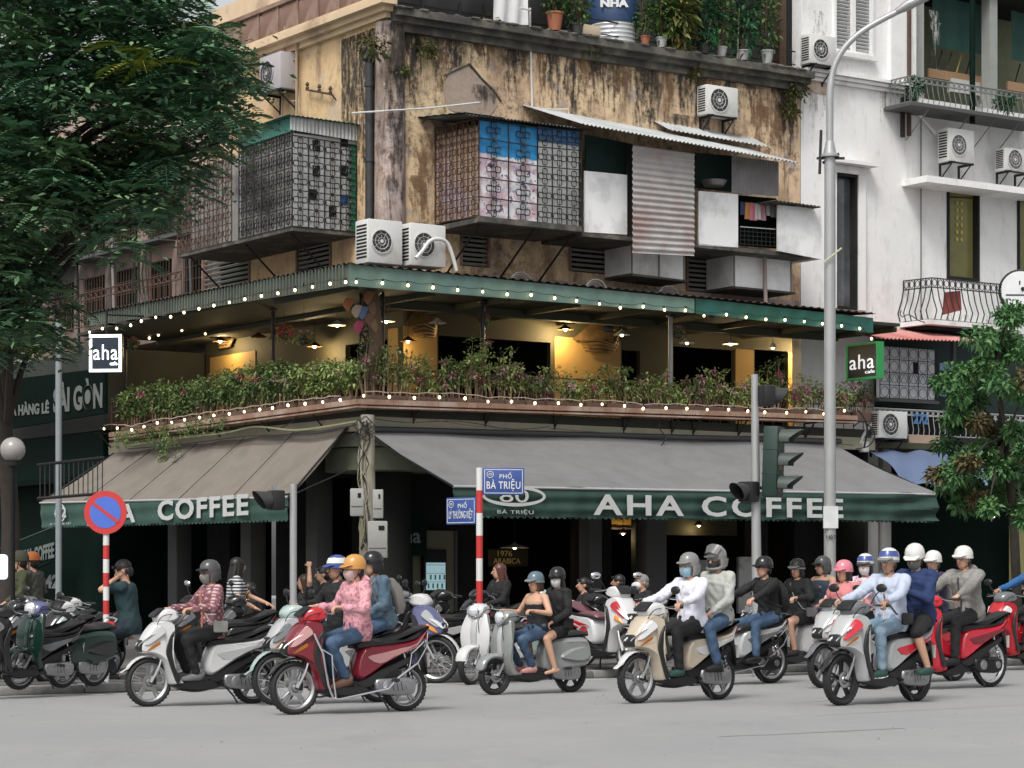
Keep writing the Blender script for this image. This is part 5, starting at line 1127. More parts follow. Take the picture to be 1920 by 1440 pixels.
# white conduit pipes
m = M(); m.tube([onR(994, 15, WY - .05), onR(994, 60, WY - .05), onR(998, 200, WY - .05)], .02, MATS['white_hose'], 6); m.tube([onR(975, 15, WY - .4), onR(990, 18, WY - .4), onR(994, 20, WY - .1)], .02, MATS['white_hose'], 6); m.obj('pipe', fr=FB, label='thin white pipe running down the stained wall to the cage roof', cat='pipe')
m = M(); m.tube([onL(660, 212, WY - .3), onR(720, 208, WY - .3), onR(800, 203, WY - .3), onR(900, 192, WY - .3)], .017, MATS['white_hose'], 6); m.tube([onR(1000, 205, WY - .15), onR(1066, 205, WY - .15), onR(1067, 220, WY - .15)], .015, MATS['white_hose'], 6); m.obj('pipe', fr=FB, label='thin white pipe stretched across the corner between the two cages', cat='pipe')
m = M(); a = onR(1433, 470, .2); b = onR(1436, 575, .2); m.tube([a, b], .04, mat('faded_red_pipe', (.30, .20, .18), .6, col2=(.25, .25, .24), f2=.5), 8); m.obj('pipe', fr=FB, label='faded upright pipe in front of the hanging white box', cat='pipe')
for px0, px1, py in ((1100, 1136, 533), (1236, 1272, 545), (955, 1000, 520)):   # coils of hose on the roof edge
    c = onR((px0 + px1) / 2, py + 10, .1); m = M()
    for k in range(3): rr = .24 - k * .05; m.tube([(c[0] + rr * math.cos(R(a)), .1 + .05 * k, c[2] + rr * math.sin(R(a)) * .8) for a in range(0, 181, 15)], .014, mat('grey_cable', (.25, .25, .25), .6), 5)
    m.obj('cable_coil', fr=FB, label='coil of grey cable on the canopy roof ' + {1100: 'left of the first hanging box', 1236: 'under the first hanging box', 955: 'under the bannered cage'}[px0], cat='cable')
# second-floor clutter on the canopy: planks and ledge
m = M(); a, b = onR(900, 530, WY - .12), onR(1500, 590, WY - .12)
m.box(a[0], b[0], WY - .10, WY - .003, ZF + .2, ZF + .62, mat('pinkish_plinth', (.40, .31, .27), .9, var=.3, scale=4, col2=(.16, .12, .10), f2=.56, bump=.4)); m.obj('plinth', bld)
# ================================================================== roof plants and tank
def tuft(c, rad, n, size, rng, up=.5, flat=1.0):
    P_ = rng.normal(size=(n, 3)); P_ /= np.linalg.norm(P_, axis=1, keepdims=True) + 1e-9; P_ *= (rng.random((n, 1)) ** .45) * np.array(rad); D = P_ / np.array(rad) + rng.normal(size=(n, 3)) * .5; D[:, 2] = D[:, 2] * flat + up * .5
    return leaf_quads(P_ + np.array(c), D, size, rng)
LFR = leaf_mat('roof_plant_leaf', [(.02, .05, .012), (.05, .11, .025), (.14, .20, .04)]); LFB = leaf_mat('broad_dark_leaf', [(.01, .045, .02), (.02, .09, .035), (.05, .16, .05)]); LFY = leaf_mat('strap_leaf', [(.06, .09, .02), (.13, .15, .045), (.22, .20, .08)])
TERR = mat('terracotta', (.34, .12, .06), .7, var=.2, scale=6); POTW = mat('glazed_white_pot', (.45, .45, .45), .4, var=.2, scale=6, col2=(.15, .13, .12), f2=.6); POTD = mat('dark_pot', (.05, .05, .05), .6, var=.3)
def potted(label, px, py, r, h, potm, leaf, size, rad, n, k, plants_z=None, aspect=.4):
    c = onR(px, py, WY - .12); c = (c[0], WY - .12, Z1T + .12); t = thing('potted_plant', label, 'plant', c, FB, 'potted plants along the roof ledge')
    m = M(); m.lathe([(r * .66, 0), (r * .95, h * .9), (r * 1.05, h * .9), (r * 1.05, h), (r * .9, h), (r * .85, h * .85), (.001, h * .85)], potm, 18, Matrix.Translation(c)); m.obj('pot', t)
    rng = np.random.default_rng(k); m = M()
    for j in range(5): m.tube([(c[0] + rng.uniform(-.03, .03), c[1], c[2] + h * .8), (c[0] + rng.uniform(-.1, .1), c[1] + rng.uniform(-.1, .1), c[2] + h + rad[2] * .6), (c[0] + rng.uniform(-.25, .25), c[1] + rng.uniform(-.15, .15), c[2] + h + rad[2] * 1.4)], [.016, .011, .005], IRONW, 5)
    m.obj('stem', t)
    V_, Fq = tuft((c[0], c[1], c[2] + h + rad[2] * .8), rad, n, size, rng, up=.3); np_obj('foliage', V_, Fq, leaf, parent=t)
for i, a in enumerate((
    ('small bush in a tall terracotta pot at the left of the water tank', 1040, 35, .17, .36, TERR, LFR, .10, (.35, .25, .5), 500),
    ('low bush beside the fence post left of the water tank', 1082, 42, .14, .2, POTD, LFR, .09, (.30, .25, .5), 450),
    ('tall yellow-green strap-leaved plant in a terracotta pot right of the tank', 1272, 85, .13, .20, TERR, LFY, .24, (.35, .3, .8), 700),
    ('bushy shrub in a white pot beside the strap-leaved plant', 1240, 78, .12, .2, POTW, LFR, .11, (.28, .25, .7), 500),
    ('broad-leaved dark shrub in a shaded pot behind the pale bowl', 1318, 92, .14, .2, POTD, LFB, .16, (.36, .3, .8), 500),
    ('thin shrub with a bamboo cane in a footed white bowl', 1352, 102, .13, .2, POTW, LFR, .11, (.28, .3, .8), 420),
    ('bright green climbing shrub in a ribbed bowl below the bamboo', 1393, 110, .15, .2, POTW, LFB, .14, (.34, .3, 1.0), 600),
    ('sparse shrub in a pink-and-white ribbed tub at the right end of the ledge', 1438, 120, .14, .28, POTW, LFR, .11, (.3, .3, .9), 420),
    ('small plant in a brown jar beside the tank', 1210, 70, .10, .18, TERR, LFR, .10, (.22, .2, .5), 260))):
    potted(*a, 50 + i)
wt = thing('water_tank', 'round ribbed steel water tank with a dark blue band lettered NHA on the roof', 'tank', (onR(1150, 60, WY + .6)[0], WY + .6, Z1T + .1), FB)
c = wt['_o']; TK = mat('tank_steel', (.55, .56, .57), .35, .3, var=.1); prof = []
for k in range(10): prof += [(.50, k * .085), (.515, k * .085 + .03), (.50, k * .085 + .06)]
m = M(); m.lathe([(.001, 0)] + prof + [(.50, .86)], TK, 32, Matrix.Translation(c)); m.obj('drum', wt); m = M(); m.lathe([(.52, .50), (.525, .52), (.525, .95), (.50, 1.0), (.2, 1.2), (.001, 1.22)], mat('tank_blue', (.02, .05, .12), .5), 32, Matrix.Translation(c)); m.obj('band', wt)
lr, lu = Vector((math.cos(-ANG), math.sin(-ANG), 0)), Vector((0, 0, 1)); ln_ = lr.cross(lu); tz = zat(14, (FB @ Vector(c)).y - .5)
text_part('lettering', wt, 'NHA', Vector(c) * 1 - Vector((0, 0, c[2])) + ln_ * .535 - lr * .28 + Vector((0, 0, tz)), lr, lu, .2, MATS['white_cloth'], bold=.012, sx=(.56, .16))
m = M(); c = onR(1105, 62, WY - .15); m.bbox((c[0], WY - .1, Z1T + .22), (.42, .3, .2), mat('cream_crate', (.5, .42, .3), .7), bev=.02); m.obj('crate', fr=FB, label='cream crate on the roof ledge in front of the water tank', cat='crate')
m = M(); a = onR(1462, 0, WY + .2); m.box(a[0] - .09, a[0] + .09, WY + .1, WY + .28, Z1T, Z1T + 3.5, IRONW); m.obj('roof_post', fr=FB, label='brown upright post on the roof at the right end of the plants', cat='post')
for i, (px, py) in enumerate(((1325, 98), (1386, 60))):
    a = onR(px, py, WY - .1); m = M(); m.rod((a[0] - .05, WY - .1, Z1T + .15), (a[0] + (.12 if i == 0 else 0), WY - .1, Z1T + (.9 if i == 0 else 1.2)), .016, mat('bamboo_cane', (.45, .42, .30), .6)); m.obj('cane', fr=FB, label=('slanting' if i == 0 else 'upright') + ' bamboo cane among the roof plants', cat='cane')
# mosses and ferns growing on the wall
mo = []
for (px, py, r_) in ((700, 85, .35), (800, 90, .22), (755, 130, .15), (1105, 85, .3), (1490, 165, .4), (1480, 205, .25), (1300, 130, .2), (1035, 70, .2), (920, 45, .2)):
    c = onR(px, py, WY - .12) if px > 720 else onR(px, py, WY - .25); mo.append((c, r_))
rng = np.random.default_rng(5); VV = []; FF = []; k0 = 0
for c, r_ in mo:
    v, f = tuft(c, (r_, .16, r_ * .8), int(160 * r_ / .2), .09, rng, up=-.3); VV.append(v); FF.append(f + k0); k0 += len(v)
np_obj('wall_moss', np.vstack(VV), np.vstack(FF), leaf_mat('dry_fern', [(.05, .035, .015), (.07, .075, .02), (.10, .12, .04)]), fr=FB, kind='stuff')
# ================================================================== white building on the right
WX0, WX1 = onR(1503, 300, WY)[0], onR(1960, 300, WY)[0] + 1.5; WZT = 16.0
wb_ = thing('white_building', 'white painted building with tall windows and iron balconies', 'building', (WX0, WY, 0), FB)
hw = {k: hR(*a, WY) for k, a in dict(sh1=(1562, 1636, -30, 102), tall=(1566, 1607, 326, 580), door=(1776, 1836, 356, 525), door2=(1908, 1960, 372, 520)).items()}
logg = (onR(1716, 0, WY)[0], WX1, onR(1800, 195, WY)[2], WZT)
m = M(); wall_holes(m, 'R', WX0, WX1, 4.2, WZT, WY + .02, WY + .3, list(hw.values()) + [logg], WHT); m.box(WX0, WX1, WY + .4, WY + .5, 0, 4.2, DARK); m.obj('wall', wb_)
m = M(); zc = onR(1600, 163, WY)[2]
for (dz, h, pr) in ((0, .07, .06), (.08, .07, .12), (.16, .06, .18)): m.box(WX0, logg[0] - .15, WY - pr, WY + .015, zc + dz, zc + dz + h, WHT)
m.obj('cornice', wb_)
m = M(); m.box(onR(1665, 0, WY)[0], onR(1712, 0, WY)[0], WY - .10, WY + .018, zc + .25, WZT, WHT); m.obj('pilaster', wb_)
m = M(); m.box(WX0 + .02, onR(1560, 0, WY)[0], WY + .0, WY + .018, zc - .25, zc + .15, mat('peeling_ochre', (.38, .24, .12), .9, var=.3, scale=8, col2=(.5, .45, .4), f2=.5)); m.obj('peeling_band', wb_)
def wframe(h, par, d=.05, w=.06, fm=None, pane=None, split=0, name='window', deep=.18):
    a0, a1, z0, z1 = h; fm = fm or WHT; m = M()
    for (x0, x1, q0, q1) in ((a0, a0 + w, z0, z1), (a1 - w, a1, z0, z1), (a0 + w, a1 - w, z1 - w, z1), (a0 + w, a1 - w, z0, z0 + w)): m.box(x0, x1, WY + .0 - d + .03, WY + deep, q0, q1, fm)
    for k in range(split): x = a0 + (a1 - a0) * (k + 1) / (split + 1); m.box(x - .02, x + .02, WY + .05, WY + deep, z0 + w, z1 - w, fm)
    o = m.obj(name, par); m = M(); m.box(a0 + w, a1 - w, WY + deep - .04, WY + deep - .02, z0 + w, z1 - w, pane); m.obj('pane', o); return o
GLD = mat('dark_glass', (.06, .065, .07), .06, var=.3, scale=1.5, col2=(.16, .165, .17), f2=.5, spec=.8); GLY = mat('lit_room_glass', (.12, .11, .04), .2, var=.3, scale=2, col2=(.05, .06, .02), f2=.52, emit=(.4, .36, .12), es=.05)
o = wframe(hw['tall'], wb_, fm=CHAR, pane=GLD, deep=.2)
m = M(); a = hw['tall']; 
for (x0, x1, q0, q1) in ((a[0] - .25, a[0] - .003, a[2], a[3]), (a[1] + .003, a[1] + .2, a[2], a[3] + .0), (a[0] - .25, a[1] + .2, a[3] + .003, a[3] + .16)): m.box(x0, x1, WY - .06, WY + .018, q0, q1, WHT)
m.box(a[0] - .3, a[1] + .35, WY - .3, WY + .018, a[3] + .17, a[3] + .24, WHT); m.obj('window_surround', wb_)
o = wframe(hw['door'], wb_, fm=CHAR, pane=GLY, split=0); a = hw['door']
m = M()
for k in range(6):
    for j in range(2): m.ball((a[0] + .42 + j * .14, WY + .12, a[2] + .9 + k * .16), (.04, .02, .05), mat('yellow_pattern', (.45, .38, .08), .6), n=8, k=5)
m.rod((a[0] + .05, WY + .12, a[2] + 1.8), (a[1] - .1, WY + .12, a[2] + 1.85), .015, DKM); m.obj('hanging_ornament', o)
wframe(hw['door2'], wb_, fm=CHAR, pane=GLY)
a = hw['sh1']; o = wframe(a, wb_, fm=WHT, pane=DARK, split=0, d=.08)
LOUV = mat('pale_louvre', (.46, .47, .46), .6, var=.15); q = M(); q.bbox((0, 0, 0), ((a[1] - a[0]) / 2 - .12, .03, .06), LOUV, Matrix.Rotation(R(40), 4, 'X'), bev=.006); lm = q.mesh('louvre')
for j in (0, 1):
    for k in range(26):
        z = a[2] + .12 + k * .075
        if z > a[3] - .1: break
        l = bpy.data.objects.new('louvre', lm); COL.objects.link(l); l.parent = o; l.location = Vector((a[0] + (a[1] - a[0]) * (.27 + .46 * j), WY + .05, z)) - Vector(wb_['_o'])
m = M(); m.box((a[0] + a[1]) / 2 - .05, (a[0] + a[1]) / 2 + .05, WY - .04, WY + .1, a[2], a[3], WHT); m.box(a[0] - .05, a[1] + .05, WY - .14, WY + .018, a[2] - .10, a[2] - .01, WHT); m.obj('shutter_post', o)
# loggia at the top right
m = M(); m.box(logg[0], WX1, WY + 1.8, WY + 1.9, logg[2], WZT, mat('loggia_wall', (.20, .22, .13), .7, var=.2)); m.box(logg[0], WX1, WY + .3, WY + 1.8, logg[2] - .1, logg[2], CHAR); m.box(logg[0], WX1, WY - .1, WY + 1.8, onR(1800, 20, WY)[2] + .55, onR(1800, 20, WY)[2] + .7, CHAR); m.obj('loggia', wb_)
for (p0, p1) in ((1742, 1850), (1890, 1960)):
    x0, x1 = onR(p0, 0, WY + .6)[0], onR(p1, 0, WY + .6)[0]; zt_ = onR(1800, 30, WY + .6)[2]; zm = onR(1800, 98, WY + .6)[2]
    m = M(); m.sheet((x0, WY + .5, zm), (x1, WY + .5, zm), (x1, WY + .5, zt_ + .3), (x0, WY + .5, zt_ + .3), 20, 2, lambda u, v: .02 * math.sin(u * 20), mat('green_blind', (.008, .045, .034), .7)); m.obj('blind', wb_)
    m = M(); 
    for k in range(4): m.rod((x0 + .2 + k * .3, WY + .7, zm - .8), (x0 + .5 + k * .3, WY + .7, zm), .02, [DKM, IRONW, CAFEY, DKM][k])
    m.box(x0 + .05, x1 - .1, WY + .65, WY + .7, zm - .65, zm - .45, mat('wood_plank', (.33, .20, .11), .7)); m.box(x0 + .7, x1 - .2, WY + .6, WY + .75, zm - .9, zm - .6, mat('pale_box', (.5, .5, .48), .7)); m.obj('balcony_clutter', wb_)
for px in (1728, 1866): x = onR(px, 0, WY)[0]; m = M(); m.box(x - .12, x + .12, WY + .05, WY + .3, logg[2], WZT, mat('grey_column', (.30, .31, .29), .7)); m.obj('column', wb_)
x = onR(1822, 100, WY - .6)[0]; m = M(); m.tube([(x, WY - .62, logg[2] - .55), (x, WY - .62, WZT)], .065, DKG, 10); m.obj('green_post', wb_)
x = onR(1697, 100, WY)[0]; m = M(); m.tube([(x, WY - .12, zc - .9), (x, WY - .12, WZT)], .05, IRONW, 8); m.bbox((x, WY - .14, zc - .12), (.3, .2, .1), DKM); m.box(x - .22, x - .15, WY - .16, WY - .08, zc - .95, zc - .1, DKM); m.obj('drain_pipe', wb_)
m = M(); m.tube([onR(1712, 200, WY - .05), onR(1755, 250, WY - .05)], .05, MATS['white_hose'], 7); m.tube([onR(1712, 203, WY - .05), onR(1727, 215, WY - .05), onR(1727, 600, WY - .05)], .014, CHAR2, 5); m.obj('conduit', wb_)
def railing(name, par, P0, P1, zb, zt2, n, mt, bulge=.0, fan=False, ndir=Vector((0, -1, 0))):
    m = M(); P0, P1 = Vector(P0), Vector(P1)
    for z in (zb, zb + (zt2 - zb) * .78, zt2): m.rod((P0.x, P0.y, z), (P1.x, P1.y, z), .014, mt, 5)
    for i in range(n + 1):
        p = P0.lerp(P1, i / n); H_ = zt2 - zb
        m.tube([Vector((p.x, p.y, zb)) + ndir * bulge * .6, Vector((p.x, p.y, zb + H_ * .2)) + ndir * bulge, Vector((p.x, p.y, zb + H_ * .5)) + ndir * bulge * .35, Vector((p.x, p.y, zb + H_ * .78)), Vector((p.x, p.y, zt2))], .0125 if mt is IRON else .009, mt, 4)
        if i < n:
            c = P0.lerp(P1, (i + .5) / n); s = (P1 - P0).length / n; d_ = (P1 - P0).normalized()
            m.tube([Vector((c.x, c.y, zb + H_ * .89)) + d_ * (s * .38 * math.cos(a)) + Vector((0, 0, H_ * .085 * math.sin(a))) for a in [k * math.pi / 4 for k in range(8)]], .010, mt, 3, closed=True)
    return m.obj(name, par)
yb = WY - .75; p0, p1 = onR(1706, 190, yb), onR(1965, 220, yb); br = thing('balcony_rail', 'upper balcony with scrolled pale iron railing under the dark green blinds', 'balcony', (p0[0], yb, p0[2]), FB)
RGR = mat('grey_iron', (.20, .21, .20), .5, .3, var=.2); railing('railing', br, (p0[0], yb, 0), (p1[0], yb, 0), p0[2], onR(1706, 142, yb)[2], 26, RGR, .07); railing('railing', br, (p0[0], WY, 0), (p0[0], yb, 0), p0[2], onR(1706, 142, yb)[2], 5, RGR, .0)
m = M(); m.box(p0[0] - .05, p1[0], yb - .1, WY, p0[2] - .09, p0[2] - .02, CHAR2); 
for px in (1745, 1822, 1870, 1915): x = onR(px, 200, yb)[0]; m.rod((x, yb + .05, p0[2] - .08), (x, WY, p0[2] - .65), .012, RGR)
m.obj('slab', br)
V_, Fq = tuft((onR(1722, 165, yb)[0], yb + .1, p0[2] + .35), (.25, .15, .2), 260, .09, rng); np_obj('balcony_plant', V_, Fq, LFB, fr=FB, label='small dark plant behind the upper balcony railing corner', cat='plant')
V_, Fq = tuft((onR(1890, 190, yb)[0], yb + .1, p0[2] + .3), (.3, .15, .22), 300, .09, rng); np_obj('balcony_plant', V_, Fq, LFB, fr=FB, label='dark green plant drooping over the upper balcony at the right edge', cat='plant')
# canopy ledge + two condensers
yc = WY - .75; l0, l1 = onR(1738, 330, yc), onR(1965, 360, yc); m = M(); m.box(l0[0], l1[0], yc, WY + .018, l0[2] - .12, l0[2] + .02, WHT); m.obj('canopy_ledge', wb_)
acR('air conditioner with square fan grille on a stand over the white ledge', 1800, 305, .78, .34, .72, WY - .2, fanc=mat('fan_grey', (.12, .12, .12), .6)); acR('smaller air conditioner at the right edge over the white ledge', 1905, 322, .78, .32, .50, WY - .2, fanc=MATS['fan_grey'])
m = M(); c = onR(1758, 348, WY - .35); m.ball(c, .07, ACW, n=12); m.rod(c, (c[0], WY - .3, l0[2] - .1), .02, ACW); m.obj('camera', fr=FB, label='round security camera under the corner of the white ledge', cat='camera')
# lower balcony with bulging rails
y3 = WY - .75; p0, p1 = onR(1737, 598, y3), onR(1890, 605, y3); zt3 = onR(1737, 520, y3)[2]; b3 = thing('balcony_rail', 'rounded black iron balcony with a red cloth hanging inside', 'balcony', (p0[0], y3, p0[2]), FB)
railing('railing', b3, (p0[0] + .15, y3, 0), (p1[0], y3, 0), p0[2], zt3, 13, IRON, .16); railing('railing', b3, (p0[0] + .05, WY, 0), (p0[0] + .15, y3, 0), p0[2], zt3, 5, IRON, .16, ndir=Vector((-1, 0, 0)))
m = M(); m.box(p0[0] - .05, p1[0], y3 - .15, WY, p0[2] - .12, p0[2] - .02, WHT); m.box(p0[0] + .1, p1[0], y3 + .1, WY, p0[2] - .2, p0[2] - .125, CHAR); m.tube(catmull([onR(*k, y3) for k in ((1690, 582), (1688, 590), (1694, 594), (1702, 590), (1712, 594), (1725, 602), (1745, 606))], 3, False), .012, CHAR2, 5); m.obj('slab', b3)
m = M(); a, b = onR(1770, 548, y3 + .1), onR(1800, 545, y3 + .1); m.sheet(a, b, (b[0] + .02, y3 + .08, b[2] - .42), (a[0] - .08, y3 + .08, a[2] - .50), 10, 6, lambda u, v: .02 * math.sin(u * 12), mat('red_cloth', (.22, .05, .04), .85)); m.obj('hanging_cloth', fr=FB, label='red cloth hanging behind the rounded balcony railing', cat='cloth')
# round sign
sgn = thing('round_sign', 'round white projecting sign with a black rim at the right edge', 'sign', onR(1906, 600, WY - .9), FB)
c = Vector(onR(1912, 545, WY - .95)); TS = Matrix.Translation(c) @ Matrix.Rotation(R(-ANG / math.pi * 180 - 10), 4, 'Z'); m = M(); m.lathe([(.001, -.10), (.42, -.10), (.46, -.07), (.46, .07), (.001, .10)], IRON, 32, TS, 'y'); m.obj('rim', sgn); m = M(); m.lathe([(.001, -.112), (.40, -.112), (.41, -.10)], mat('sign_white', (.66, .68, .68), .4), 32, TS, 'y'); m.obj('face', sgn)
m = M(); m.ball(TS @ Vector((.08, -.115, .02)), (.09, .008, .05), IRON); m.ball(TS @ Vector((.0, -.115, .16)), (.03, .008, .05), IRON); m.tube([TS @ Vector((-.3, -.115, -.10)), TS @ Vector((.2, -.115, -.11))], .015, IRON); m.obj('printed_mark', sgn)
# ================================================================== red roofed neighbour under the white building
nb_ = thing('red_roof_lean_to', 'small red corrugated roof over a white-backed iron window grille right of the cafe', 'lean-to', onR(1645, 640, WY), FB)
rd = mat('red_tin', (.40, .12, .10), .55, var=.2, scale=3, col2=(.48, .22, .20), f2=.5); y4 = WY - 1.3; r0, r1 = onR(1640, 634, y4), onR(1856, 641, y4)
m = M(); m.sheet(r0, r1, (r1[0] - .9, WY, r1[2] + .30), (r0[0], WY, r0[2] + .32), 140, 2, corr(30, .018), rd); m.obj('corrugated_roof', nb_)
m = M(); a = hR(1640, 1700 + 240, 640, 770, WY); m.box(a[0], a[1], WY - .05, WY + .0, a[2], a[3] + .1, mat('teal_dark_wall', (.008, .028, .024), .7, var=.3)); m.box(a[0], a[1], WY - .1, WY + .0, a[2] - .9, a[2] - .003, CHAR); m.obj('wall', nb_)
yg = WY - .5; g = hR(1650, 1757, 652, 748, yg); m = M(); m.box(g[0], g[1], yg + .08, yg + .12, g[2], g[3], mat('white_panel', (.62, .63, .66), .6)); m.box(g[0] + (g[1] - g[0]) * .62, g[0] + (g[1] - g[0]) * .7, yg + .07, yg + .08, g[2] + .55, g[2] + .8, CHAR); m.obj('backing_board', nb_)
m = M(); gw = (g[1] - g[0]); nc = 6
for i in range(nc + 1): m.rod((g[0] + gw * i / nc, yg, g[2]), (g[0] + gw * i / nc, yg, g[3]), .010, IRON, 4)
for z in (0, .25, .5, .75, 1): m.rod((g[0], yg, g[2] + (g[3] - g[2]) * z), (g[1], yg, g[2] + (g[3] - g[2]) * z), .010, IRON, 4)
for i in range(nc):
    cx = g[0] + gw * (i + .5) / nc; s = gw / nc; hh = g[3] - g[2]
    for (z, k) in ((.12, 1), (.40, 1), (.62, -1), (.88, 1)): m.tube([(cx + s * .40 * math.cos(a), yg, g[2] + hh * z + k * hh * .10 * math.sin(a)) for a in [q * math.pi / 6 for q in range(12)]], .007, IRON, 3, closed=True)
    m.tube([(cx - s * .4, yg, g[2] + hh * .3), (cx, yg, g[2] + hh * .48), (cx + s * .4, yg, g[2] + hh * .3)], .007, IRON, 3)
m.box(g[0] - .05, g[1] + .05, yg - .02, yg + .3, g[2] - .08, g[2] - .01, CHAR2); m.obj('grille', nb_)
m = M(); x = onR(1784, 700, yg)[0]; m.box(x - .04, x + .04, yg - .1, yg, g[2] - .2, r1[2] + .05, CHAR2); m.obj('post', nb_)
m = M(); m.sheet(onR(1762, 680, yg + .1), onR(1782, 682, yg + .1), onR(1782, 745, yg + .1), onR(1762, 742, yg + .1), 8, 3, lambda u, v: .02 * math.sin(u * 10), mat('pale_blue_cloth', (.25, .38, .48), .8)); m.obj('hanging_cloth', fr=FB, label='pale blue cloth beside the white-backed iron grille', cat='cloth')
y5 = WY - 1.0; p0, p1 = onR(1628, 812, y5), onR(1960, 820, y5); zt5 = onR(1700, 768, y5)[2]; b5 = thing('balcony_rail', 'low balcony railing with hanging blue 272 cloth beside the white air conditioner', 'balcony', (p0[0], y5, p0[2]), FB)
railing('railing', b5, (p0[0], y5, 0), (p1[0], y5, 0), p0[2], zt5, 34, mat('pale_iron', (.36, .37, .37), .5, .2), .05)
m = M(); m.box(p0[0], p1[0], y5 - .05, WY, p0[2] - .16, p0[2] - .02, CHAR); a = hR(1700, 1757, 816, 834, y5); m.box(a[0], a[1], y5 - .08, y5 + .05, a[2], a[3], mat('tan_brick', (.36, .27, .20), .8, var=.3, scale=20)); m.box(p0[0], p1[0], y5 - .1, WY, p0[2] - .30, p0[2] - .17, OLIVE); m.obj('slab', b5)
a = onR(1712, 795, y5 - .08); text_part('painted_number', b5, '272', (a[0], y5 - .09, a[2]), (1, 0, 0), (0, 0, 1), .3, mat('blue_lettering', (.06, .16, .36), .6), bold=.01, sx=(.42, .22))
acR('white air conditioner with a finned fan at the right end of the cafe awning', 1672, 822, .80, .34, .56, y5 - .05, bracket=True)
m = M(); a = [onR(*k, y5 - .2) for k in ((1640, 790), (1628, 802), (1618, 818), (1612, 832))]; m.tube(catmull(a, 4, False), .035, MATS['white_hose'], 8); m.bbox(onR(1620, 838, y5 - .2), (.16, .16, .22), MATS['white_hose'], bev=.02); m.obj('hose', fr=FB, label='grey-white duct below the air conditioner at the awning corner', cat='hose')
# blue tarpaulin
m = M(); m.sheet(onR(1630, 846, WY - 1.2), onR(1800, 846, WY - 1.2), onR(1880, 918, WY - 3.0), onR(1690, 905, WY - 3.0), 24, 12, lambda u, v: -.12 * math.sin(math.pi * v) + .03 * math.sin(u * 20 + v * 6), mat('blue_tarpaulin', (.11, .15, .25), .6, var=.15, scale=2)); m.obj('tarpaulin', fr=FB, label='sagging blue tarpaulin between the grey awning and the right-hand tree', cat='tarpaulin')
# dark shop next door + spot lamp
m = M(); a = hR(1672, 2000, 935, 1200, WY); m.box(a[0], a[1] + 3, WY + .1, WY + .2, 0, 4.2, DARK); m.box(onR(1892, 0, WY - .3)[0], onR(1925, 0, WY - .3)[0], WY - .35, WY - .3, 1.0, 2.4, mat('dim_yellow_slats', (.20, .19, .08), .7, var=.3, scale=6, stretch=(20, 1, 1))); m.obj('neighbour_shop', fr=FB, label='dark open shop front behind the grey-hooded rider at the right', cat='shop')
m = M(); c = onR(1862, 960, WY - .8); m.lathe([(.03, 0), (.09, -.1), (.001, -.1)], CHAR, 12, Matrix.Translation(c)); m.ball((c[0], c[1], c[2] - .09), .045, mat('small_lamp', (1, .98, .95), .4, emit=(1, .97, .9), es=2.5)); m.obj('pendant_lamp', fr=FB, label='small white lamp in the dark shop beside the right-hand tree', cat='lamp')
# ================================================================== buildings down the left street
y0 = yl_end; far = thing('neighbour_building', 'pale pinkish old building down the left street behind the big tree', 'building', (1.6, y0 + 6, 0), FB)
m = M(); zt_ = onL(340, 60, 1.6)[2]; m.box(1.6, 6, y0 + .05, y0 + 16, ZF + .1, zt_ - .3, mat('pink_plaster', (.46, .35, .29), .9, var=.2, scale=2, col2=(.20, .16, .12), f2=.57)); m.obj('wall', far)
m = M(); m.box(1.2, 6, y0 + .02, y0 + 16, zt_ - .3, zt_ - .1, CHAR2); m.sheet((1.2, y0 + .02, zt_ - .08), (1.2, y0 + 16, zt_ - .08), (4, y0 + 16, zt_ + .9), (4, y0 + .02, zt_ + .9), 100, 2, corr(40, .03), mat('grey_roof', (.16, .17, .18), .7, var=.2)); m.obj('roof', far)
for y in (y0 + 1.2, y0 + 3.4, y0 + 6, y0 + 9):
    m = M(); m.box(1.54, 1.6, y, y + .8, 7.2, 9.2, DARK); m.box(1.50, 1.54, y - .06, y, 7.1, 9.3, WHT); m.box(1.50, 1.54, y + .8, y + .86, 7.1, 9.3, WHT); m.obj('window', far)
gs = thing('green_shop_front', 'dark green shop front with AHA COFFEE 42 board beside the parked bikes', 'shop', (-.1, YE + .1, 0), FB)
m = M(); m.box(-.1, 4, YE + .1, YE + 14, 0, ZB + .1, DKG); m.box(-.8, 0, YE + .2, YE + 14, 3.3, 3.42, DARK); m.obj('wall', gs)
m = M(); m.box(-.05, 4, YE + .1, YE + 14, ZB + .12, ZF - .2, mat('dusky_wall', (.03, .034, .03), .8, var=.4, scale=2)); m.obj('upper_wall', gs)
# slanting sign boards on the left street
def onS(px, py, xl): return Vector(onL(px, py, xl))
sb = thing('name_board', 'dark green board lettered AHA COFFEE with a ring emblem above the number 42', 'sign', onS(60, 1090, -.9), FB)
a, b, c, d = onS(-30, 1105, -.9), onS(106, 1050, -.9), onS(106, 985, -.9), onS(-30, 1040, -.9); zt1 = b.z; m = M(); m.slab([a, b, c, d], (.06, 0, 0), DKG); m.rod(c, d, .012, CHAR2, 4); m.obj('board', sb)
p, q = onS(40, 1062, -.92), onS(103, 1046, -.92); LD = mat('dim_lettering', (.13, .15, .14), .7); text_part('lettering', sb, 'AHA COFFEE', p + Vector((-.02, 0, .0)), q - p, (0, 0, 1), .3, LD, bold=.01, sx=((q - p).length, .34))
m = M(); cc_ = onS(25, 1050, -.93); ring(m, cc_, (0, -1, 0), (0, 0, 1), .30, .18, .04, LD); m.obj('emblem_ring', sb); p = onS(17, 1058, -.94); text_part('emblem_number', sb, '42', p, (0, -1, 0), (0, 0, 1), .2, LD, bold=.008, sx=(.32, .17))
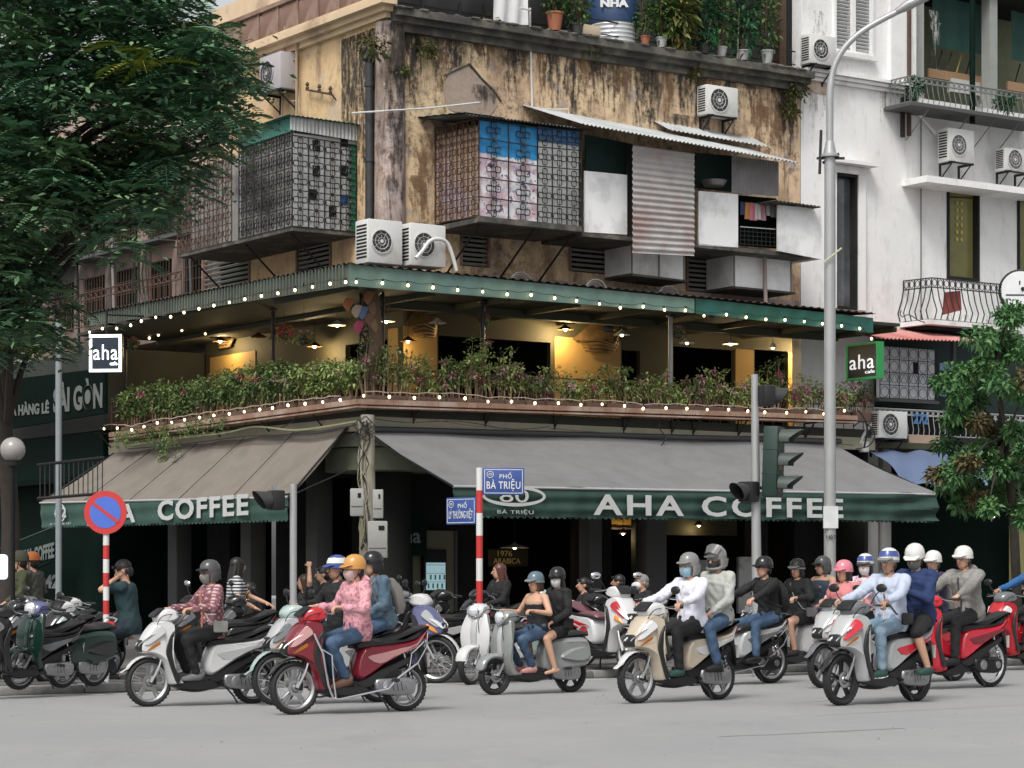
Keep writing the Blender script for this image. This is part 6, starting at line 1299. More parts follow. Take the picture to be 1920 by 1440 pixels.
p = onS(84, 1103, -.5); text_part('house_number', sb, '42', p, (0, -1, 0), (0, 0, 1), .3, mat('grey_digits', (.28, .30, .29), .7), bold=.012, sx=(.75, .30))
ss = thing('name_board', 'dark board with large pale letters SÀI GÒN below the lit square sign', 'sign', onS(100, 790, -.7), FB)
a, b, c, d = onS(-20, 810, -.7), onS(196, 775, -.7), onS(196, 690, -.7), onS(-20, 716, -.7); m = M(); m.slab([a, b, c, d], (.08, 0, 0), DARK); m.obj('board', ss)
p, q = onS(100, 775, -.72), onS(192, 765, -.72); LG = mat('stone_grey_letters', (.12, .13, .12), .7); text_part('lettering', ss, 'SÀI GÒN', p, q - p, (0, 0, 1), .4, LG, bold=.015, sx=((q - p).length, .66)); p, q = onS(2, 782, -.72), onS(92, 775, -.72); text_part('small_lettering', ss, 'NHÀ HÀNG LÊ', p, q - p, (0, 0, 1), .2, LG, bold=.008, sx=((q - p).length, .30))
# clutter on the left upper storey behind the tree: windows, shutters, rails, pipes
cy0 = yl_end; lm_ = mat('dim_pink_wall', (.24, .17, .14), .9, var=.4, scale=2, col2=(.06, .055, .05), f2=.5)
nbl = thing('old_side_house', 'dim weathered house with barred windows seen between the tree and the tin canopy', 'house', (1.45, cy0 + 3, ZF), FB)
m = M(); m.box(1.42, 1.49, cy0 + .05, cy0 + 9.5, ZF + .05, Z1T - 2.6, lm_); m.obj('wall', nbl)
for k in range(5):
    y = cy0 + .6 + k * 1.7
    for z in (ZF + .7, ZF + 2.4):
        m = M(); m.box(1.39, 1.415, y, y + 1.0, z, z + 1.1, DARK); w = m.obj('window', nbl)
        m = M()
        for j in range(8): m.rod((1.36, y + j / 7, z), (1.36, y + j / 7, z + 1.1), .012, IRONW, 4)
        for j in range(5): m.rod((1.36, y, z + j * .27), (1.36, y + 1, z + j * .27), .010, IRONW, 4)
        m.obj('window_bars', w)
    m = M(); m.box(1.0, 1.4, y - .2, y + 1.3, ZF + 2.15, ZF + 2.22, CHAR2); m.obj('ledge', nbl)
railing('railing', nbl, (.6, cy0 + .2, 0), (.6, cy0 + 7, 0), ZF + .5, ZF + 1.25, 26, IRONW)
for k in range(4): m = M(); y = cy0 + .9 + k * 1.9; m.tube([(1.2, y, ZF + .1), (1.15, y + .1, ZF + 3.2)], .03, [CHAR2, IRONW, MATS['faded_red_pipe'], DKM][k], 6); m.obj('pipe', nbl)
# ================================================================== damp streaks with a shape of their own
def soot(name, c, dens=.5):
    def f(N, L, tc, b):
        v = tc.outputs['Object']; s = N.new('ShaderNodeSeparateXYZ'); L.new(tc.outputs['Generated'], s.inputs[0])
        n = n_noise(N, L, v, 5.0, 8, .72, (2.2, 2.2, .45)); n2 = n_noise(N, L, v, 14, 5, .7)
        e = n_math(N, L, 'MULTIPLY', n_math(N, L, 'MULTIPLY', s.outputs['X'], n_math(N, L, 'SUBTRACT', 1.0, s.outputs['X'])), 4.0)
        z = n_range(N, L, s.outputs['Z'], 0.0, .75)
        a = n_math(N, L, 'ADD', n_math(N, L, 'ADD', n_math(N, L, 'MULTIPLY', e, .55), n_math(N, L, 'MULTIPLY', z, .42)), n_math(N, L, 'MULTIPLY', n_math(N, L, 'SUBTRACT', n_math(N, L, 'ADD', n, n_math(N, L, 'MULTIPLY', n2, .4)), .7), 2.4))
        L.new(n_range(N, L, a, 1.02 - dens * .5, 1.5 - dens * .5, 0, .88), b.inputs['Alpha'])
        return n_mix(N, L, n2, c, tuple(x * 1.8 for x in c))
    return nodes_mat(name, f, .95)
SOOT = soot('soot_stain', (.028, .024, .02), .8); RUST = soot('rust_brown_stain', (.15, .085, .045), .7); GSTN = soot('grey_rain_stain', (.33, .32, .30), .35)
def streakR(px0, px1, py0, py1, mt, yl=WY - .004, par=None):
    h = hR(px0, px1, py0, py1, yl); m = M(); m.quad((h[0], yl, h[2]), (h[1], yl, h[2]), (h[1], yl, h[3]), (h[0], yl, h[3]), mt); return m.obj('damp_stain', par or bld)
rq = random.Random(12)
for k in range(26):
    px = 760 + k * 28 + rq.uniform(-10, 10); top = 28 + (px - 760) * .158 + 22; streakR(px - rq.uniform(14, 34), px + rq.uniform(14, 34), top, top + rq.uniform(50, 190), SOOT if k % 3 else RUST, WY - .004 - .0006 * k)
for k, (a, b, c, d) in enumerate(((772, 820, 250, 420), (740, 800, 60, 200), (1380, 1500, 200, 300), (1460, 1500, 150, 320), (1240, 1320, 215, 270), (880, 940, 160, 215), (760, 815, 330, 430))): streakR(a, b, c, d, RUST if k in (0, 6, 2) else SOOT, WY - .022 - .0006 * k)
h = hL(640, 722, 60, 430, WY - .004); m = M(); m.quad((WY - .004, h[1], h[2]), (WY - .004, h[0], h[2]), (WY - .004, h[0], h[3]), (WY - .004, h[1], h[3]), SOOT); m.obj('damp_stain', bld)
m = M(); m.lathe([(.305, ZF + .6), (.285, Z1T - .2)], SOOT, 20, Matrix.Translation((WY + .13, WY + .13, 0))); m.obj('damp_stain', bld)
for k in range(16):
    px = rq.uniform(1512, 1900); top = rq.choice([172, 340, 20, 590]) if px > 1740 else rq.choice([165, 170, 20]); streakR(px - rq.uniform(8, 22), px + rq.uniform(8, 22), top, top + rq.uniform(60, 160), GSTN, WY + .012 - .0006 * k, wb_)
# ================================================================== lit and projecting signs
NEON = mat('sign_light_white', (.9, .95, 1), .4, emit=(.92, .97, 1), es=1.5); NAVY = mat('sign_navy', (.01, .02, .035), .35)
Ys = 48.0; fr1 = frame(*W(200, 663, Ys)[:2], 0, R(-6)); zc_ = W(200, 663, Ys).z; wv = 31 / F * Ys; hv = 35 / F * Ys
lsn = thing('lit_sign', 'square light box lettered aha with glowing white frame at the left end of the terrace', 'sign', (0, 0, zc_ - hv), fr1)
m = M(); m.bbox((0, 0, zc_), (wv * 2, .16, hv * 2), DKM, bev=.02); m.box(-wv + .06, wv - .06, -.09, -.082, zc_ - hv + .06, zc_ + hv - .06, NAVY); m.obj('box', lsn)
m = M()
for (x0, x1, z0, z1) in ((-wv, wv, hv - .055, hv), (-wv, wv, -hv, -hv + .055), (-wv, -wv + .055, -hv + .056, hv - .056), (wv - .055, wv, -hv + .056, hv - .056)): m.box(x0, x1, -.10, -.085, zc_ + z0, zc_ + z1, NEON)
m.obj('light_frame', lsn); text_part('lettering', lsn, 'aha', (-wv * .74, -.10, zc_ - .13), (1, 0, 0), (0, 0, 1), .4, NEON, bold=.0, sp=1.1, sx=(wv * 1.5, .30)); text_part('small_lettering', lsn, 'cafe', (wv * .28, -.10, zc_ - .24), (1, 0, 0), (0, 0, 1), .1, NEON, bold=.003, sx=(.15, .07))
m = M(); m.rod((0, 0, zc_ + hv), (0, .0, zc_ + hv + .5), .02, DKM); m.rod((0, 0, zc_ + hv + .4), (1.2, .6, zc_ + hv + .4), .02, DKM); m.obj('bracket', lsn)
a, b = onR(1592, 700, -.9), onR(1640, 700, -.9); pA = Vector(onR(1600, 705, -.2)); x_ = pA.x
ztp, zbt = onR(1615, 645, -.6)[2], onR(1615, 706, -.6)[2]
rsn = thing('projecting_sign', 'green framed dark sign lettered aha at the right end of the terrace', 'sign', (x_, -.6, zbt), FB)
m = M(); m.box(x_, x_ + .14, -.90, -.03, zbt, ztp, NAVY); m.obj('box', rsn); m = M(); GF = mat('green_sign_frame', (.02, .16, .05), .4, emit=(.02, .25, .06), es=.25)
for (y0_, y1_, z0, z1) in ((-.93, 0, ztp, ztp + .04), (-.93, 0, zbt - .04, zbt), (-.93, -.89, zbt, ztp), (-.04, 0, zbt, ztp)): m.box(x_ - .02, x_ + .16, y0_, y1_, z0, z1, GF)
m.obj('frame', rsn); text_part('lettering', rsn, 'aha', (x_ - .01, -.1, (zbt + ztp) / 2 - .16), (0, -1, 0), (0, 0, 1), .4, mat('sign_letter_white', (.8, .8, .8), .4, emit=(.9, .9, .9), es=.5), bold=.0, sp=1.08, sx=(.72, .30)); text_part('small_lettering', rsn, 'cafe', (x_ - .01, -.56, (zbt + ztp) / 2 - .26), (0, -1, 0), (0, 0, 1), .1, MATS['sign_letter_white'], sx=(.28, .07))
isn = thing('indoor_sign', 'dark green panel with dim letters aha under the corner of the awnings', 'sign', onR(775, 1045, .9), FB)
a = hR(733, 800, 958, 1042, .9); m = M(); m.box(a[0], a[1], .9, .96, a[2], a[3], DKG); m.obj('board', isn); p = onR(741, 1018, .88); text_part('lettering', isn, 'aha', (p[0], .885, p[2]), (1, 0, 0), (0, 0, 1), .3, LD, bold=.004, sx=(onR(789, 0, .88)[0] - p[0], .28))
wsn = thing('wall_sign', 'dim gold lettering on the dark cafe back wall above the seated woman', 'sign', onR(955, 1060, 3.2), FB); p = onR(925, 1055, 3.2); 
m = M(); a = hR(915, 990, 1030, 1062, 3.2); m.box(a[0], a[1], 3.2, 3.25, a[2], a[3], CHAR); m.obj('board', wsn); text_part('lettering', wsn, '1976', (p[0] + .1, 3.19, p[2] + .13), (1, 0, 0), (0, 0, 1), .12, mat('dim_gold', (.35, .30, .12), .5), sx=(.35, .11)); text_part('lettering', wsn, 'ARABICA', (p[0], 3.19, p[2] - .02), (1, 0, 0), (0, 0, 1), .12, MATS['dim_gold'], sx=(.65, .11))
# ================================================================== light strings
BULB = mat('bulb_glow', (1, .95, .85), .3, emit=(1, .74, .42), es=4.0); q = M(); q.ball((0, 0, 0), (.025, .025, .030), BULB, n=12, k=8); q.lathe([(.014, .035), (.016, .075), (.004, .08)], BLK, 8); bm1 = q.mesh('bulb'); q = M(); q.ball((0, 0, 0), (.024, .024, .029), mat('bulb_glow_dim', (1, .95, .85), .3, emit=(1, .74, .42), es=2.2), n=12, k=8); q.lathe([(.014, .03), (.016, .075), (.004, .08)], BLK, 8); bm2 = q.mesh('bulb')
WIRE = mat('black_wire', (.02, .02, .02), .6); WIREP = mat('pale_wire', (.42, .33, .26), .6)
def string_lights(label, pts, wire, side, d, sag=.03, rr=.007):
    f_ = onR if side == 'R' else onL; P3 = [Vector(f_(px, py, d)) for px, py in pts]; t = thing('string_lights', label, 'string lights', P3[0], FB)
    cable = []
    for a, b in zip(P3[:-1], P3[1:]): cable += [a + Vector((0, 0, .07)), (a + b) / 2 + Vector((0, 0, .07 - sag))]
    cable.append(P3[-1] + Vector((0, 0, .07))); m = M(); m.tube(cable, rr, wire, 4); m.obj('cable', t); pieces('bulb', t, [(bm1 if i % 5 else bm2, Matrix.Translation(p) @ Matrix.Rotation(.35 * math.sin(i * 2.3), 4, 'X')) for i, p in enumerate(P3)]); return t
TR_ = [(668, 529), (717, 531), (765, 535), (812, 539), (858, 544), (905, 547), (951, 552), (996, 553), (1040, 559), (1081, 564), (1124, 570), (1163, 577), (1206, 575), (1246, 581), (1285, 582), (1320, 592), (1362, 590), (1399, 595), (1436, 599), (1472, 600), (1508, 603), (1542, 607), (1578, 611), (1612, 616), (1634, 635)]
TL_ = [(168, 623), (192, 616), (219, 616), (245, 610), (265, 602), (292, 595), (320, 594), (345, 586), (373, 579), (401, 573), (430, 567), (459, 561), (490, 555), (521, 550), (553, 544), (586, 538), (619, 532), (648, 529)]
BR_ = [(682, 742), (730, 744), (777, 746), (824, 745), (872, 747), (915, 753), (959, 753), (1003, 756), (1047, 756), (1089, 759), (1129, 758), (1171, 761), (1206, 766), (1249, 765), (1288, 766), (1326, 768), (1366, 768), (1402, 771), (1434, 773), (1475, 774), (1511, 772), (1545, 776), (1583, 770)]
BL_ = [(195, 804), (220, 803), (247, 806), (270, 800), (295, 793), (322, 792), (346, 787), (374, 783), (401, 779), (430, 776), (458, 772), (487, 768), (511, 765), (540, 760), (572, 757), (605, 754), (638, 750)]
string_lights('warm bulbs strung along the right canopy edge', TR_, WIRE, 'R', -1.02); string_lights('warm bulbs strung along the left canopy edge', TL_, WIRE, 'L', -1.02)
string_lights('warm bulbs strung along the right planter ledge', BR_, WIREP, 'R', -.42, sag=-.02, rr=.011); string_lights('warm bulbs strung along the left planter ledge', BL_, WIREP, 'L', -.42, sag=-.02, rr=.011)
string_lights('short row of warm bulbs hanging inside the left end of the terrace', [(243, 632), (265, 618), (280, 634), (297, 628), (341, 619), (385, 626)], WIRE, 'L', .5)
# planter ledge
PL = mat('ledge_timber', (.26, .15, .10), .7, var=.3, scale=5, col2=(.40, .30, .24), f2=.55)
pl = thing('planter_ledge', 'narrow timber planter ledge on brackets running round the terrace edge', 'ledge', (-.4, -.4, ZB - .25), FB)
z2 = onR(700, 762, -.4)[2]; z3 = onR(1600, 790, -.4)[2]; xe = onR(1608, 780, -.4)[0]; ye = onL(205, 800, -.4)[1]; zl = onL(205, 822, -.4)[2]
q = M()
for k in range(14):
    u0, u1 = k / 14, (k + 1) / 14; m = M(); xa, xb = -.4 + (xe + .4) * u0 + .01, -.4 + (xe + .4) * u1; za, zb2 = z2 + (z3 - z2) * u0, z2 + (z3 - z2) * u1
    m.slab([(xa, -.4, za - .03), (xb, -.4, zb2 - .03), (xb, -.4, zb2), (xa, -.4, za)], (0, .40, 0), PL); m.slab([(xa, -.405, za + .03), (xb, -.405, zb2 + .03), (xb, -.405, zb2 + .12), (xa, -.405, za + .12)], (0, .02, 0), PL); m.obj('plank', pl)
for k in range(10):
    u0, u1 = k / 10, (k + 1) / 10; ya, yb_ = -.38 + (ye + .4) * u0 + .01, -.38 + (ye + .4) * u1; za, zb2 = z2 + (zl - z2) * u0, z2 + (zl - z2) * u1
    m = M(); m.slab([(-.4, ya, za - .03), (-.4, yb_, zb2 - .03), (-.4, yb_, zb2), (-.4, ya, za)], (.40, 0, 0), PL); m.slab([(-.405, ya, za + .03), (-.405, yb_, zb2 + .03), (-.405, yb_, zb2 + .12), (-.405, ya, za + .12)], (.02, 0, 0), PL); m.obj('plank', pl)
for px in (785, 920, 1050, 1180, 1270, 1310, 1395, 1520):
    x = onR(px, 780, -.2)[0]; m = M(); m.rod((x, -.38, z3 - .06), (x, .0, z3 - .06), .016, IRON, 5); m.rod((x, -.3, z3 - .07), (x, -.02, z3 - .36), .016, IRON, 5); m.rod((x, -.02, z3 - .0), (x, -.02, z3 - .4), .016, IRON, 5); m.obj('bracket', pl)
for y in (1.5, 3.5, 5.5, 8, 10.5): m = M(); m.rod((-.38, y, z3 - .1), (0, y, z3 - .1), .016, IRON, 5); m.rod((-.3, y, z3 - .1), (-.02, y, z3 - .4), .016, IRON, 5); m.obj('bracket', pl)
m = M(); RB = mat('red_brown_rail', (.16, .06, .05), .6, var=.3)
for z in (.25, .48, .70): m.rod((.05, .05, ZB + z), (XE, .05, ZB + z), .018, RB, 5); m.rod((.05, .05, ZB + z), (.05, YE, ZB + z), .018, RB, 5)
for k in range(46): x = .05 + k * (XE - .05) / 45; m.rod((x, .05, ZB), (x, .05, ZB + .70), .010, RB, 4)
for k in range(46): y = .05 + k * (YE - .05) / 45; m.rod((.05, y, ZB), (.05, y, ZB + .70), .010, RB, 4)
m.obj('railing', pl)
# ---- terrace plants
LH1 = leaf_mat('hedge_leaf_light', [(.10, .15, .04), (.23, .30, .10), (.42, .46, .20)]); LH2 = leaf_mat('hedge_leaf_dark', [(.045, .08, .03), (.11, .17, .055), (.25, .30, .11)]); FLP = mat('bougainvillea_pink', (.52, .10, .22), .6, var=.3, scale=10); FLL = mat('faded_pink_flower', (.42, .22, .25), .6, var=.3, scale=10); STM = mat('pale_woody_stem', (.30, .21, .13), .8, var=.4, scale=9); STD = mat('brown_woody_stem', (.13, .075, .05), .8, var=.4, scale=9)
def shrub(i, side, px, h, wdt, leaf, n, flowers, label, hang=0.0, dens=1.0):
    rng = np.random.default_rng(300 + i); f_ = onR if side == 'R' else onL; c = Vector(f_(px, 750, -.18)); u = 0 if side == 'R' else 1
    zz = z2 + (z3 - z2) * max(0, min(1, (c.x / xe))) if side == 'R' else z2 + (zl - z2) * max(0, min(1, c.y / ye)); c.z = zz + .0
    t = thing('terrace_shrub', label, 'shrub', c, FB, 'flowering shrubs planted along the terrace edge')
    m = M(); m.bbox((c.x, c.y, c.z + .11), (wdt * .9, .26, .2) if u == 0 else (.26, wdt * .9, .2), mat('planter_brown', (.10, .06, .045), .8, var=.4, scale=6), bev=.02); m.obj('planter', t)
    m = M(); tips = []
    for k in range(int(9 * dens) + 4):
        a = rng.uniform(-.5, .5) * wdt; b = a * 1.15 + rng.uniform(-.12, .12); hh = h * rng.uniform(.55, 1.05); d1 = rng.uniform(-.1, .06); d2 = d1 + rng.uniform(-.15, .12)
        pt = lambda al, de, z: (c.x + al, c.y + de, c.z + z) if u == 0 else (c.x + de, c.y + al, c.z + z)
        m.tube([pt(a, d1, .15), pt((a + b) / 2 + rng.uniform(-.04, .04), d1, .15 + hh * .5), pt(b, d2, .15 + hh)], [.011, .009, .004], STM if k % 3 else STD, 4); tips.append(pt(b, d2, .15 + hh)); tips.append(pt((a + b) / 2, d1, .15 + hh * .62))
    m.obj('stem', t)
    VV = []; FF = []; MI = []; k0 = 0
    for tp in tips:
        r_ = rng.uniform(.07, .17); nn = int(n * rng.uniform(.5, 1.3)); v, f = tuft(tp, (r_ * 1.2, r_, r_ * .8), nn, .078, rng, up=.3); VV.append(v); FF.append(f + k0); k0 += len(v); MI += [0] * len(f)
        if rng.random() < flowers:
            v, f = tuft(np.array(tp) + rng.normal(size=3) * .05, (.075, .075, .06), 34, .06, rng, up=.2); VV.append(v); FF.append(f + k0); k0 += len(v); MI += [1 if rng.random() < .35 else 2] * len(f)
    if hang:
        for k in range(6):
            p = np.array(pt(rng.uniform(-.5, .5) * wdt, -.28, .1)); L_ = hang * rng.uniform(.4, 1.0)
            for q_ in range(int(L_ / .07)): v, f = tuft(p + np.array([rng.normal() * .03, rng.normal() * .03, -q_ * .07]), (.07, .06, .05), 12, .055, rng, up=-.6); VV.append(v); FF.append(f + k0); k0 += len(v); MI += [0] * len(f)
    np_obj('foliage', np.vstack(VV), np.vstack(FF), [leaf, FLP, FLL], parent=t, midx=MI)
spots = [700, 738, 775, 812, 850, 886, 922, 960, 998, 1036, 1072, 1110, 1148, 1186, 1224, 1262, 1298, 1336, 1374, 1412, 1450, 1490, 1530, 1572, 1612]
near = {700: 'at the corner of the terrace', 738: 'below the steel lattice column', 775: 'below the wood relief beside the lattice', 812: 'just right of the lattice bay', 850: 'above the left end of the grey awning', 886: 'tallest, with upright shoots before the dark opening', 922: 'tall, beside the slim dark pole', 960: 'right of the slim dark pole with pink flowers', 998: 'in the middle of the dark opening', 1036: 'left of the lit ochre wall', 1072: 'under the brass pendant lamp', 1110: 'below the carved fish relief', 1148: 'right of the carved fish relief', 1186: 'before the narrow dark doorway', 1224: 'left of the pale canopy pole', 1262: 'at the foot of the pale canopy pole', 1298: 'right of the pale canopy pole', 1336: 'left of the ochre column', 1374: 'at the ochre column', 1412: 'behind the small dark signal housing', 1450: 'airy, beside the bright arch', 1490: 'below the bright ochre arch', 1530: 'left of the tall lamp post', 1572: 'right of the tall lamp post', 1612: 'below the projecting green sign'}
for i, px in enumerate(spots):
    tall = {886: 1.05, 922: .95, 850: .85, 1450: 1.0, 700: .95, 738: .85}.get(px, .40 + .30 * ((i * 7) % 5) / 4)
    shrub(i, 'R', px, tall, .46, LH1 if i % 4 else LH2, 14 + (i * 5) % 13, .13, 'light green shrub with pink blooms, ' + near[px])
sl_ = [(255, 'at the far left end by the lit square sign'), (300, 'at the left end before the dark window'), (345, 'with a long trailing branch over the brown awning'), (385, 'left of the wall lamp'), (425, 'before the lit ochre wall on the left'), (465, 'below the carved turtle relief'), (505, 'at the left terrace pole'), (545, 'below the red hanging flowers'), (585, 'dense, left of the arched lit niche'), (620, 'at the lit niche near the corner'), (652, 'last before the terrace corner')]
for i, (px, l) in enumerate(sl_): shrub(40 + i, 'L', px, .78 if px < 560 else .66, 1.0 if px < 500 else .7, LH2 if px < 560 else LH1, 62, .10, 'dense green shrub ' + l, hang={255: .5, 300: .5, 345: 1.1, 385: .4, 425: .35}.get(px, .0), dens=1.8)
# hanging flower baskets, terrace furniture
def basket(px, py, d, side, c_, lab, r=.12):
    p = (onR if side == 'R' else onL)(px, py, d); rng = np.random.default_rng(px); t = thing('hanging_basket', lab, 'basket', p, FB); m = M(); m.ball(p, (.09, .09, .07), POTD); m.rod(p, (p[0], p[1], ZF), .004, WIRE, 3); m.obj('pot', t)
    v, f = tuft(np.array(p) + np.array([0, 0, .06]), (r * 1.6, r * 1.3, r * .9), 260, .06, rng); v2, f2_ = tuft(np.array(p) + np.array([0, 0, .12]), (r * 1.5, r, r * .6), 160, .06, rng); np_obj('blooms', np.vstack([v, v2]), np.vstack([f, f2_ + len(v)]), [LH1, c_], parent=t, midx=[0] * len(f) + [1] * len(f2_))
basket(533, 632, .3, 'L', mat('crimson_bloom', (.50, .02, .08), .6), 'hanging basket of bright red flowers on the left side of the terrace', .2); basket(570, 640, .2, 'L', FLL, 'hanging basket of pale flowers beside the red ones'); basket(908, 605, .1, 'R', FLP, 'small pink hanging plant on the slim dark pole', .07); basket(1272, 628, .1, 'R', FLL, 'small pink hanging plant right of the pale canopy pole', .07); basket(250, 650, .2, 'L', FLL, 'woven hanging basket next to the lit square sign', .08)
def furn(px, side, lab, k):
    p = (onR if side == 'R' else onL)(px, 700, 1.0); t = thing('cafe_chair', lab, 'chair', (p[0], p[1], ZB), FB, 'dark chairs on the terrace'); m = M(); x, y = p[0], p[1]
    for (a, b) in ((-.2, -.2), (.2, -.2), (-.2, .2), (.2, .2)): m.rod((x + a, y + b, ZB), (x + a * .9, y + b * .9, ZB + .45), .015, DKM, 5)
    m.obj('leg', t); m = M(); m.bbox((x, y, ZB + .46), (.42, .42, .04), IRONW, bev=.01); m.obj('seat', t); m = M(); m.tube(catmull([(x - .2, y + .2, ZB + .45), (x - .2, y + .22, ZB + .8), (x, y + .23, ZB + .9), (x + .2, y + .22, ZB + .8), (x + .2, y + .2, ZB + .45)], 4, False), .016, DKM, 6); m.bbox((x, y + .22, ZB + .72), (.3, .02, .2), IRONW, bev=.008); m.obj('backrest', t)
for k, (px, s_) in enumerate(((960, 'R'), (1010, 'R'), (1215, 'R'), (1340, 'R'), (440, 'L'), (490, 'L'))): furn(px, s_, 'dark bent-frame chair on the terrace ' + ['behind the shrubs left of the dark opening centre', 'behind the shrubs right of the dark opening centre', 'near the narrow dark doorway', 'left of the ochre column', 'under the carved turtle relief', 'beside the left terrace pole'][k], k)
# ================================================================== pendant lamps on the terrace
GLOW = mat('pendant_bulb', (1, .9, .7), .3, emit=(1, .86, .62), es=7); SHD = mat('lamp_shade_brown', (.10, .06, .03), .4, .5); SHW = mat('lamp_shade_pale', (.5, .5, .45), .4)
def pendant(px, py, d, side, lab, lit=True, warm=False, r=.17, power=0):
    p = Vector((onR if side == 'R' else onL)(px, py, d)); t = thing('pendant_lamp', lab, 'lamp', p, FB); m = M(); m.lathe([(.02, .10), (.05, .07), (r, 0), (r - .01, -.004), (.04, .055)], SHD if warm else SHW, 18, Matrix.Translation(p)); m.obj('lamp_shade', t)
    m = M(); m.ball(p + Vector((0, 0, .0)), .035 if lit else .02, GLOW if lit else DKM, n=10, k=6); m.obj('bulb', t); m = M(); m.rod(p + Vector((0, 0, .09)), (p.x, p.y, max(p.z + .15, ZF if p.z > 4 else p.z + .6)), .006, WIRE, 4); m.obj('cord', t)
    if power:
        l = bpy.data.lights.new('lamp_light', 'POINT'); l.energy = power; l.color = (1.0, .72, .36); l.shadow_soft_size = .06; o = bpy.data.objects.new('lamp_light', l); COL.objects.link(o); o.parent = t; o.location = (0, 0, -.10)
pendant(1060, 618, 1.9, 'R', 'brass pendant lamp in front of the lit ochre wall and fish relief', warm=True, power=45); pendant(1524, 650, 1.9, 'R', 'brass pendant lamp against the bright ochre arch', warm=True, power=60); pendant(1166, 628, 1.0, 'R', 'pale pendant lamp over the narrow dark doorway'); pendant(1370, 645, 1.4, 'R', 'pale pendant lamp left of the ochre column', power=9); pendant(1288, 643, 1.2, 'R', 'pale pendant lamp beside the canopy pole'); pendant(1449, 652, 1.4, 'R', 'small pendant lamp between the ochre column and arch', r=.08)
pendant(724, 603, 1.2, 'R', 'pale pendant lamp behind the steel lattice', power=7); pendant(632, 610, 1.0, 'L', 'pale pendant lamp near the corner on the left side', power=8); pendant(820, 606, 1.4, 'R', 'unlit pale pendant lamp right of the lattice', lit=False); pendant(944, 620, 3.6, 'R', 'small spot lamp deep in the dark opening', r=.06); pendant(982, 617, 3.6, 'R', 'second small spot lamp deep in the dark opening', r=.06)
pendant(413, 640, 1.9, 'L', 'lit pendant lamp against the ochre wall on the left side', warm=True, power=30); pendant(485, 632, 1.2, 'L', 'unlit dark pendant lamp left of the terrace pole', lit=False, warm=True); pendant(270, 630, 1.6, 'L', 'pendant lamp at the left end of the terrace behind the small bulbs', power=7); pendant(590, 650, 1.9, 'L', 'pendant lamp glowing in the niche near the corner', warm=True, power=30); pendant(765, 640, 2.0, 'R', 'pendant lamp glowing on the ochre wall beside the lattice', warm=True, power=7)
pendant(965, 1027, 2.4, 'R', 'flat pale pendant lamp over the seated woman in black on the ground floor', r=.3, power=4); pendant(1168, 1000, 1.75, 'R', 'lamp glowing in the small ochre alcove under the awning', warm=True, r=.08, power=7); pendant(1310, 985, 2.4, 'R', 'dim amber lamp under the awning below the word COFFEE', warm=True, r=.1, power=3)
# carved reliefs on the terrace walls
BRZ = mat('bronze_carving', (.16, .10, .05), .4, .4, var=.4, scale=8, col2=(.30, .19, .08), f2=.52)
def relief(p, rx, lab, T0, flip=1):
    t = thing('carved_relief', lab, 'carving', p, FB); m = M(); T = Matrix.Translation(p) @ T0
    m.loft([((-rx, 0, -.12), (.02, 0, 0), (0, .02, .03)), ((-rx * .7, -.04, -.05), (.03, 0, .03), (0, .06, .08)), ((-rx * .1, -.08, .10), (.05, 0, .0), (0, .09, .2)), ((rx * .5, -.06, .12), (.04, 0, 0), (0, .07, .22)), ((rx, 0, .3), (.02, 0, 0), (0, .02, .05))], BRZ, n=14, T=T); m.obj('body', t)
    for k in range(4): m = M(); m.tube([T @ Vector(q_) for q_ in ((-rx * .8 + k * .04, -.05, -.16 - k * .06), (-rx * .1, -.12, -.10 - k * .08), (rx * .6, -.06, -.18 - k * .05), (rx * .9, -.02, .0 - k * .05))], [.015, .035, .03, .01], BRZ, 6); m.obj('fin', t)
    m = M(); m.ball(T @ Vector((rx * .3, -.15, .12)), (.16, .03, .07), mat('blue_black_inlay', (.015, .025, .05), .3)); m.obj('inlay', t)
relief(Vector(onR(1120, 628, BY - .10)), .58, 'large carved bronze fish relief on the lit ochre wall', Matrix.Identity(4)); relief(Vector(onR(792, 598, BY - .06)), .36, 'carved dark relief on the wall right of the lattice column', Matrix.Identity(4)); relief(Vector(onL(424, 622, BY - .06)), .45, 'carved dark turtle relief on the left ochre wall', Matrix.Rotation(R(-90), 4, 'Z'))
bt = thing('ornament_cluster', 'bunch of orange, white and blue painted fans tied to the corner column', 'ornament', onR(668, 640, -.1), FB)
for i, (px, py, c_) in enumerate(((652, 572, (.42, .16, .06)), (668, 585, (.5, .40, .32)), (679, 588, (.12, .2, .38)), (690, 560, (.32, .14, .06)), (700, 580, (.22, .13, .09)), (692, 600, (.2, .1, .06)), (672, 615, (.40, .06, .12)), (704, 612, (.25, .16, .08)))):
    p = Vector(onR(px, py, -.1)); m = M(); m.loft([(p + Vector((0, 0, -.10)), (.02, 0, 0), (0, .015, 0)), (p, (.10, 0, .02), (0, .02, 0)), (p + Vector((.02, 0, .09)), (.11, 0, .03), (0, .012, 0)), (p + Vector((.03, 0, .13)), (.05, 0, .0), (0, .008, 0))], mat('fan_colour_%d' % i, c_, .6), n=10); m.obj('fan', bt)
m = M(); p = onR(700, 700, .0); m.tube(catmull([(p[0], .0, ZB), (p[0] - .05, .02, ZB + .6), (p[0] + .06, .0, ZB + 1.1), (p[0] - .02, 0, ZF)], 4, False), [.12] * 12 + [.09], mat('bark_brown', (.14, .09, .055), .9, var=.4, scale=10, bump=.8), 10); m.obj('gnarled_trunk', fr=FB, label='gnarled brown trunk rising through the terrace corner beside the lattice column', cat='trunk')
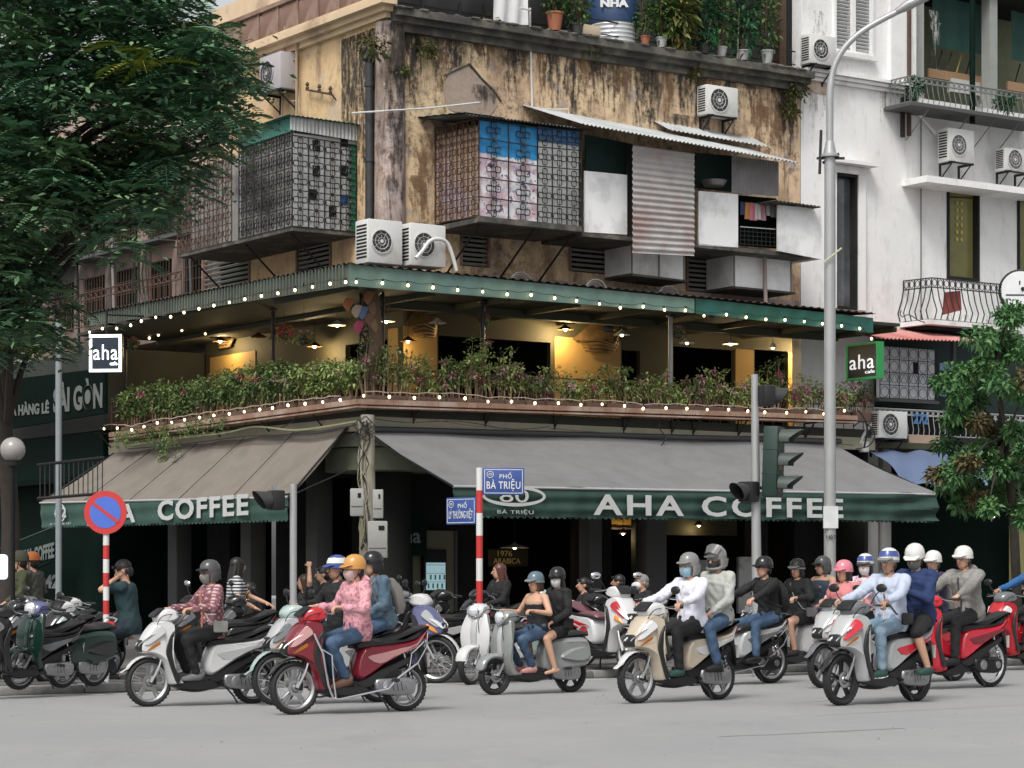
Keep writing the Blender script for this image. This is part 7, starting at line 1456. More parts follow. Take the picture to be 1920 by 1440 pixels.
# ================================================================== street furniture
GAL = mat('galvanised_steel', (.36, .365, .365), .45, .35, var=.12, scale=4); RED = mat('reflective_red', (.48, .03, .03), .45, var=.1); WHP = mat('reflective_white', (.62, .62, .60), .45, var=.08)
def banded(t, x, y, z0, z1, r, n, first=0):
    for k in range(n): m = M(); m.lathe([(.001, z0 + (z1 - z0) * k / n), (r, z0 + (z1 - z0) * k / n), (r, z0 + (z1 - z0) * (k + 1) / n - .001), (.001, z0 + (z1 - z0) * (k + 1) / n - .001)], (RED, WHP)[(k + first) % 2], 14, Matrix.Translation((x, y, 0))); m.obj('pole_band', t)
p = W(199, 1290, 27.3); x, y = p.x, p.y; ns_ = thing('no_parking_sign', 'round red and blue no parking sign on a red and white banded pole', 'traffic sign', (x, y, PH))
banded(ns_, x, y, PH, zat(1000, y) + .02, .035, 11, 1); m = M(); cz_ = zat(961, y); T = Matrix.Translation((x, y - .045, cz_)) @ Matrix.Rotation(R(-5), 4, 'Z')
m.lathe([(.001, -.004), (.245, -.004), (.245, .006), (.001, .006)], RED, 40, T, 'y'); m.obj('disc', ns_); m = M(); m.lathe([(.001, -.008), (.178, -.008), (.178, -.004)], mat('sign_blue', (.06, .13, .50), .45), 36, T, 'y'); m.obj('blue_field', ns_); m = M(); m.box(-.185, .185, -.012, -.009, -.018, .018, RED, T @ Matrix.Rotation(R(37), 4, 'Y')); m.obj('red_bar', ns_)
m = M(); m.rod((x, y, cz_ - .3), (x, y, cz_ + .15), .03, GAL, 10); m.obj('pole_top', ns_)
Yp = 30.6; xp = W(899, 1000, Yp).x; stn = thing('street_name_sign', 'red and white banded pole carrying two blue street name plates', 'street sign', (xp, Yp, PH)); banded(stn, xp, Yp, PH, zat(877, Yp), .042, 9, 1)
BLU = mat('plate_blue', (.035, .075, .26), .4); 
def plate(px0, px1, py0, py1, yaw, lines, side):
    w_ = (px1 - px0) / F * Yp / math.cos(R(yaw)); h = (py1 - py0) / F * Yp; zc2 = zat((py0 + py1) / 2, Yp); xc = xp + side * (w_ / 2 * math.cos(R(yaw)) + .04); f2 = Matrix.Translation((xc, Yp - .01 + (w_ / 2 * math.sin(R(yaw))) * (1 if side > 0 else 1), zc2)) @ Matrix.Rotation(R(yaw) * (1 if side > 0 else -1), 4, 'Z')
    loc = f2; m = M(); m.bbox((0, 0, 0), (w_, .02, h), BLU, loc, bev=.008); pt = m.obj('name_plate', stn); m = M(); iw, ih = w_ / 2 - .02, h / 2 - .02
    for (a, b, c, d) in ((-iw, iw, ih - .008, ih), (-iw, iw, -ih, -ih + .008), (-iw, -iw + .008, -ih, ih), (iw - .008, iw, -ih, ih)): m.box(a, b, -.0135, -.0105, c, d, WHP, loc)
    m.obj('plate_border', pt); m = M(); c = loc @ Vector((-iw + .075, -.014, ih - .065)); r_ = loc.to_3x3() @ Vector((1, 0, 0)); ring(m, c, r_, (0, 0, 1), .045, .045, .008, WHP, 20, .002); ring(m, c - Vector((0, 0, .012)), r_, (0, 0, 1), .024, .03, .007, WHP, 12, .002, 0, 180); ring(m, c - Vector((0, 0, .015)), r_, (0, 0, 1), .010, .016, .005, WHP, 8, .002, 0, 180); m.obj('gate_emblem', pt)
    o = loc @ Vector((-.05, -.013, ih - .115)); text_part('lettering', stn, 'PHỐ', o, r_, (0, 0, 1), .1, WHP, bold=.001, extrude=.001, sp=1.1, sx=(.155, .085)); o = loc @ Vector((-iw + .03, -.013, -ih + .03)); text_part('lettering', stn, lines, o, r_, (0, 0, 1), .1, WHP, bold=.001, extrude=.001, sp=1.1, sx=(iw * 2 - .06, .155))
plate(904, 982, 877, 928, 6, 'BÀ TRIỆU', 1); plate(833, 890, 932, 983, 42, 'LÝ THƯÒNG KIỆT', -1)
# tall lamp post
Yl = 33.0; xl_ = W(1556, 900, Yl).x; lp = thing('street_lamp', 'tall grey street lamp post with a curved arm reaching over the white building', 'street lamp', (xl_, Yl, 0)); zn = zat(292, Yl)
m = M(); m.tube([(xl_, Yl, 0), (xl_, Yl, 2.0), (xl_, Yl, zn)], [.084, .082, .076], GAL, 16); m.lathe([(.16, 0), (.16, .02), (.10, .08)], GAL, 16, Matrix.Translation((xl_, Yl, 0))); m.obj('pole', lp)
arm = [W(*k, Yl) for k in ((1556, 290), (1556, 220), (1557, 165), (1566, 120), (1590, 82), (1630, 50), (1690, 18))]; m = M(); m.tube(catmull(arm, 5, False), [.05] * 12 + [.042] * 19, GAL, 12); m.obj('arm', lp)
m = M(); T = Matrix.Translation(W(1712, 6, Yl)) @ Matrix.Rotation(R(-27), 4, 'Y'); m.loft([((-.26, 0, 0), (0, .06, 0), (0, 0, .04)), ((-.1, 0, .01), (0, .12, 0), (0, 0, .07)), ((.2, 0, .01), (0, .14, 0), (0, 0, .07)), ((.4, 0, .0), (0, .06, 0), (0, 0, .03))], GAL, n=14, T=T); m.obj('lamp_head', lp)
m = M(); m.lathe([(.13, 0), (.13, .03), (.09, .05), (.055, .22)], GAL, 16, Matrix.Translation((xl_, Yl, zn - .02))); m.box(xl_ - .18, xl_ + .2, Yl - .02, Yl + .02, zn - .05, zn - .02, DKM); m.rod((xl_ - .14, Yl, zn - .25), (xl_ - .12, Yl, zn + .35), .02, DKM); m.tube([(xl_ - .1, Yl, zn - .1), (xl_ + .12, Yl - .05, zn + .02)], .02, DKM); m.obj('collar', lp)
m = M(); m.box(xl_ - .1, xl_ + .1, Yl - .101, Yl - .06, 1.95, 2.25, mat('faded_paper', (.55, .56, .56), .7, var=.2, scale=8)); text_part('stencil', lp, 'H03', (xl_ - .06, Yl - .105, 1.80), (1, 0, 0), (0, 0, 1), .09, CHAR, sx=(.12, .06)); m.obj('paper_notice', lp)
m = M(); m.rod(W(1545, 492, Yl - .1), W(1578, 465, Yl - .15), .012, mat('pale_yellow_rod', (.5, .5, .3), .5)); m.obj('marker_rod', lp)
# traffic signal at the right
Yt = 31.0; xt = W(1420, 1000, Yt).x; tl = thing('traffic_light', 'tall traffic signal seen from the side with dark green housing and hooded lamps', 'traffic light', (xt, Yt, 0)); HOU = mat('signal_green_housing', (.010, .030, .022), .5, var=.2)
m = M(); m.tube([(xt, Yt, 0), (xt - .012, Yt, 1.6), (xt - .035, Yt, zat(702, Yt))], [.065, .062, .045], GAL, 14); m.obj('pole', tl)
c = W(1450, 866, Yt - .05); hh = 140 / F * Yt; m = M(); T = Matrix.Translation(c) @ Matrix.Rotation(R(1.8), 4, 'Y') @ Matrix.Rotation(R(65), 4, 'Z'); m.bbox((0, 0, 0), (.30, .20, hh * .94), HOU, T, bev=.02)
for k in (-1, 1): m.bbox((0, 0, k * hh * .16), (.305, .205, .012), BLK, T, bev=.002)
hb_ = m.obj('housing', tl)
for k in (-1, 0, 1):
    T2 = T @ Matrix.Translation((0, -.10, k * hh * .31)); m = M(); vs = []; n = 12
    for j in range(n + 1):
        a = R(-20 + 220 * j / n); L_ = .30 * (.45 + .55 * max(0, math.sin(a))); vs += [(.12 * math.cos(a), 0, .12 * math.sin(a)), (.125 * math.cos(a), -L_, .125 * math.sin(a)), (.118 * math.cos(a), -L_, .118 * math.sin(a)), (.113 * math.cos(a), 0, .113 * math.sin(a))]
    m.add(vs, [(4 * j + i, 4 * j + (i + 1) % 4, 4 * j + 4 + (i + 1) % 4, 4 * j + 4 + i) for j in range(n) for i in range(4)], mat('hood_grey_green', (.055, .068, .062), .5), T2); m.obj('hood', tl); m = M(); m.lathe([(.001, -.012), (.11, -.004), (.112, .0)], [mat('signal_red_off', (.08, .01, .01), .2), mat('signal_amber_off', (.1, .05, .01), .2), mat('signal_green_off', (.01, .07, .04), .2)][k + 1], 16, T2, 'y'); m.obj('lens', tl)
for z in (820, 915): m = M(); m.box(xt, c.x - .05, Yt - .02, Yt + .02, zat(z, Yt) - .02, zat(z, Yt) + .02, DKM); m.obj('mount_arm', tl)
def small_signal(px, py, rz, lab, par=None, sz=.26):
    c = W(px, py, Yt - .05); T = Matrix.Translation(c) @ Matrix.Rotation(R(rz), 4, 'Z'); t = tl if par is None else par; m = M(); m.bbox((0, 0, 0), (sz * .95, .16, sz), BLK, T, bev=.02); h = m.obj('small_housing', t)
    m = M(); vs = []; n = 14
    for j in range(n): a = 2 * math.pi * j / n; L_ = .22 * (.65 + .35 * math.sin(a)); vs += [(.105 * math.cos(a), -.08, .105 * math.sin(a)), (.11 * math.cos(a), -.08 - L_, .11 * math.sin(a))]
    m.add(vs, [(2 * j, 2 * ((j + 1) % n), 2 * ((j + 1) % n) + 1, 2 * j + 1) for j in range(n)], mat('hood_black', (.035, .036, .036), .45), T); m.obj('hood', h); m = M(); m.lathe([(.001, -.088), (.09, -.083)], DARK, 14, T, 'y'); m.obj('lens', h)
small_signal(1404, 922, -50, ''); small_signal(1436, 742, 110, '')
# left signal
Yt = 29.5; xq = W(550, 1100, Yt).x; t2 = thing('traffic_light', 'small signal head on a grey post between the plaid rider and the red scooter', 'traffic light', (xq, Yt, 0)); m = M(); m.tube([(xq, Yt, 0), (xq, Yt, zat(907, Yt))], .044, GAL, 14); m.lathe([(.05, zat(1135, Yt)), (.05, zat(1125, Yt))], GAL, 12, Matrix.Translation((xq, Yt, 0))); m.obj('pole', t2); small_signal(517, 938, -60, '', t2, .24)
m = M(); m.rod(W(530, 928, Yt), (xq, Yt, zat(925, Yt)), .012, DKM); m.obj('mount_arm', t2); m = M(); m.rod(W(530, 950, Yt), (xq, Yt, zat(952, Yt)), .012, DKM); m.rod(W(517, 923, Yt), W(512, 908, Yt), .02, ALU); m.obj('mount_arm', t2)
# globe lamp and pole at the left
gl_ = thing('globe_lamp', 'round glass globe lamp on a dark post at the left edge', 'lamp', (W(24, 900, 30).x, 30, PH)); c = W(24, 843, 30); m = M(); m.ball(c, .155, mat('globe_glass', (.30, .28, .27), .12, var=.15, scale=1, spec=.8), n=24, k=16); m.obj('globe', gl_); m = M(); m.lathe([(.09, c.z - .20), (.10, c.z - .15), (.03, c.z - .25), (.03, PH), (.08, PH)], DKM, 12, Matrix.Translation((c.x, 30, 0))); m.obj('post', gl_)
m = M(); a, b = W(110, 600, 46), W(112, 1100, 46); m.tube([(a.x, 46, PH), (a.x, 46, a.z)], .06, mat('pole_grey_blue', (.22, .25, .26), .6), 10); m.obj('utility_pole', label='slim grey pole in front of the SÀI GÒN letters', cat='pole')
m = M(); 
for px in range(75, 195, 9): a = W(px, 870 - (px - 75) * .05, 44); m.rod((a.x, 44, a.z - .6), (a.x, 44, a.z), .012, DKM, 4)
m.rod(W(70, 872, 44), W(196, 858, 44), .03, CHAR, 6); m.rod(W(70, 935, 44), W(196, 925, 44), .03, DKM, 6); m.obj('iron_fence', label='dark iron railing above the left end of the brown awning', cat='railing')
m = M(); c = W(2, 1063, 29); m.bbox(c, (.16, .1, .30), mat('backlit_panel', (.8, .9, .95), .4, emit=(.75, .88, .95), es=.9), bev=.06); m.obj('light_panel', label='glowing rounded white panel cut by the left edge above the bikes', cat='sign')
# corner utility column with meter boxes and wires
Yc = 41.8; xc = W(689, 1000, Yc).x; up_ = thing('utility_pole', 'concrete pole at the building corner with a bundle of grey meter boxes and cables', 'pole', (xc, Yc, PH)); CON = mat('aged_concrete', (.34, .31, .26), .85, var=.25, scale=8, col2=(.22, .2, .12), f2=.55)
m = M(); m.tube([(xc, Yc, PH), (xc, Yc, 2.6), (xc, Yc, zat(778, Yc))], [.15, .14, .12], CON, 14); m.obj('pole', up_)
BX = mat('meter_box_grey', (.36, .36, .34), .5, var=.15, scale=6)
for (px0, px1, py0, py1, dy) in ((657, 683, 916, 968, -.12), (699, 719, 918, 972, -.10), (690, 727, 977, 1046, -.22)):
    a, b = W(px0, py1, Yc + dy), W(px1, py0, Yc + dy); m = M(); m.bbox(((a.x + b.x) / 2, Yc + dy, (a.z + b.z) / 2), (b.x - a.x, .18, b.z - a.z), BX, bev=.02); m.box(b.x - (b.x - a.x) * .45, b.x - .05, Yc + dy - .097, Yc + dy - .092, b.z - .16, b.z - .08, CHAR); m.box(a.x + .02, b.x - .02, Yc + dy - .097, Yc + dy - .092, a.z + .16, a.z + .172, CHAR2); m.obj('meter_box', up_)
m = M(); rs2 = random.Random(9)
for k in range(7):
    pts = [W(680 + rs2.uniform(-8, 14), 790 + i * 40, Yc - .16 + rs2.uniform(-.04, .04)) for i in range(7)]; m.tube(catmull(pts, 3, False), rs2.choice([.012, .016, .009]), [CON, WIRE, mat('yellow_green_cable', (.26, .27, .14), .6)][k % 3], 5)
for k in range(9): a = W(672 + rs2.uniform(-14, 14), 800 + rs2.uniform(-14, 20), Yc - .2); m.tube([a, a + Vector((.1, -.02, .08)), a + Vector((.2, 0, -.02)), a + Vector((.08, 0, -.1)), a], .010, WIRE, 4)
m.obj('cable_bundle', up_)
wl = thing('overhead_cables', 'loose cables drooping from the corner pole along both cafe fronts', 'cables', onR(700, 780, -.3), FB)
def droop(pts, r, mt, f_): m = M(); m.tube(catmull([f_(*p) for p in pts], 6, False), r, mt, 4); m.obj('cable', wl)
LLf = lambda a, b: onL(a, b, -.3); RRf = lambda a, b: onR(a, b, -.3)
droop([(668, 790), (560, 806), (480, 800), (420, 812), (330, 822), (225, 838)], .022, MATS['yellow_green_cable'], LLf); droop([(668, 796), (600, 812), (540, 815), (460, 818), (350, 832), (240, 842)], .014, WIRE, LLf); droop([(560, 775), (548, 790), (520, 805), (500, 800), (505, 782)], .010, WIRE, LLf); droop([(470, 780), (455, 800), (430, 798), (424, 782)], .008, WIRE, LLf)
droop([(690, 783), (760, 792), (860, 790), (960, 805), (1030, 800)], .010, WIRE, RRf); droop([(690, 780), (800, 786), (900, 800), (1000, 804)], .007, IRONW, RRf); droop([(1240, 770), (1236, 800), (1248, 820), (1240, 835)], .012, WIRE, RRf); droop([(1030, 803), (1180, 815), (1300, 822), (1420, 818), (1600, 835)], .008, WIRE, RRf); droop([(1600, 800), (1618, 790), (1640, 812), (1630, 835), (1605, 842)], .014, WIRE, RRf); droop([(1610, 770), (1626, 800), (1620, 840)], .02, DKM, RRf)
# ================================================================== fridge and cafe interior things
fg = thing('drinks_fridge', 'glass-door drinks fridge glowing pale blue inside the cafe', 'fridge', onR(815, 1160, 1.15), FB); a = hR(797, 832, 1055, 1106, 1.15); m = M(); m.box(a[0] - .04, a[1] + .04, 1.12, 1.24, PH, a[3] + .25, CHAR); m.obj('cabinet', fg); m = M(); m.box(a[0], a[1], 1.09, 1.115, a[2], a[3], mat('fridge_glow', (.2, .32, .35), .3, var=.4, scale=5, emit=(.35, .55, .6), es=.45)); m.obj('door', fg)
m = M(); 
for k in range(3): m.box(a[0], a[1], 1.075, 1.088, a[2] + (a[3] - a[2]) * (k + .9) / 3.2, a[2] + (a[3] - a[2]) * (k + .9) / 3.2 + .012, CHR)
for k in range(8): m.box(a[0] + .02 + k * .05, a[0] + .05 + k * .05, 1.08, 1.088, a[2] + .03 + .16 * (k % 2), a[2] + .12 + .16 * (k % 2), mat('bottle_green', (.05, .2, .1), .4))
m.obj('shelf', fg)
# hanging roots and branch clutter on the left under the tree
# ================================================================== trees
def frond_np(n_pairs=9, L_=.46):
    V_ = []; F_ = []
    for i in range(n_pairs):
        t = (i + .6) / n_pairs; y = L_ * t; zd = -.40 * L_ * t * t; s = .15 * math.sin(math.pi * min(1, t * .85 + .12)) + .03; w_ = .042
        for sg in (-1, 1):
            a = len(V_); tip = (sg * s, y + s * .55, zd - s * .22); V_ += [(0, y - w_ * .5, zd), (sg * s * .5, y + s * .22 - w_, zd - s * .05), tip, (sg * s * .5, y + s * .34 + w_ * .5, zd - s * .05)]; F_.append((a, a + 1, a + 2, a + 3))
    a = len(V_); V_ += [(-.004, 0, 0), (.004, 0, 0), (.002, L_, -.45 * L_), (-.002, L_, -.45 * L_)]; F_.append((a, a + 1, a + 2, a + 3))
    return np.array(V_), np.array(F_)
def inpoly(x, y, poly):
    r = False; j = len(poly) - 1
    for i in range(len(poly)):
        xi, yi = poly[i]; xj, yj = poly[j]
        if (yi > y) != (yj > y) and x < (xj - xi) * (y - yi) / (yj - yi) + xi: r = not r
        j = i
    return r
rng = np.random.default_rng(21)
poly = [(-60, -60), (300, -60), (345, 30), (400, 70), (455, 120), (470, 160), (420, 205), (455, 245), (420, 300), (395, 345), (350, 385), (300, 420), (285, 490), (230, 520), (170, 500), (120, 545), (95, 640), (50, 700), (-60, 720)]
fv, ff = frond_np(); VV = []; k0 = 0; sprays = []
while len(sprays) < 330:
    px, py = rng.uniform(-60, 480), rng.uniform(-80, 700)
    if inpoly(px, py, poly):
        if py > 420 and px > 30 and rng.random() < .6: continue
        sprays.append((px, py, rng.uniform(31.5, 35.5)))
mt3 = []; Fall = []; tips = []
for (px, py, Y) in sprays:
    c = np.array(W(px, py, Y)); az0 = rng.uniform(0, 6.28); nf = 9; tips.append(c)
    yel = rng.random() < .035; lite = rng.random() < .30
    nl = 60; q_ = c + rng.normal(size=(nl, 3)) * np.array([.30, .30, .07]); dd = rng.normal(size=(nl, 3)); dd[:, 2] *= .25; v4, f4_ = leaf_quads(q_, dd, .11, rng, aspect=.5, droop=.15); VV.append(v4); Fall.append(f4_ + k0); k0 += len(v4); mt3 += [0 if rng.random() < .5 else 2] * nl
    for j in range(nf):
        az = az0 + j * 2.4 + rng.normal() * .2; sc = rng.uniform(.75, 1.2); tilt = rng.uniform(-.25, .35); o = c + rng.normal(size=3) * np.array([.14, .14, .07]); o[2] += .03 * j
        ca, sa = math.cos(az), math.sin(az); ct_, st_ = math.cos(tilt), math.sin(tilt); v = fv * sc; y2 = v[:, 1] * ct_ - v[:, 2] * st_; z_ = v[:, 1] * st_ + v[:, 2] * ct_; x2 = v[:, 0]
        VV.append(np.stack([x2 * ca - y2 * sa, x2 * sa + y2 * ca, z_], 1) + o); Fall.append(ff + k0); k0 += len(fv); mt3 += [1 if yel else 2 if lite else 0] * len(ff)
lt = thing('flame_tree', 'large dark green feathery-leaved tree filling the upper left', 'tree', (W(5, 1200, 33).x - .3, 34.5, 0))
np_obj('crown', np.vstack(VV), np.vstack(Fall), [leaf_mat('feathery_leaf', [(.035, .10, .06), (.08, .18, .10), (.19, .31, .16)]), leaf_mat('young_leaf', [(.10, .16, .02), (.20, .24, .03), (.30, .28, .05)]), leaf_mat('pale_feathery_leaf', [(.06, .14, .07), (.13, .23, .11), (.22, .33, .16)])], parent=lt, midx=mt3)
BARK = mat('dark_bark', (.035, .028, .022), .9, var=.4, scale=10, bump=.8); tb = Vector(lt['_o']); m = M(); m.tube(catmull([tb, tb + Vector((.1, 0, 2)), tb + Vector((0, -.2, 4.5)), tb + Vector((.3, -.3, 7)), tb + Vector((.2, -.2, 10))], 4, False), [.13] * 5 + [.12] * 4 + [.10] * 4 + [.07] * 4, BARK, 12); m.obj('trunk', lt)
for i, cidx in enumerate(range(0, 330, 12)):
    tp = Vector(tips[cidx]); st0 = tb + Vector((.1, -.2, max(3.5, min(9, tp.z - 1.0 - .1 * i % 1)))); mid = st0.lerp(tp, .5) + Vector((0, 0, .35)); m = M(); m.tube(catmull([st0, mid, tp], 4, False), [.07, .06, .055, .05, .045, .035, .028, .02, .012], BARK, 6); m.obj('branch', lt)
# dense dark inner foliage behind the sprays
# hanging aerial roots under the crown
m = M(); rs3 = random.Random(4)
for k in range(16):
    px = rs3.uniform(250, 275); p = W(px, 470, 35.5); m.tube([p, p + Vector((rs3.uniform(-.05, .05), 0, -.35)), p + Vector((rs3.uniform(-.08, .08), 0, -.5 - rs3.random() * .5))], .007, mat('grey_green_root', (.14, .17, .12), .8), 3)
m.obj('aerial_root', lt)
# right tree
def leafy(name, label, pts, Yr, leaf, n, size, seed, trunk, cat='tree'):
    rng = np.random.default_rng(seed); t = thing(name, label, cat, (trunk[0].x, trunk[0].y, 0)); VV = []; FF = []; k0 = 0; MI = []; tips = []
    for (px, py, r_) in pts:
        for q_ in range(3):
            c = np.array(W(px + rng.normal() * r_ * .6, py + rng.normal() * r_ * .5, rng.uniform(*Yr))); tips.append(Vector(c)); rr = r_ / 118 * rng.uniform(.8, 1.2)
            v, f = tuft(c, (rr, rr, rr * .65), n, size, rng, up=.0); VV.append(v); FF.append(f + k0); k0 += len(v); MI += [0 if rng.random() > .13 else 1] * len(f)
    np_obj('crown', np.vstack(VV), np.vstack(FF), leaf, parent=t, midx=MI); m = M(); m.tube(catmull(trunk, 4, False), [.11] * 5 + [.085] * 4 + [.06] * (len(trunk) * 4 - 4 - 12 + 0) + [.05] * 20, BARK, 10) if False else m.tube(trunk, [.08, .07, .05, .03][:len(trunk)], BARK, 10); m.obj('trunk', t)
    for i in range(0, len(tips), 3): a = trunk[-1] if tips[i].z > trunk[-1].z else trunk[1].lerp(trunk[-1], .5); m = M(); m.tube([a, a.lerp(tips[i], .5) + Vector((0, 0, .1)), tips[i]], [.03, .018, .008], BARK, 5); m.obj('branch', t)
pts = [(1885, 600, 26), (1850, 640, 26), (1905, 660, 26), (1810, 700, 24), (1860, 700, 26), (1905, 730, 24), (1780, 730, 20), (1830, 750, 24), (1800, 790, 18), (1840, 800, 20), (1890, 800, 22), (1780, 850, 22), (1830, 860, 24), (1880, 870, 26), (1770, 900, 22), (1810, 910, 26), (1860, 910, 26), (1905, 900, 24), (1800, 940, 16), (1850, 945, 18), (1910, 960, 20), (1915, 840, 20)]
tk = [Vector((W(1912, 1150, 36).x, 36, 0)), W(1900, 960, 36), W(1880, 800, 36), W(1870, 680, 36)]
leafy('street_tree', 'leafy light green tree at the right edge in front of the red roof', pts, (35, 37), [leaf_mat('right_tree_leaf', [(.03, .08, .035), (.07, .17, .06), (.17, .29, .10)]), leaf_mat('right_tree_brown_leaf', [(.07, .07, .03), (.13, .11, .05), (.18, .15, .07)])], 250, .10, 77, tk)
# ================================================================== traffic: bikes and riders
PW = paint('paint_white', (.55, .55, .55)); PSI = paint('paint_silver', (.40, .41, .41)); PMA = paint('paint_maroon', (.16, .012, .022)); PRD = paint('paint_red', (.42, .012, .02)); PBK = paint('paint_black', (.012, .012, .013)); PBG = paint('paint_champagne', (.48, .41, .32)); PVS = paint('paint_grey_silver', (.24, .25, .245)); PDG = paint('paint_dark_green', (.008, .03, .022)); PCR = paint('paint_cream', (.50, .49, .40)); PGY = paint('paint_grey', (.13, .135, .14)); PBL = paint('paint_blue_grey', (.10, .11, .22)); PPK = paint('paint_rose', (.40, .20, .20)); PMN = paint('paint_mint', (.35, .45, .42)); SBR = mat('seat_maroon', (.14, .06, .07), .45, var=.2); RDP = paint('paint_bright_red', (.55, .02, .04))
BT = 'motorbikes and scooters in the street'
def plaid(name, c1, c2, c3, sc=55):
    def f(N, L, tc, b):
        s = N.new('ShaderNodeSeparateXYZ'); L.new(tc.outputs['Object'], s.inputs[0])
        a = n_math(N, L, 'SINE', n_math(N, L, 'MULTIPLY', s.outputs['Z'], sc * 1.6)); c = n_math(N, L, 'SINE', n_math(N, L, 'MULTIPLY', n_math(N, L, 'ADD', s.outputs['Y'], s.outputs['X']), sc * 1.3))
        col = n_mix(N, L, n_range(N, L, a, .2, .4, 0, .75), c1, c2); col = n_mix(N, L, n_range(N, L, c, .2, .4, 0, .75), col, c2); return n_mix(N, L, n_range(N, L, n_math(N, L, 'MULTIPLY', a, c), .6, .8), col, c3)
    return nodes_mat(name, f, .85)
def dots(name, c1, c2, sc=40, th=.5):
    def f(N, L, tc, b): n = n_noise(N, L, tc.outputs['Object'], sc, 3, .6); return n_mix(N, L, n_range(N, L, n, th, th + .06), c1, c2)
    return nodes_mat(name, f, .85)
def stripes(name, c1, c2, sc=120):
    def f(N, L, tc, b): s = N.new('ShaderNodeSeparateXYZ'); L.new(tc.outputs['Object'], s.inputs[0]); return n_mix(N, L, n_range(N, L, n_math(N, L, 'SINE', n_math(N, L, 'MULTIPLY', s.outputs['Z'], sc)), -.1, .1), c1, c2)
    return nodes_mat(name, f, .85)
def cl(name, c, rough=.85, **k): return mat(name, c, rough, var=k.pop('var', .15), scale=k.pop('scale', 14), **k)
JEAN = cl('blue_denim', (.035, .07, .13), col2=(.07, .12, .19), f2=.55); JEANL = cl('light_denim', (.13, .20, .27), col2=(.22, .30, .36), f2=.52); BLC = cl('black_cloth', (.010, .010, .011)); GRH = cl('grey_hoodie', (.24, .235, .22), col2=(.17, .165, .15), f2=.5); OLV = cl('olive_cloth', (.05, .055, .025)); DPO = cl('dark_teal_polo', (.012, .035, .040)); NAVC = cl('navy_cloth', (.014, .03, .10)); BLU2 = cl('blue_shirt', (.02, .10, .26)); WSH = cl('white_lilac_shirt', (.62, .62, .70)); LBS = cl('light_blue_shirt', (.42, .47, .58)); GJK = cl('grey_jacket', (.37, .38, .35))
MB = cl('mask_pale_blue', (.26, .42, .52)); MW = cl('mask_white', (.62, .62, .62)); MP = cl('mask_pink_print', (.50, .36, .34)); MD = cl('mask_dark_print', (.12, .12, .11), col2=(.3, .3, .28), f2=.5)
HG = mat('helmet_grey', (.20, .20, .195), .2, var=.05); HBK = mat('helmet_black', (.015, .015, .016), .18, var=.1); HOR = mat('helmet_orange', (.52, .26, .07), .25, var=.05); HBL = mat('helmet_blue', (.05, .08, .26), .2, var=.05); HWH = mat('helmet_white', (.62, .61, .58), .2, var=.04); HPK = mat('helmet_pink', (.60, .20, .24), .25, var=.04); HDG = mat('helmet_dark_grey', (.07, .07, .07), .25, var=.08); HGB = mat('helmet_blue_grey', (.10, .15, .18), .22, var=.05); HOL = mat('helmet_olive', (.12, .13, .11), .3); HVG = mat('helmet_visor_smoke', (.12, .12, .12), .12, var=.05)
SH1 = cl('brown_sandal', (.12, .06, .04)); SHG = cl('grey_trainer', (.14, .14, .14), .7); SHD2 = cl('dark_green_trainer', (.02, .06, .05), .7); SOLE = cl('white_sole', (.6, .6, .6), .7)
def grip(z=1.08, x=.86, y=.29): return [(x, y, z), (x, -y, z)]
FT = [(.74, .13, .365), (.74, -.13, .365)]; PFT = [(.26, .25, .41), (.26, -.25, .41)]
def rider(label, fr, hip=(.48, 0, .86), lean=3, yaw=0, look=None, hands=None, feet=None, **k): return person(label, fr, hip, lean, yaw, hands=hands or grip(), feet=feet or FT, look=look, **k)
def pillion(label, fr, hip=(-.02, 0, .93), lean=6, yaw=0, look=None, hands=None, feet=None, **k): return person(label, fr, hip, lean, yaw, hands=hands or [(.26, .16, .98), (.26, -.16, .98)], feet=feet or PFT, look=look, **k)
# 1 plaid man, white scooter
f1 = bike_frame(278, 1325, 31, sc=.90); scooter('white and grey sport scooter ridden by the man in a plaid shirt', f1, body=PW, body2=PW, accent=PSI, cover=PW, group=BT, mirrors=False)
rider('rider in a red plaid shirt, dark helmet and patterned mask on a white scooter', f1, yaw=12, look=dict(top=plaid('red_plaid', (.33, .13, .14), (.10, .045, .06), (.5, .42, .42)), sleeve='long', helmet=('open', HDG, BLK), mask=MD, glasses=True, bottom=BLC, shoe=SHG, bag='sling', bagcol=cl('grey_bag', (.3, .29, .27)), placket=cl('orange_tee', (.45, .14, .08))))
# dark bike behind the red scooter with two riders
f2 = bike_frame(517, 1322, 31, sc=.93); scooter('grey underbone motorbike with big spoked wheels behind the red scooter', f2, 'cub', PSI, PGY, PGY, PMN, ns=20, r=.285, group=BT, rack=True)
rider('rider in a blue helmet half hidden by the pink-jacketed woman', f2, yaw=6, look=dict(top=BLC, helmet=('half', HBL, HBL), bottom=BLC, hstripe=HWH, skin=SKIN2, mask=None))
pillion('pillion in a grey and blue denim jacket with a black helmet behind the pink-jacketed woman', f2, hip=(-.06, 0, .92), lean=14, yaw=0, look=dict(top=cl('denim_jacket', (.05, .09, .13), col2=(.12, .17, .22), f2=.52), helmet=('open', HBK, BLK), bottom=JEAN, bag='backpack', bagcol=cl('grey_cloth_bag', (.16, .15, .14)), wide=1.12))
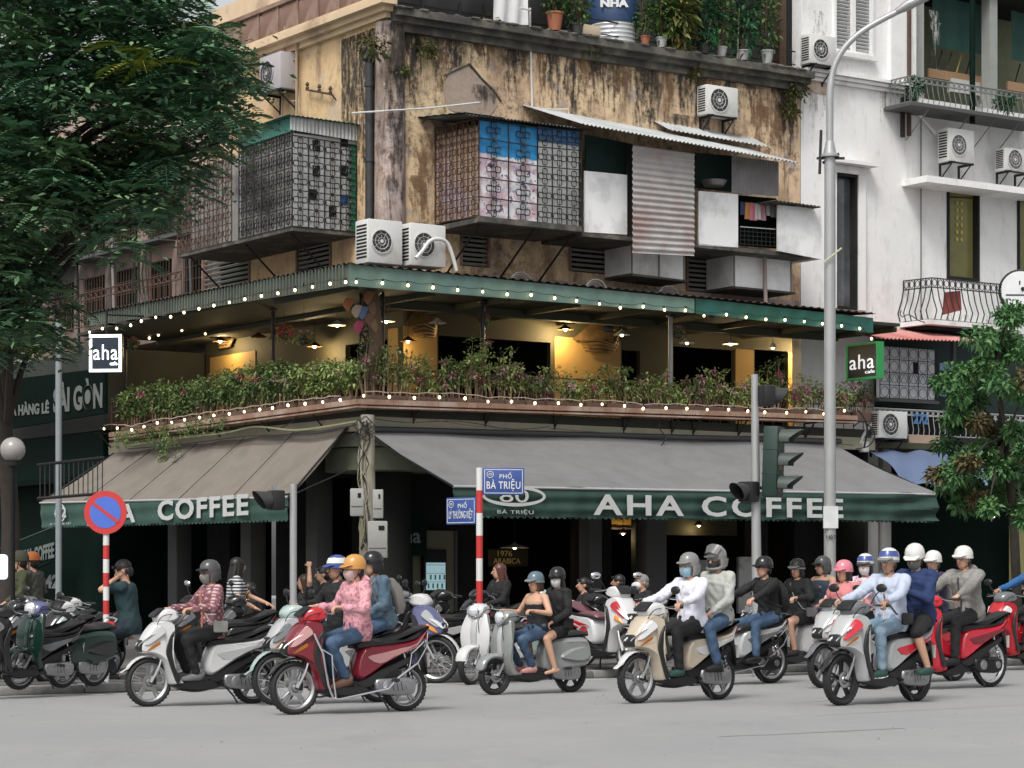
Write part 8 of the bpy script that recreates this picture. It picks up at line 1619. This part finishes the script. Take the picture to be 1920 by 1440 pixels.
# 2 red scooter
f3 = bike_frame(551, 1340, 31, sc=.93); scooter('dark red and chrome scooter with crash bars ridden by the woman in pink', f3, body=PMA, body2=PBK, accent=PPK, cover=PRD, crash=True, lit=True, group=BT, mirrors=False, plate=1)
rider('woman in a pink patterned hooded jacket, orange helmet and pink mask on the red scooter', f3, hip=(.54, 0, .85), lean=2, yaw=6, look=dict(top=dots('pink_print', (.58, .30, .33), (.38, .14, .18), 30, .52), helmet=('half', HOR, HOR), mask=MP, bottom=JEAN, hood=True, shoe=SH1, hair='short', wide=1.1, foot=[(1, 0, -.3), (1, 0, -.3)]))
# silver-blue bike facing right, parked behind
f4 = frame(*W(818, 1290, 29.3)[:2], 0, R(-20)) @ Matrix.Translation((-1.26, 0, 0)); scooter('blue-grey sport motorbike with white mudguard facing right, parked at the kerb', f4, 'cub', PBL, PW, PSI, PW, ns=20, r=.29, group=BT)
# 3 white parked scooter
f5 = bike_frame(882, 1284, 58, sc=.88); scooter('white and mint parked scooter in front of the street name pole', f5, 'retro', PW, PMN, PSI, PW, ns=20, group=BT, mirrors=False)
# 4 vespa
f6 = bike_frame(927, 1303, 37, sc=.84); scooter('silver grey rounded scooter with round headlight carrying two women', f6, 'retro', PVS, PVS, PSI, PVS, ns=5, rimm=DKM, group=BT, mirrors=False, r=.245)
rider('woman in a black strapless top and blue-grey cap helmet on the silver scooter', f6, hip=(.55, 0, .84), lean=2, yaw=10, hands=[(.84, .30, 1.09), (.84, -.3, 1.09)], look=dict(top=BLC, sleeve='strapless', helmet=('cap', HGB, HG), hair='bob', haircol=HAIRB, bottom=JEAN, shoe=cl('pink_sandal', (.45, .22, .2))))
pillion('tall pillion in a black jacket with a white mask on the silver scooter', f6, hip=(.20, 0, .90), lean=0, yaw=32, look=dict(top=BLC, helmet=('half', HBK, HBK), hair='long', mask=MW, bottom=BLC, leg='short', shoe=None, bag='strap', bagcol=BLC), feet=[(.45, .24, .34), (.45, -.24, .34)], hands=[(.42, .17, .95), (.4, -.12, .95)])
# white + maroon scooters parked mid
f7 = frame(*W(1178, 1268, 30.4)[:2], PH, R(-62)) @ Matrix.Translation((-1.26, 0, 0)); scooter('white scooter with maroon seat parked facing right between the two ridden scooters', f7, 'sport', PW, PCR, PRD, PW, seat=SBR, group=BT, mir=CHR)
f7b = bike_frame(1215, 1262, 62, PH, sc=.9); scooter('cream scooter with white shield parked behind the champagne scooter', f7b, 'sport', PCR, PW, PCR, PW, group=BT, mir=PW)
# 5 champagne
f8 = bike_frame(1194, 1319, 42, sc=.95); scooter('champagne and white scooter carrying a masked man and a grey-jacketed pillion', f8, 'sport', PBG, PW, PW, PW, group=BT, crash=False)
rider('man in a white shirt, grey helmet and pale blue mask on the champagne scooter', f8, hip=(.40, 0, .86), lean=4, yaw=8, look=dict(top=WSH, helmet=('open', HG, HG), mask=MB, bottom=BLC, shoe=SHD2, wide=1.05, placket=cl('shirt_placket', (.6, .6, .6))))
pillion('pillion in a grey jacket and full face helmet with smoked shield on the champagne scooter', f8, hip=(-.02, 0, .93), lean=2, yaw=8, look=dict(top=GJK, helmet=('full', HG, HVG), bottom=JEAN, hair=None, mask=cl('dark_scarf', (.03, .03, .03)), shoe=BLC, wide=1.05))
# bike behind champagne, rear seen
f9 = bike_frame(1300, 1286, 35, sc=.95); scooter('black and silver motorbike with rack bars behind the champagne scooter', f9, 'cub', PSI, PBK, PGY, PBK, ns=5, r=.28, crash=True, group=BT)
rider('rider with a black backpack mostly hidden by the grey-jacketed pillion', f9, hip=(.0, 0, .86), lean=10, look=dict(top=BLC, helmet=('half', HBK, HBK), bag='backpack', bottom=JEAN), hands=[(.60, .3, 1.05), (.60, -.3, 1.05)], feet=[(.4, .2, .36), (.4, -.2, .36)])
# 6 white retro
f10 = bike_frame(1428, 1268, 40, sc=.94); scooter('white rounded scooter with two young women near the tall lamp post', f10, 'retro', PW, PW, PW, PW, group=BT, mirrors=False, r=.25)
rider('woman in a black long-sleeved top and shorts on the white rounded scooter', f10, lean=6, yaw=14, look=dict(top=BLC, helmet=('half', HBK, HG), hair='bob', bottom=BLC, leg='short', shoe=cl('black_sandal', (.02, .015, .015)), bag='strap', bagcol=cl('grey_strap', (.2, .2, .2)), glasses=False))
pillion('pillion in a dark sleeveless top and black helmet on the white rounded scooter', f10, hip=(-.02, 0, .90), lean=4, yaw=-10, look=dict(top=cl('navy_vest', (.03, .05, .08)), sleeve='none', helmet=('open', HDG, BLK), hair='bob', bottom=cl('denim_shorts', (.2, .23, .28)), leg='short', shoe=SH1))
# 7 silver behind the air-blade
f11 = bike_frame(1543, 1290, 44, sc=.95); scooter('silver sport scooter with a pink-helmeted child in front of its masked rider', f11, 'sport', PSI, PGY, PW, PSI, group=BT, r=.27)
rider('small child in a pink helmet standing before the masked woman', f11, hip=(.80, 0, .80), lean=4, yaw=4, hands=[(1.0, .2, 1.05), (1.0, -.2, 1.05)], feet=[(.86, .1, .33), (.86, -.1, .33)], look=dict(top=cl('coral_tee', (.55, .2, .2)), helmet=('half', HPK, HPK), bottom=cl('pale_trousers', (.4, .38, .38)), hair='bob'))
rider('woman in a floral pink and white jacket, blue striped helmet and white mask', f11, hip=(.40, 0, .88), lean=0, yaw=24, look=dict(top=dots('floral_print', (.60, .50, .56), (.50, .20, .28), 22, .53), helmet=('half', HWH, HDG), hstripe=HBL, mask=MW, hair='long', bottom=BLC, placket=cl('orange_scarf', (.6, .27, .1))))
# 8 air blade
f12 = bike_frame(1577, 1323, 44, sc=.97); scooter('silver, black and pink-red sport scooter carrying a man in a light blue shirt', f12, 'sport', PSI, PBK, RDP, PGY, rimm=DKM, group=BT)
rider('man in a light blue shirt and jeans with a white and blue helmet', f12, hip=(.40, 0, .87), lean=4, yaw=14, look=dict(top=LBS, helmet=('half', HWH, HG), hstripe=HBL, bottom=JEANL, shoe=SHD2, sole=SOLE, skin=SKIN2, bag='strap', hair='short', wide=1.1, placket=cl('pale_placket', (.55, .55, .55))), knee_pole=(1, 0, .4))
pillion('pillion in a navy hoodie and white helmet looking down at his hands', f12, hip=(-.08, 0, .92), lean=6, yaw=16, pitch=22, hands=[(.24, .08, 1.17), (.24, -.06, 1.17)], look=dict(top=NAVC, helmet=('half', HWH, HWH), mask=cl('grey_scarf', (.16, .18, .17)), bottom=BLC, leg='knee', shoe=SHD2, wide=1.12), feet=[(.12, .26, .38), (.12, -.26, .38)])
# person with backpack on a bike between
f12b = bike_frame(1668, 1282, 42, sc=.98); scooter('black scooter hidden behind the navy-hooded pillion', f12b, 'sport', PBK, PBK, PRD, PBK, group=BT)
rider('rider in a plum top with backpack straps and a white helmet behind the navy hoodie', f12b, hip=(.36, 0, .88), yaw=16, look=dict(top=cl('plum_top', (.03, .025, .06)), helmet=('half', HWH, HWH), bag='backpack', bagcol=cl('grey_pack', (.2, .2, .19)), bottom=BLC))
# 9 red bike
f13 = bike_frame(1716, 1294, 38); scooter('bright red underbone motorbike ridden by the man in a grey hooded jacket', f13, 'cub', RDP, PMA, PMA, RDP, ns=20, r=.285, rimm=CHR, group=BT, mirrors=False)
rider('man in a grey hooded jacket, glasses and white helmet on the bright red motorbike', f13, hip=(.34, 0, .89), lean=10, yaw=12, look=dict(top=GRH, helmet=('half', HWH, HWH), glasses=True, bottom=BLC, hood=True, shoe=BLC, placket=cl('dark_tee', (.04, .04, .045)), wide=1.15))
# 10 right edge
f14 = bike_frame(1866, 1258, 44); scooter('red and white motorbike cut by the right edge of the view', f14, 'cub', PRD, PSI, PW, PGY, ns=20, r=.285, group=BT)
rider('man in a bright blue shirt and olive helmet at the right edge', f14, hip=(.24, 0, .86), lean=8, yaw=14, look=dict(top=BLU2, helmet=('half', HOL, HOL), skin=SKIN2, bottom=BLC))
f15 = bike_frame(1932, 1250, 44); scooter('grey scooter leaving the view at the right edge', f15, 'sport', PGY, PBK, PSI, PGY, group=BT)
rider('second blue-shirted rider with a light blue helmet cut by the right edge', f15, look=dict(top=BLU2, helmet=('half', mat('helmet_sky', (.10, .25, .45), .25), BLK), bottom=BLC))
# ---- parked bikes
PK = 'scooters parked on the pavement'
park = [
 (34, 1293, 54, 'retro', PDG, PBK, PDG, PBL, 'dark green parked scooter with a round headlight, front of the left row', 5, .86),
 (-34, 1296, 50, 'sport', PBK, PGY, PGY, PBK, 'black parked sport scooter cut by the left edge', 5, .84),
 (0, 1278, 52, 'cub', PBK, PSI, PGY, PBK, 'black parked underbone behind the dark green scooter', 20, .86),
 (52, 1268, 56, 'sport', PBK, PBK, PGY, PGY, 'charcoal parked scooter in the second line of the left row', 5, .86),
 (84, 1280, 60, 'sport', PBK, PGY, PMN, PW, 'black parked scooter with a white handlebar cover near the no parking sign', 5, .86),
 (24, 1258, 56, 'cub', PBK, PBK, PSI, PGY, 'dark parked underbone deep in the left row', 20, .88),
 (100, 1264, 60, 'sport', PGY, PBK, PSI, PW, 'grey parked scooter directly behind the banded sign pole', 5, .88),
 (330, 1268, 40, 'sport', PBK, PBK, PGY, PBK, 'black parked scooter behind the white scooter of the plaid rider', 5, .9),
 (410, 1262, 34, 'cub', PBK, PBK, PGY, PBK, 'black parked underbone behind the plaid rider', 20, .9),
 (620, 1255, 30, 'sport', PBK, PGY, PGY, PBK, 'black parked scooter behind the pink-jacketed woman', 5, .95),
 (722, 1258, 26, 'cub', PBK, PBK, PSI, PGY, 'black parked motorbike behind the tail of the red scooter', 20, .95),
 (800, 1248, 24, 'sport', PBK, PBK, PGY, PBK, 'black parked scooter left of the street name pole', 5, .95),
 (868, 1240, 28, 'cub', PBK, PGY, PGY, PBK, 'dark parked motorbike just behind the street name pole', 20, .95),
 (985, 1240, 30, 'sport', PBK, PBK, PGY, PMN, 'dark parked scooter with mint cowl behind the two women', 5, .95),
 (1090, 1250, 34, 'sport', PBK, PBK, PSI, PBK, 'black parked scooter behind the black-jacketed pillion', 5, .9),
 (1400, 1238, 36, 'sport', PGY, PBK, PGY, PGY, 'grey parked scooter behind the white rounded scooter', 5, .95),
]
for (px, py, yw, st, a, b, c, d, lab, ns, sc) in park:
    scooter(lab, bike_frame(px, py, yw, PH, 1.26 * sc) @ Matrix.Scale(sc, 4), st, a, b, c, d, ns=ns, group=PK, mirrors=(px % 4 != 0), mir=CHR if px % 3 == 0 else BLK, lean=-7)
# ---- people on the pavement
def at(px, Y, face, z=PH): p = W(px, 1000, Y); return frame(p.x, p.y, z, R(face))
# perched man in the dark polo
person('man in a dark teal polo rubbing his face beside the banded pole', at(240, 27.6, 172), (-.02, 0, .66), lean=6, yaw=8, pitch=28, hands=[(.10, .05, 1.20), (.05, -.28, .60)], feet=[(.28, .1, .09), (.2, -.12, .09)], look=dict(top=DPO, sleeve='short', bottom=cl('dark_trousers', (.012, .02, .03)), shoe=BLC, hair='short'), arm_pole=((.5, .5, -.8), (-.6, -.2, -.2)), knee_pole=(1, 0, .2))
SG = 'customers sitting outside the cafe'
person('woman with a raised hand on her brown hair beside the grey signal post', at(575, 35.5, 200), (0, 0, .50), lean=2, yaw=-10, hands=[(.02, .22, 1.34), (.3, -.15, .62)], feet=[(.45, .12, .1), (.45, -.12, .1)], look=dict(top=dots('black_print', (.015, .015, .016), (.1, .1, .1), 30, .6), sleeve='short', hair='long', haircol=HAIRB, bottom=BLC), group=SG, arm_pole=((.2, 1, .3), (-.4, -.5, -.6)))
person('woman in a striped top with one arm stretched out behind the plaid rider', at(438, 31.8, 10), (0, 0, .72), lean=4, yaw=30, hands=[(.42, .1, .86), (.25, -.25, .8)], feet=[(.15, .1, .09), (.1, -.12, .09)], look=dict(top=stripes('striped_top', (.55, .55, .55), (.02, .02, .03), 150), sleeve='short', hair='long', bottom=BLC), curl=.3)
person('man in black crouched on a low seat behind the white scooter tail', at(492, 33.5, 185), (0, 0, .42), lean=20, yaw=10, hands=[(.35, .1, .55), (.35, -.1, .55)], feet=[(.4, .14, .09), (.4, -.14, .09)], look=dict(top=BLC, sleeve='short', bottom=BLC, skin=SKIN2), group=SG)
person('man in dark clothes seated in shadow behind the blue helmet', at(612, 36, 190), (0, 0, .62), lean=4, hands=[(.3, .2, .7), (.3, -.2, .7)], feet=[(.4, .14, .09), (.4, -.14, .09)], look=dict(top=BLC, bottom=BLC), group=SG)
person('woman in black with long reddish hair seated right of the street name pole', at(938, 35.5, 215), (0, 0, .66), lean=0, yaw=-20, hands=[(.32, .12, .80), (.3, -.15, .8)], feet=[(.45, .12, .1), (.45, -.12, .1)], look=dict(top=BLC, sleeve='long', hair='long', haircol=mat('hair_reddish', (.09, .03, .02), .4), bottom=BLC, bag='strap', bagcol=cl('grey_strap2', (.16, .16, .16))), group=SG)
person('grey-haired man in black seated left of the champagne scooter', at(1212, 37, 200), (0, 0, .50), lean=6, hands=[(.3, .2, .6), (.3, -.2, .6)], feet=[(.4, .14, .09), (.4, -.14, .09)], look=dict(top=BLC, bottom=BLC, haircol=mat('hair_grey', (.22, .21, .2), .6)), group=SG)
person('man in black seated before the dark pilaster between parked bikes', at(1168, 38, 170), (0, 0, .50), lean=6, hands=[(.3, .2, .6), (.3, -.2, .6)], feet=[(.4, .14, .09), (.4, -.14, .09)], look=dict(top=BLC, bottom=BLC, skin=SKIN2), group=SG)
person('attendant in an olive uniform and cap behind the left row of bikes', at(42, 34.0, 200), (0, 0, .80), lean=2, yaw=-20, hands=[(.25, .2, .85), (.2, -.22, .8)], feet=[(.05, .12, .09), (-.02, -.12, .09)], look=dict(top=OLV, helmet=('cap', cl('olive_cap', (.05, .05, .03)), cl('olive_cap', (.05, .05, .03))), bottom=OLV))
person('man in grey with an orange-brown cap beside the uniformed attendant', at(64, 35.5, 160), (0, 0, .80), lean=2, hands=[(.2, .25, .85), (.2, -.25, .85)], feet=[(.05, .12, .09), (-.02, -.12, .09)], look=dict(top=cl('grey_green_shirt', (.08, .08, .07)), helmet=('cap', cl('orange_cap', (.45, .14, .04)), BLC), bottom=BLC))
person('person in black seated low behind the cream parked scooter', at(1098, 39, 190), (0, 0, .45), lean=2, hands=[(.3, .2, .6), (.3, -.2, .6)], feet=[(.4, .14, .09), (.4, -.14, .09)], look=dict(top=BLC, bottom=BLC), group=SG)
# low stools under the seated customers
for (px, Y, z, lab) in ((575, 35.5, .40, 'under the woman touching her hair'), (492, 33.5, .30, 'under the crouching man in black'), (612, 36, .50, 'under the man in the shadow behind the blue helmet'), (938, 35.5, .54, 'under the woman in black by the street name pole'), (1212, 37, .38, 'under the grey-haired man'), (1168, 38, .38, 'under the man by the dark pilaster'), (1098, 39, .33, 'under the person left of the cream scooter')):
    fr_ = at(px, Y, 10); t = thing('stool', 'low dark cafe stool ' + lab, 'stool', (0, 0, 0), fr_, 'cafe stools'); m = M(); m.bbox((0, 0, z), (.34, .34, .05), IRONW, bev=.02); m.obj('seat', t)
    for (a, b) in ((-1, -1), (1, -1), (-1, 1), (1, 1)): m = M(); m.rod((a * .14, b * .14, 0), (a * .12, b * .12, z - .02), .014, DKM, 5); m.obj('leg', t)
for (px, Y, lab) in ((600, 36.8, 'left of the corner pole'), (965, 36.5, 'in front of the seated woman in black'), (1190, 38.5, 'between the two men seated by the pilasters'), (1040, 38.6, 'deep in the dark opening behind the masked pillion')):
    fr_ = at(px, Y, 15); t = thing('cafe_table', 'small round dark cafe table ' + lab, 'table', (0, 0, 0), fr_, 'cafe tables on the pavement'); m = M(); m.lathe([(.001, .60), (.32, .60), (.33, .615), (.32, .63), (.001, .63)], IRONW, 20); m.obj('table_top', t); m = M(); m.lathe([(.2, 0), (.2, .02), (.03, .05), (.025, .60)], DKM, 12); m.obj('leg', t)
    m = M(); m.lathe([(.001, .632), (.028, .632), (.036, .75), (.033, .75), (.026, .64)], POTW, 12, Matrix.Translation((.08, .05, 0))); m.obj('cup', fr=fr_, label='pale cup on the small round table ' + lab, cat='cup')
# ================================================================== finish
flush_text(); flush_remesh()
for o in bpy.data.objects:
    if '_o' in o: del o['_o']
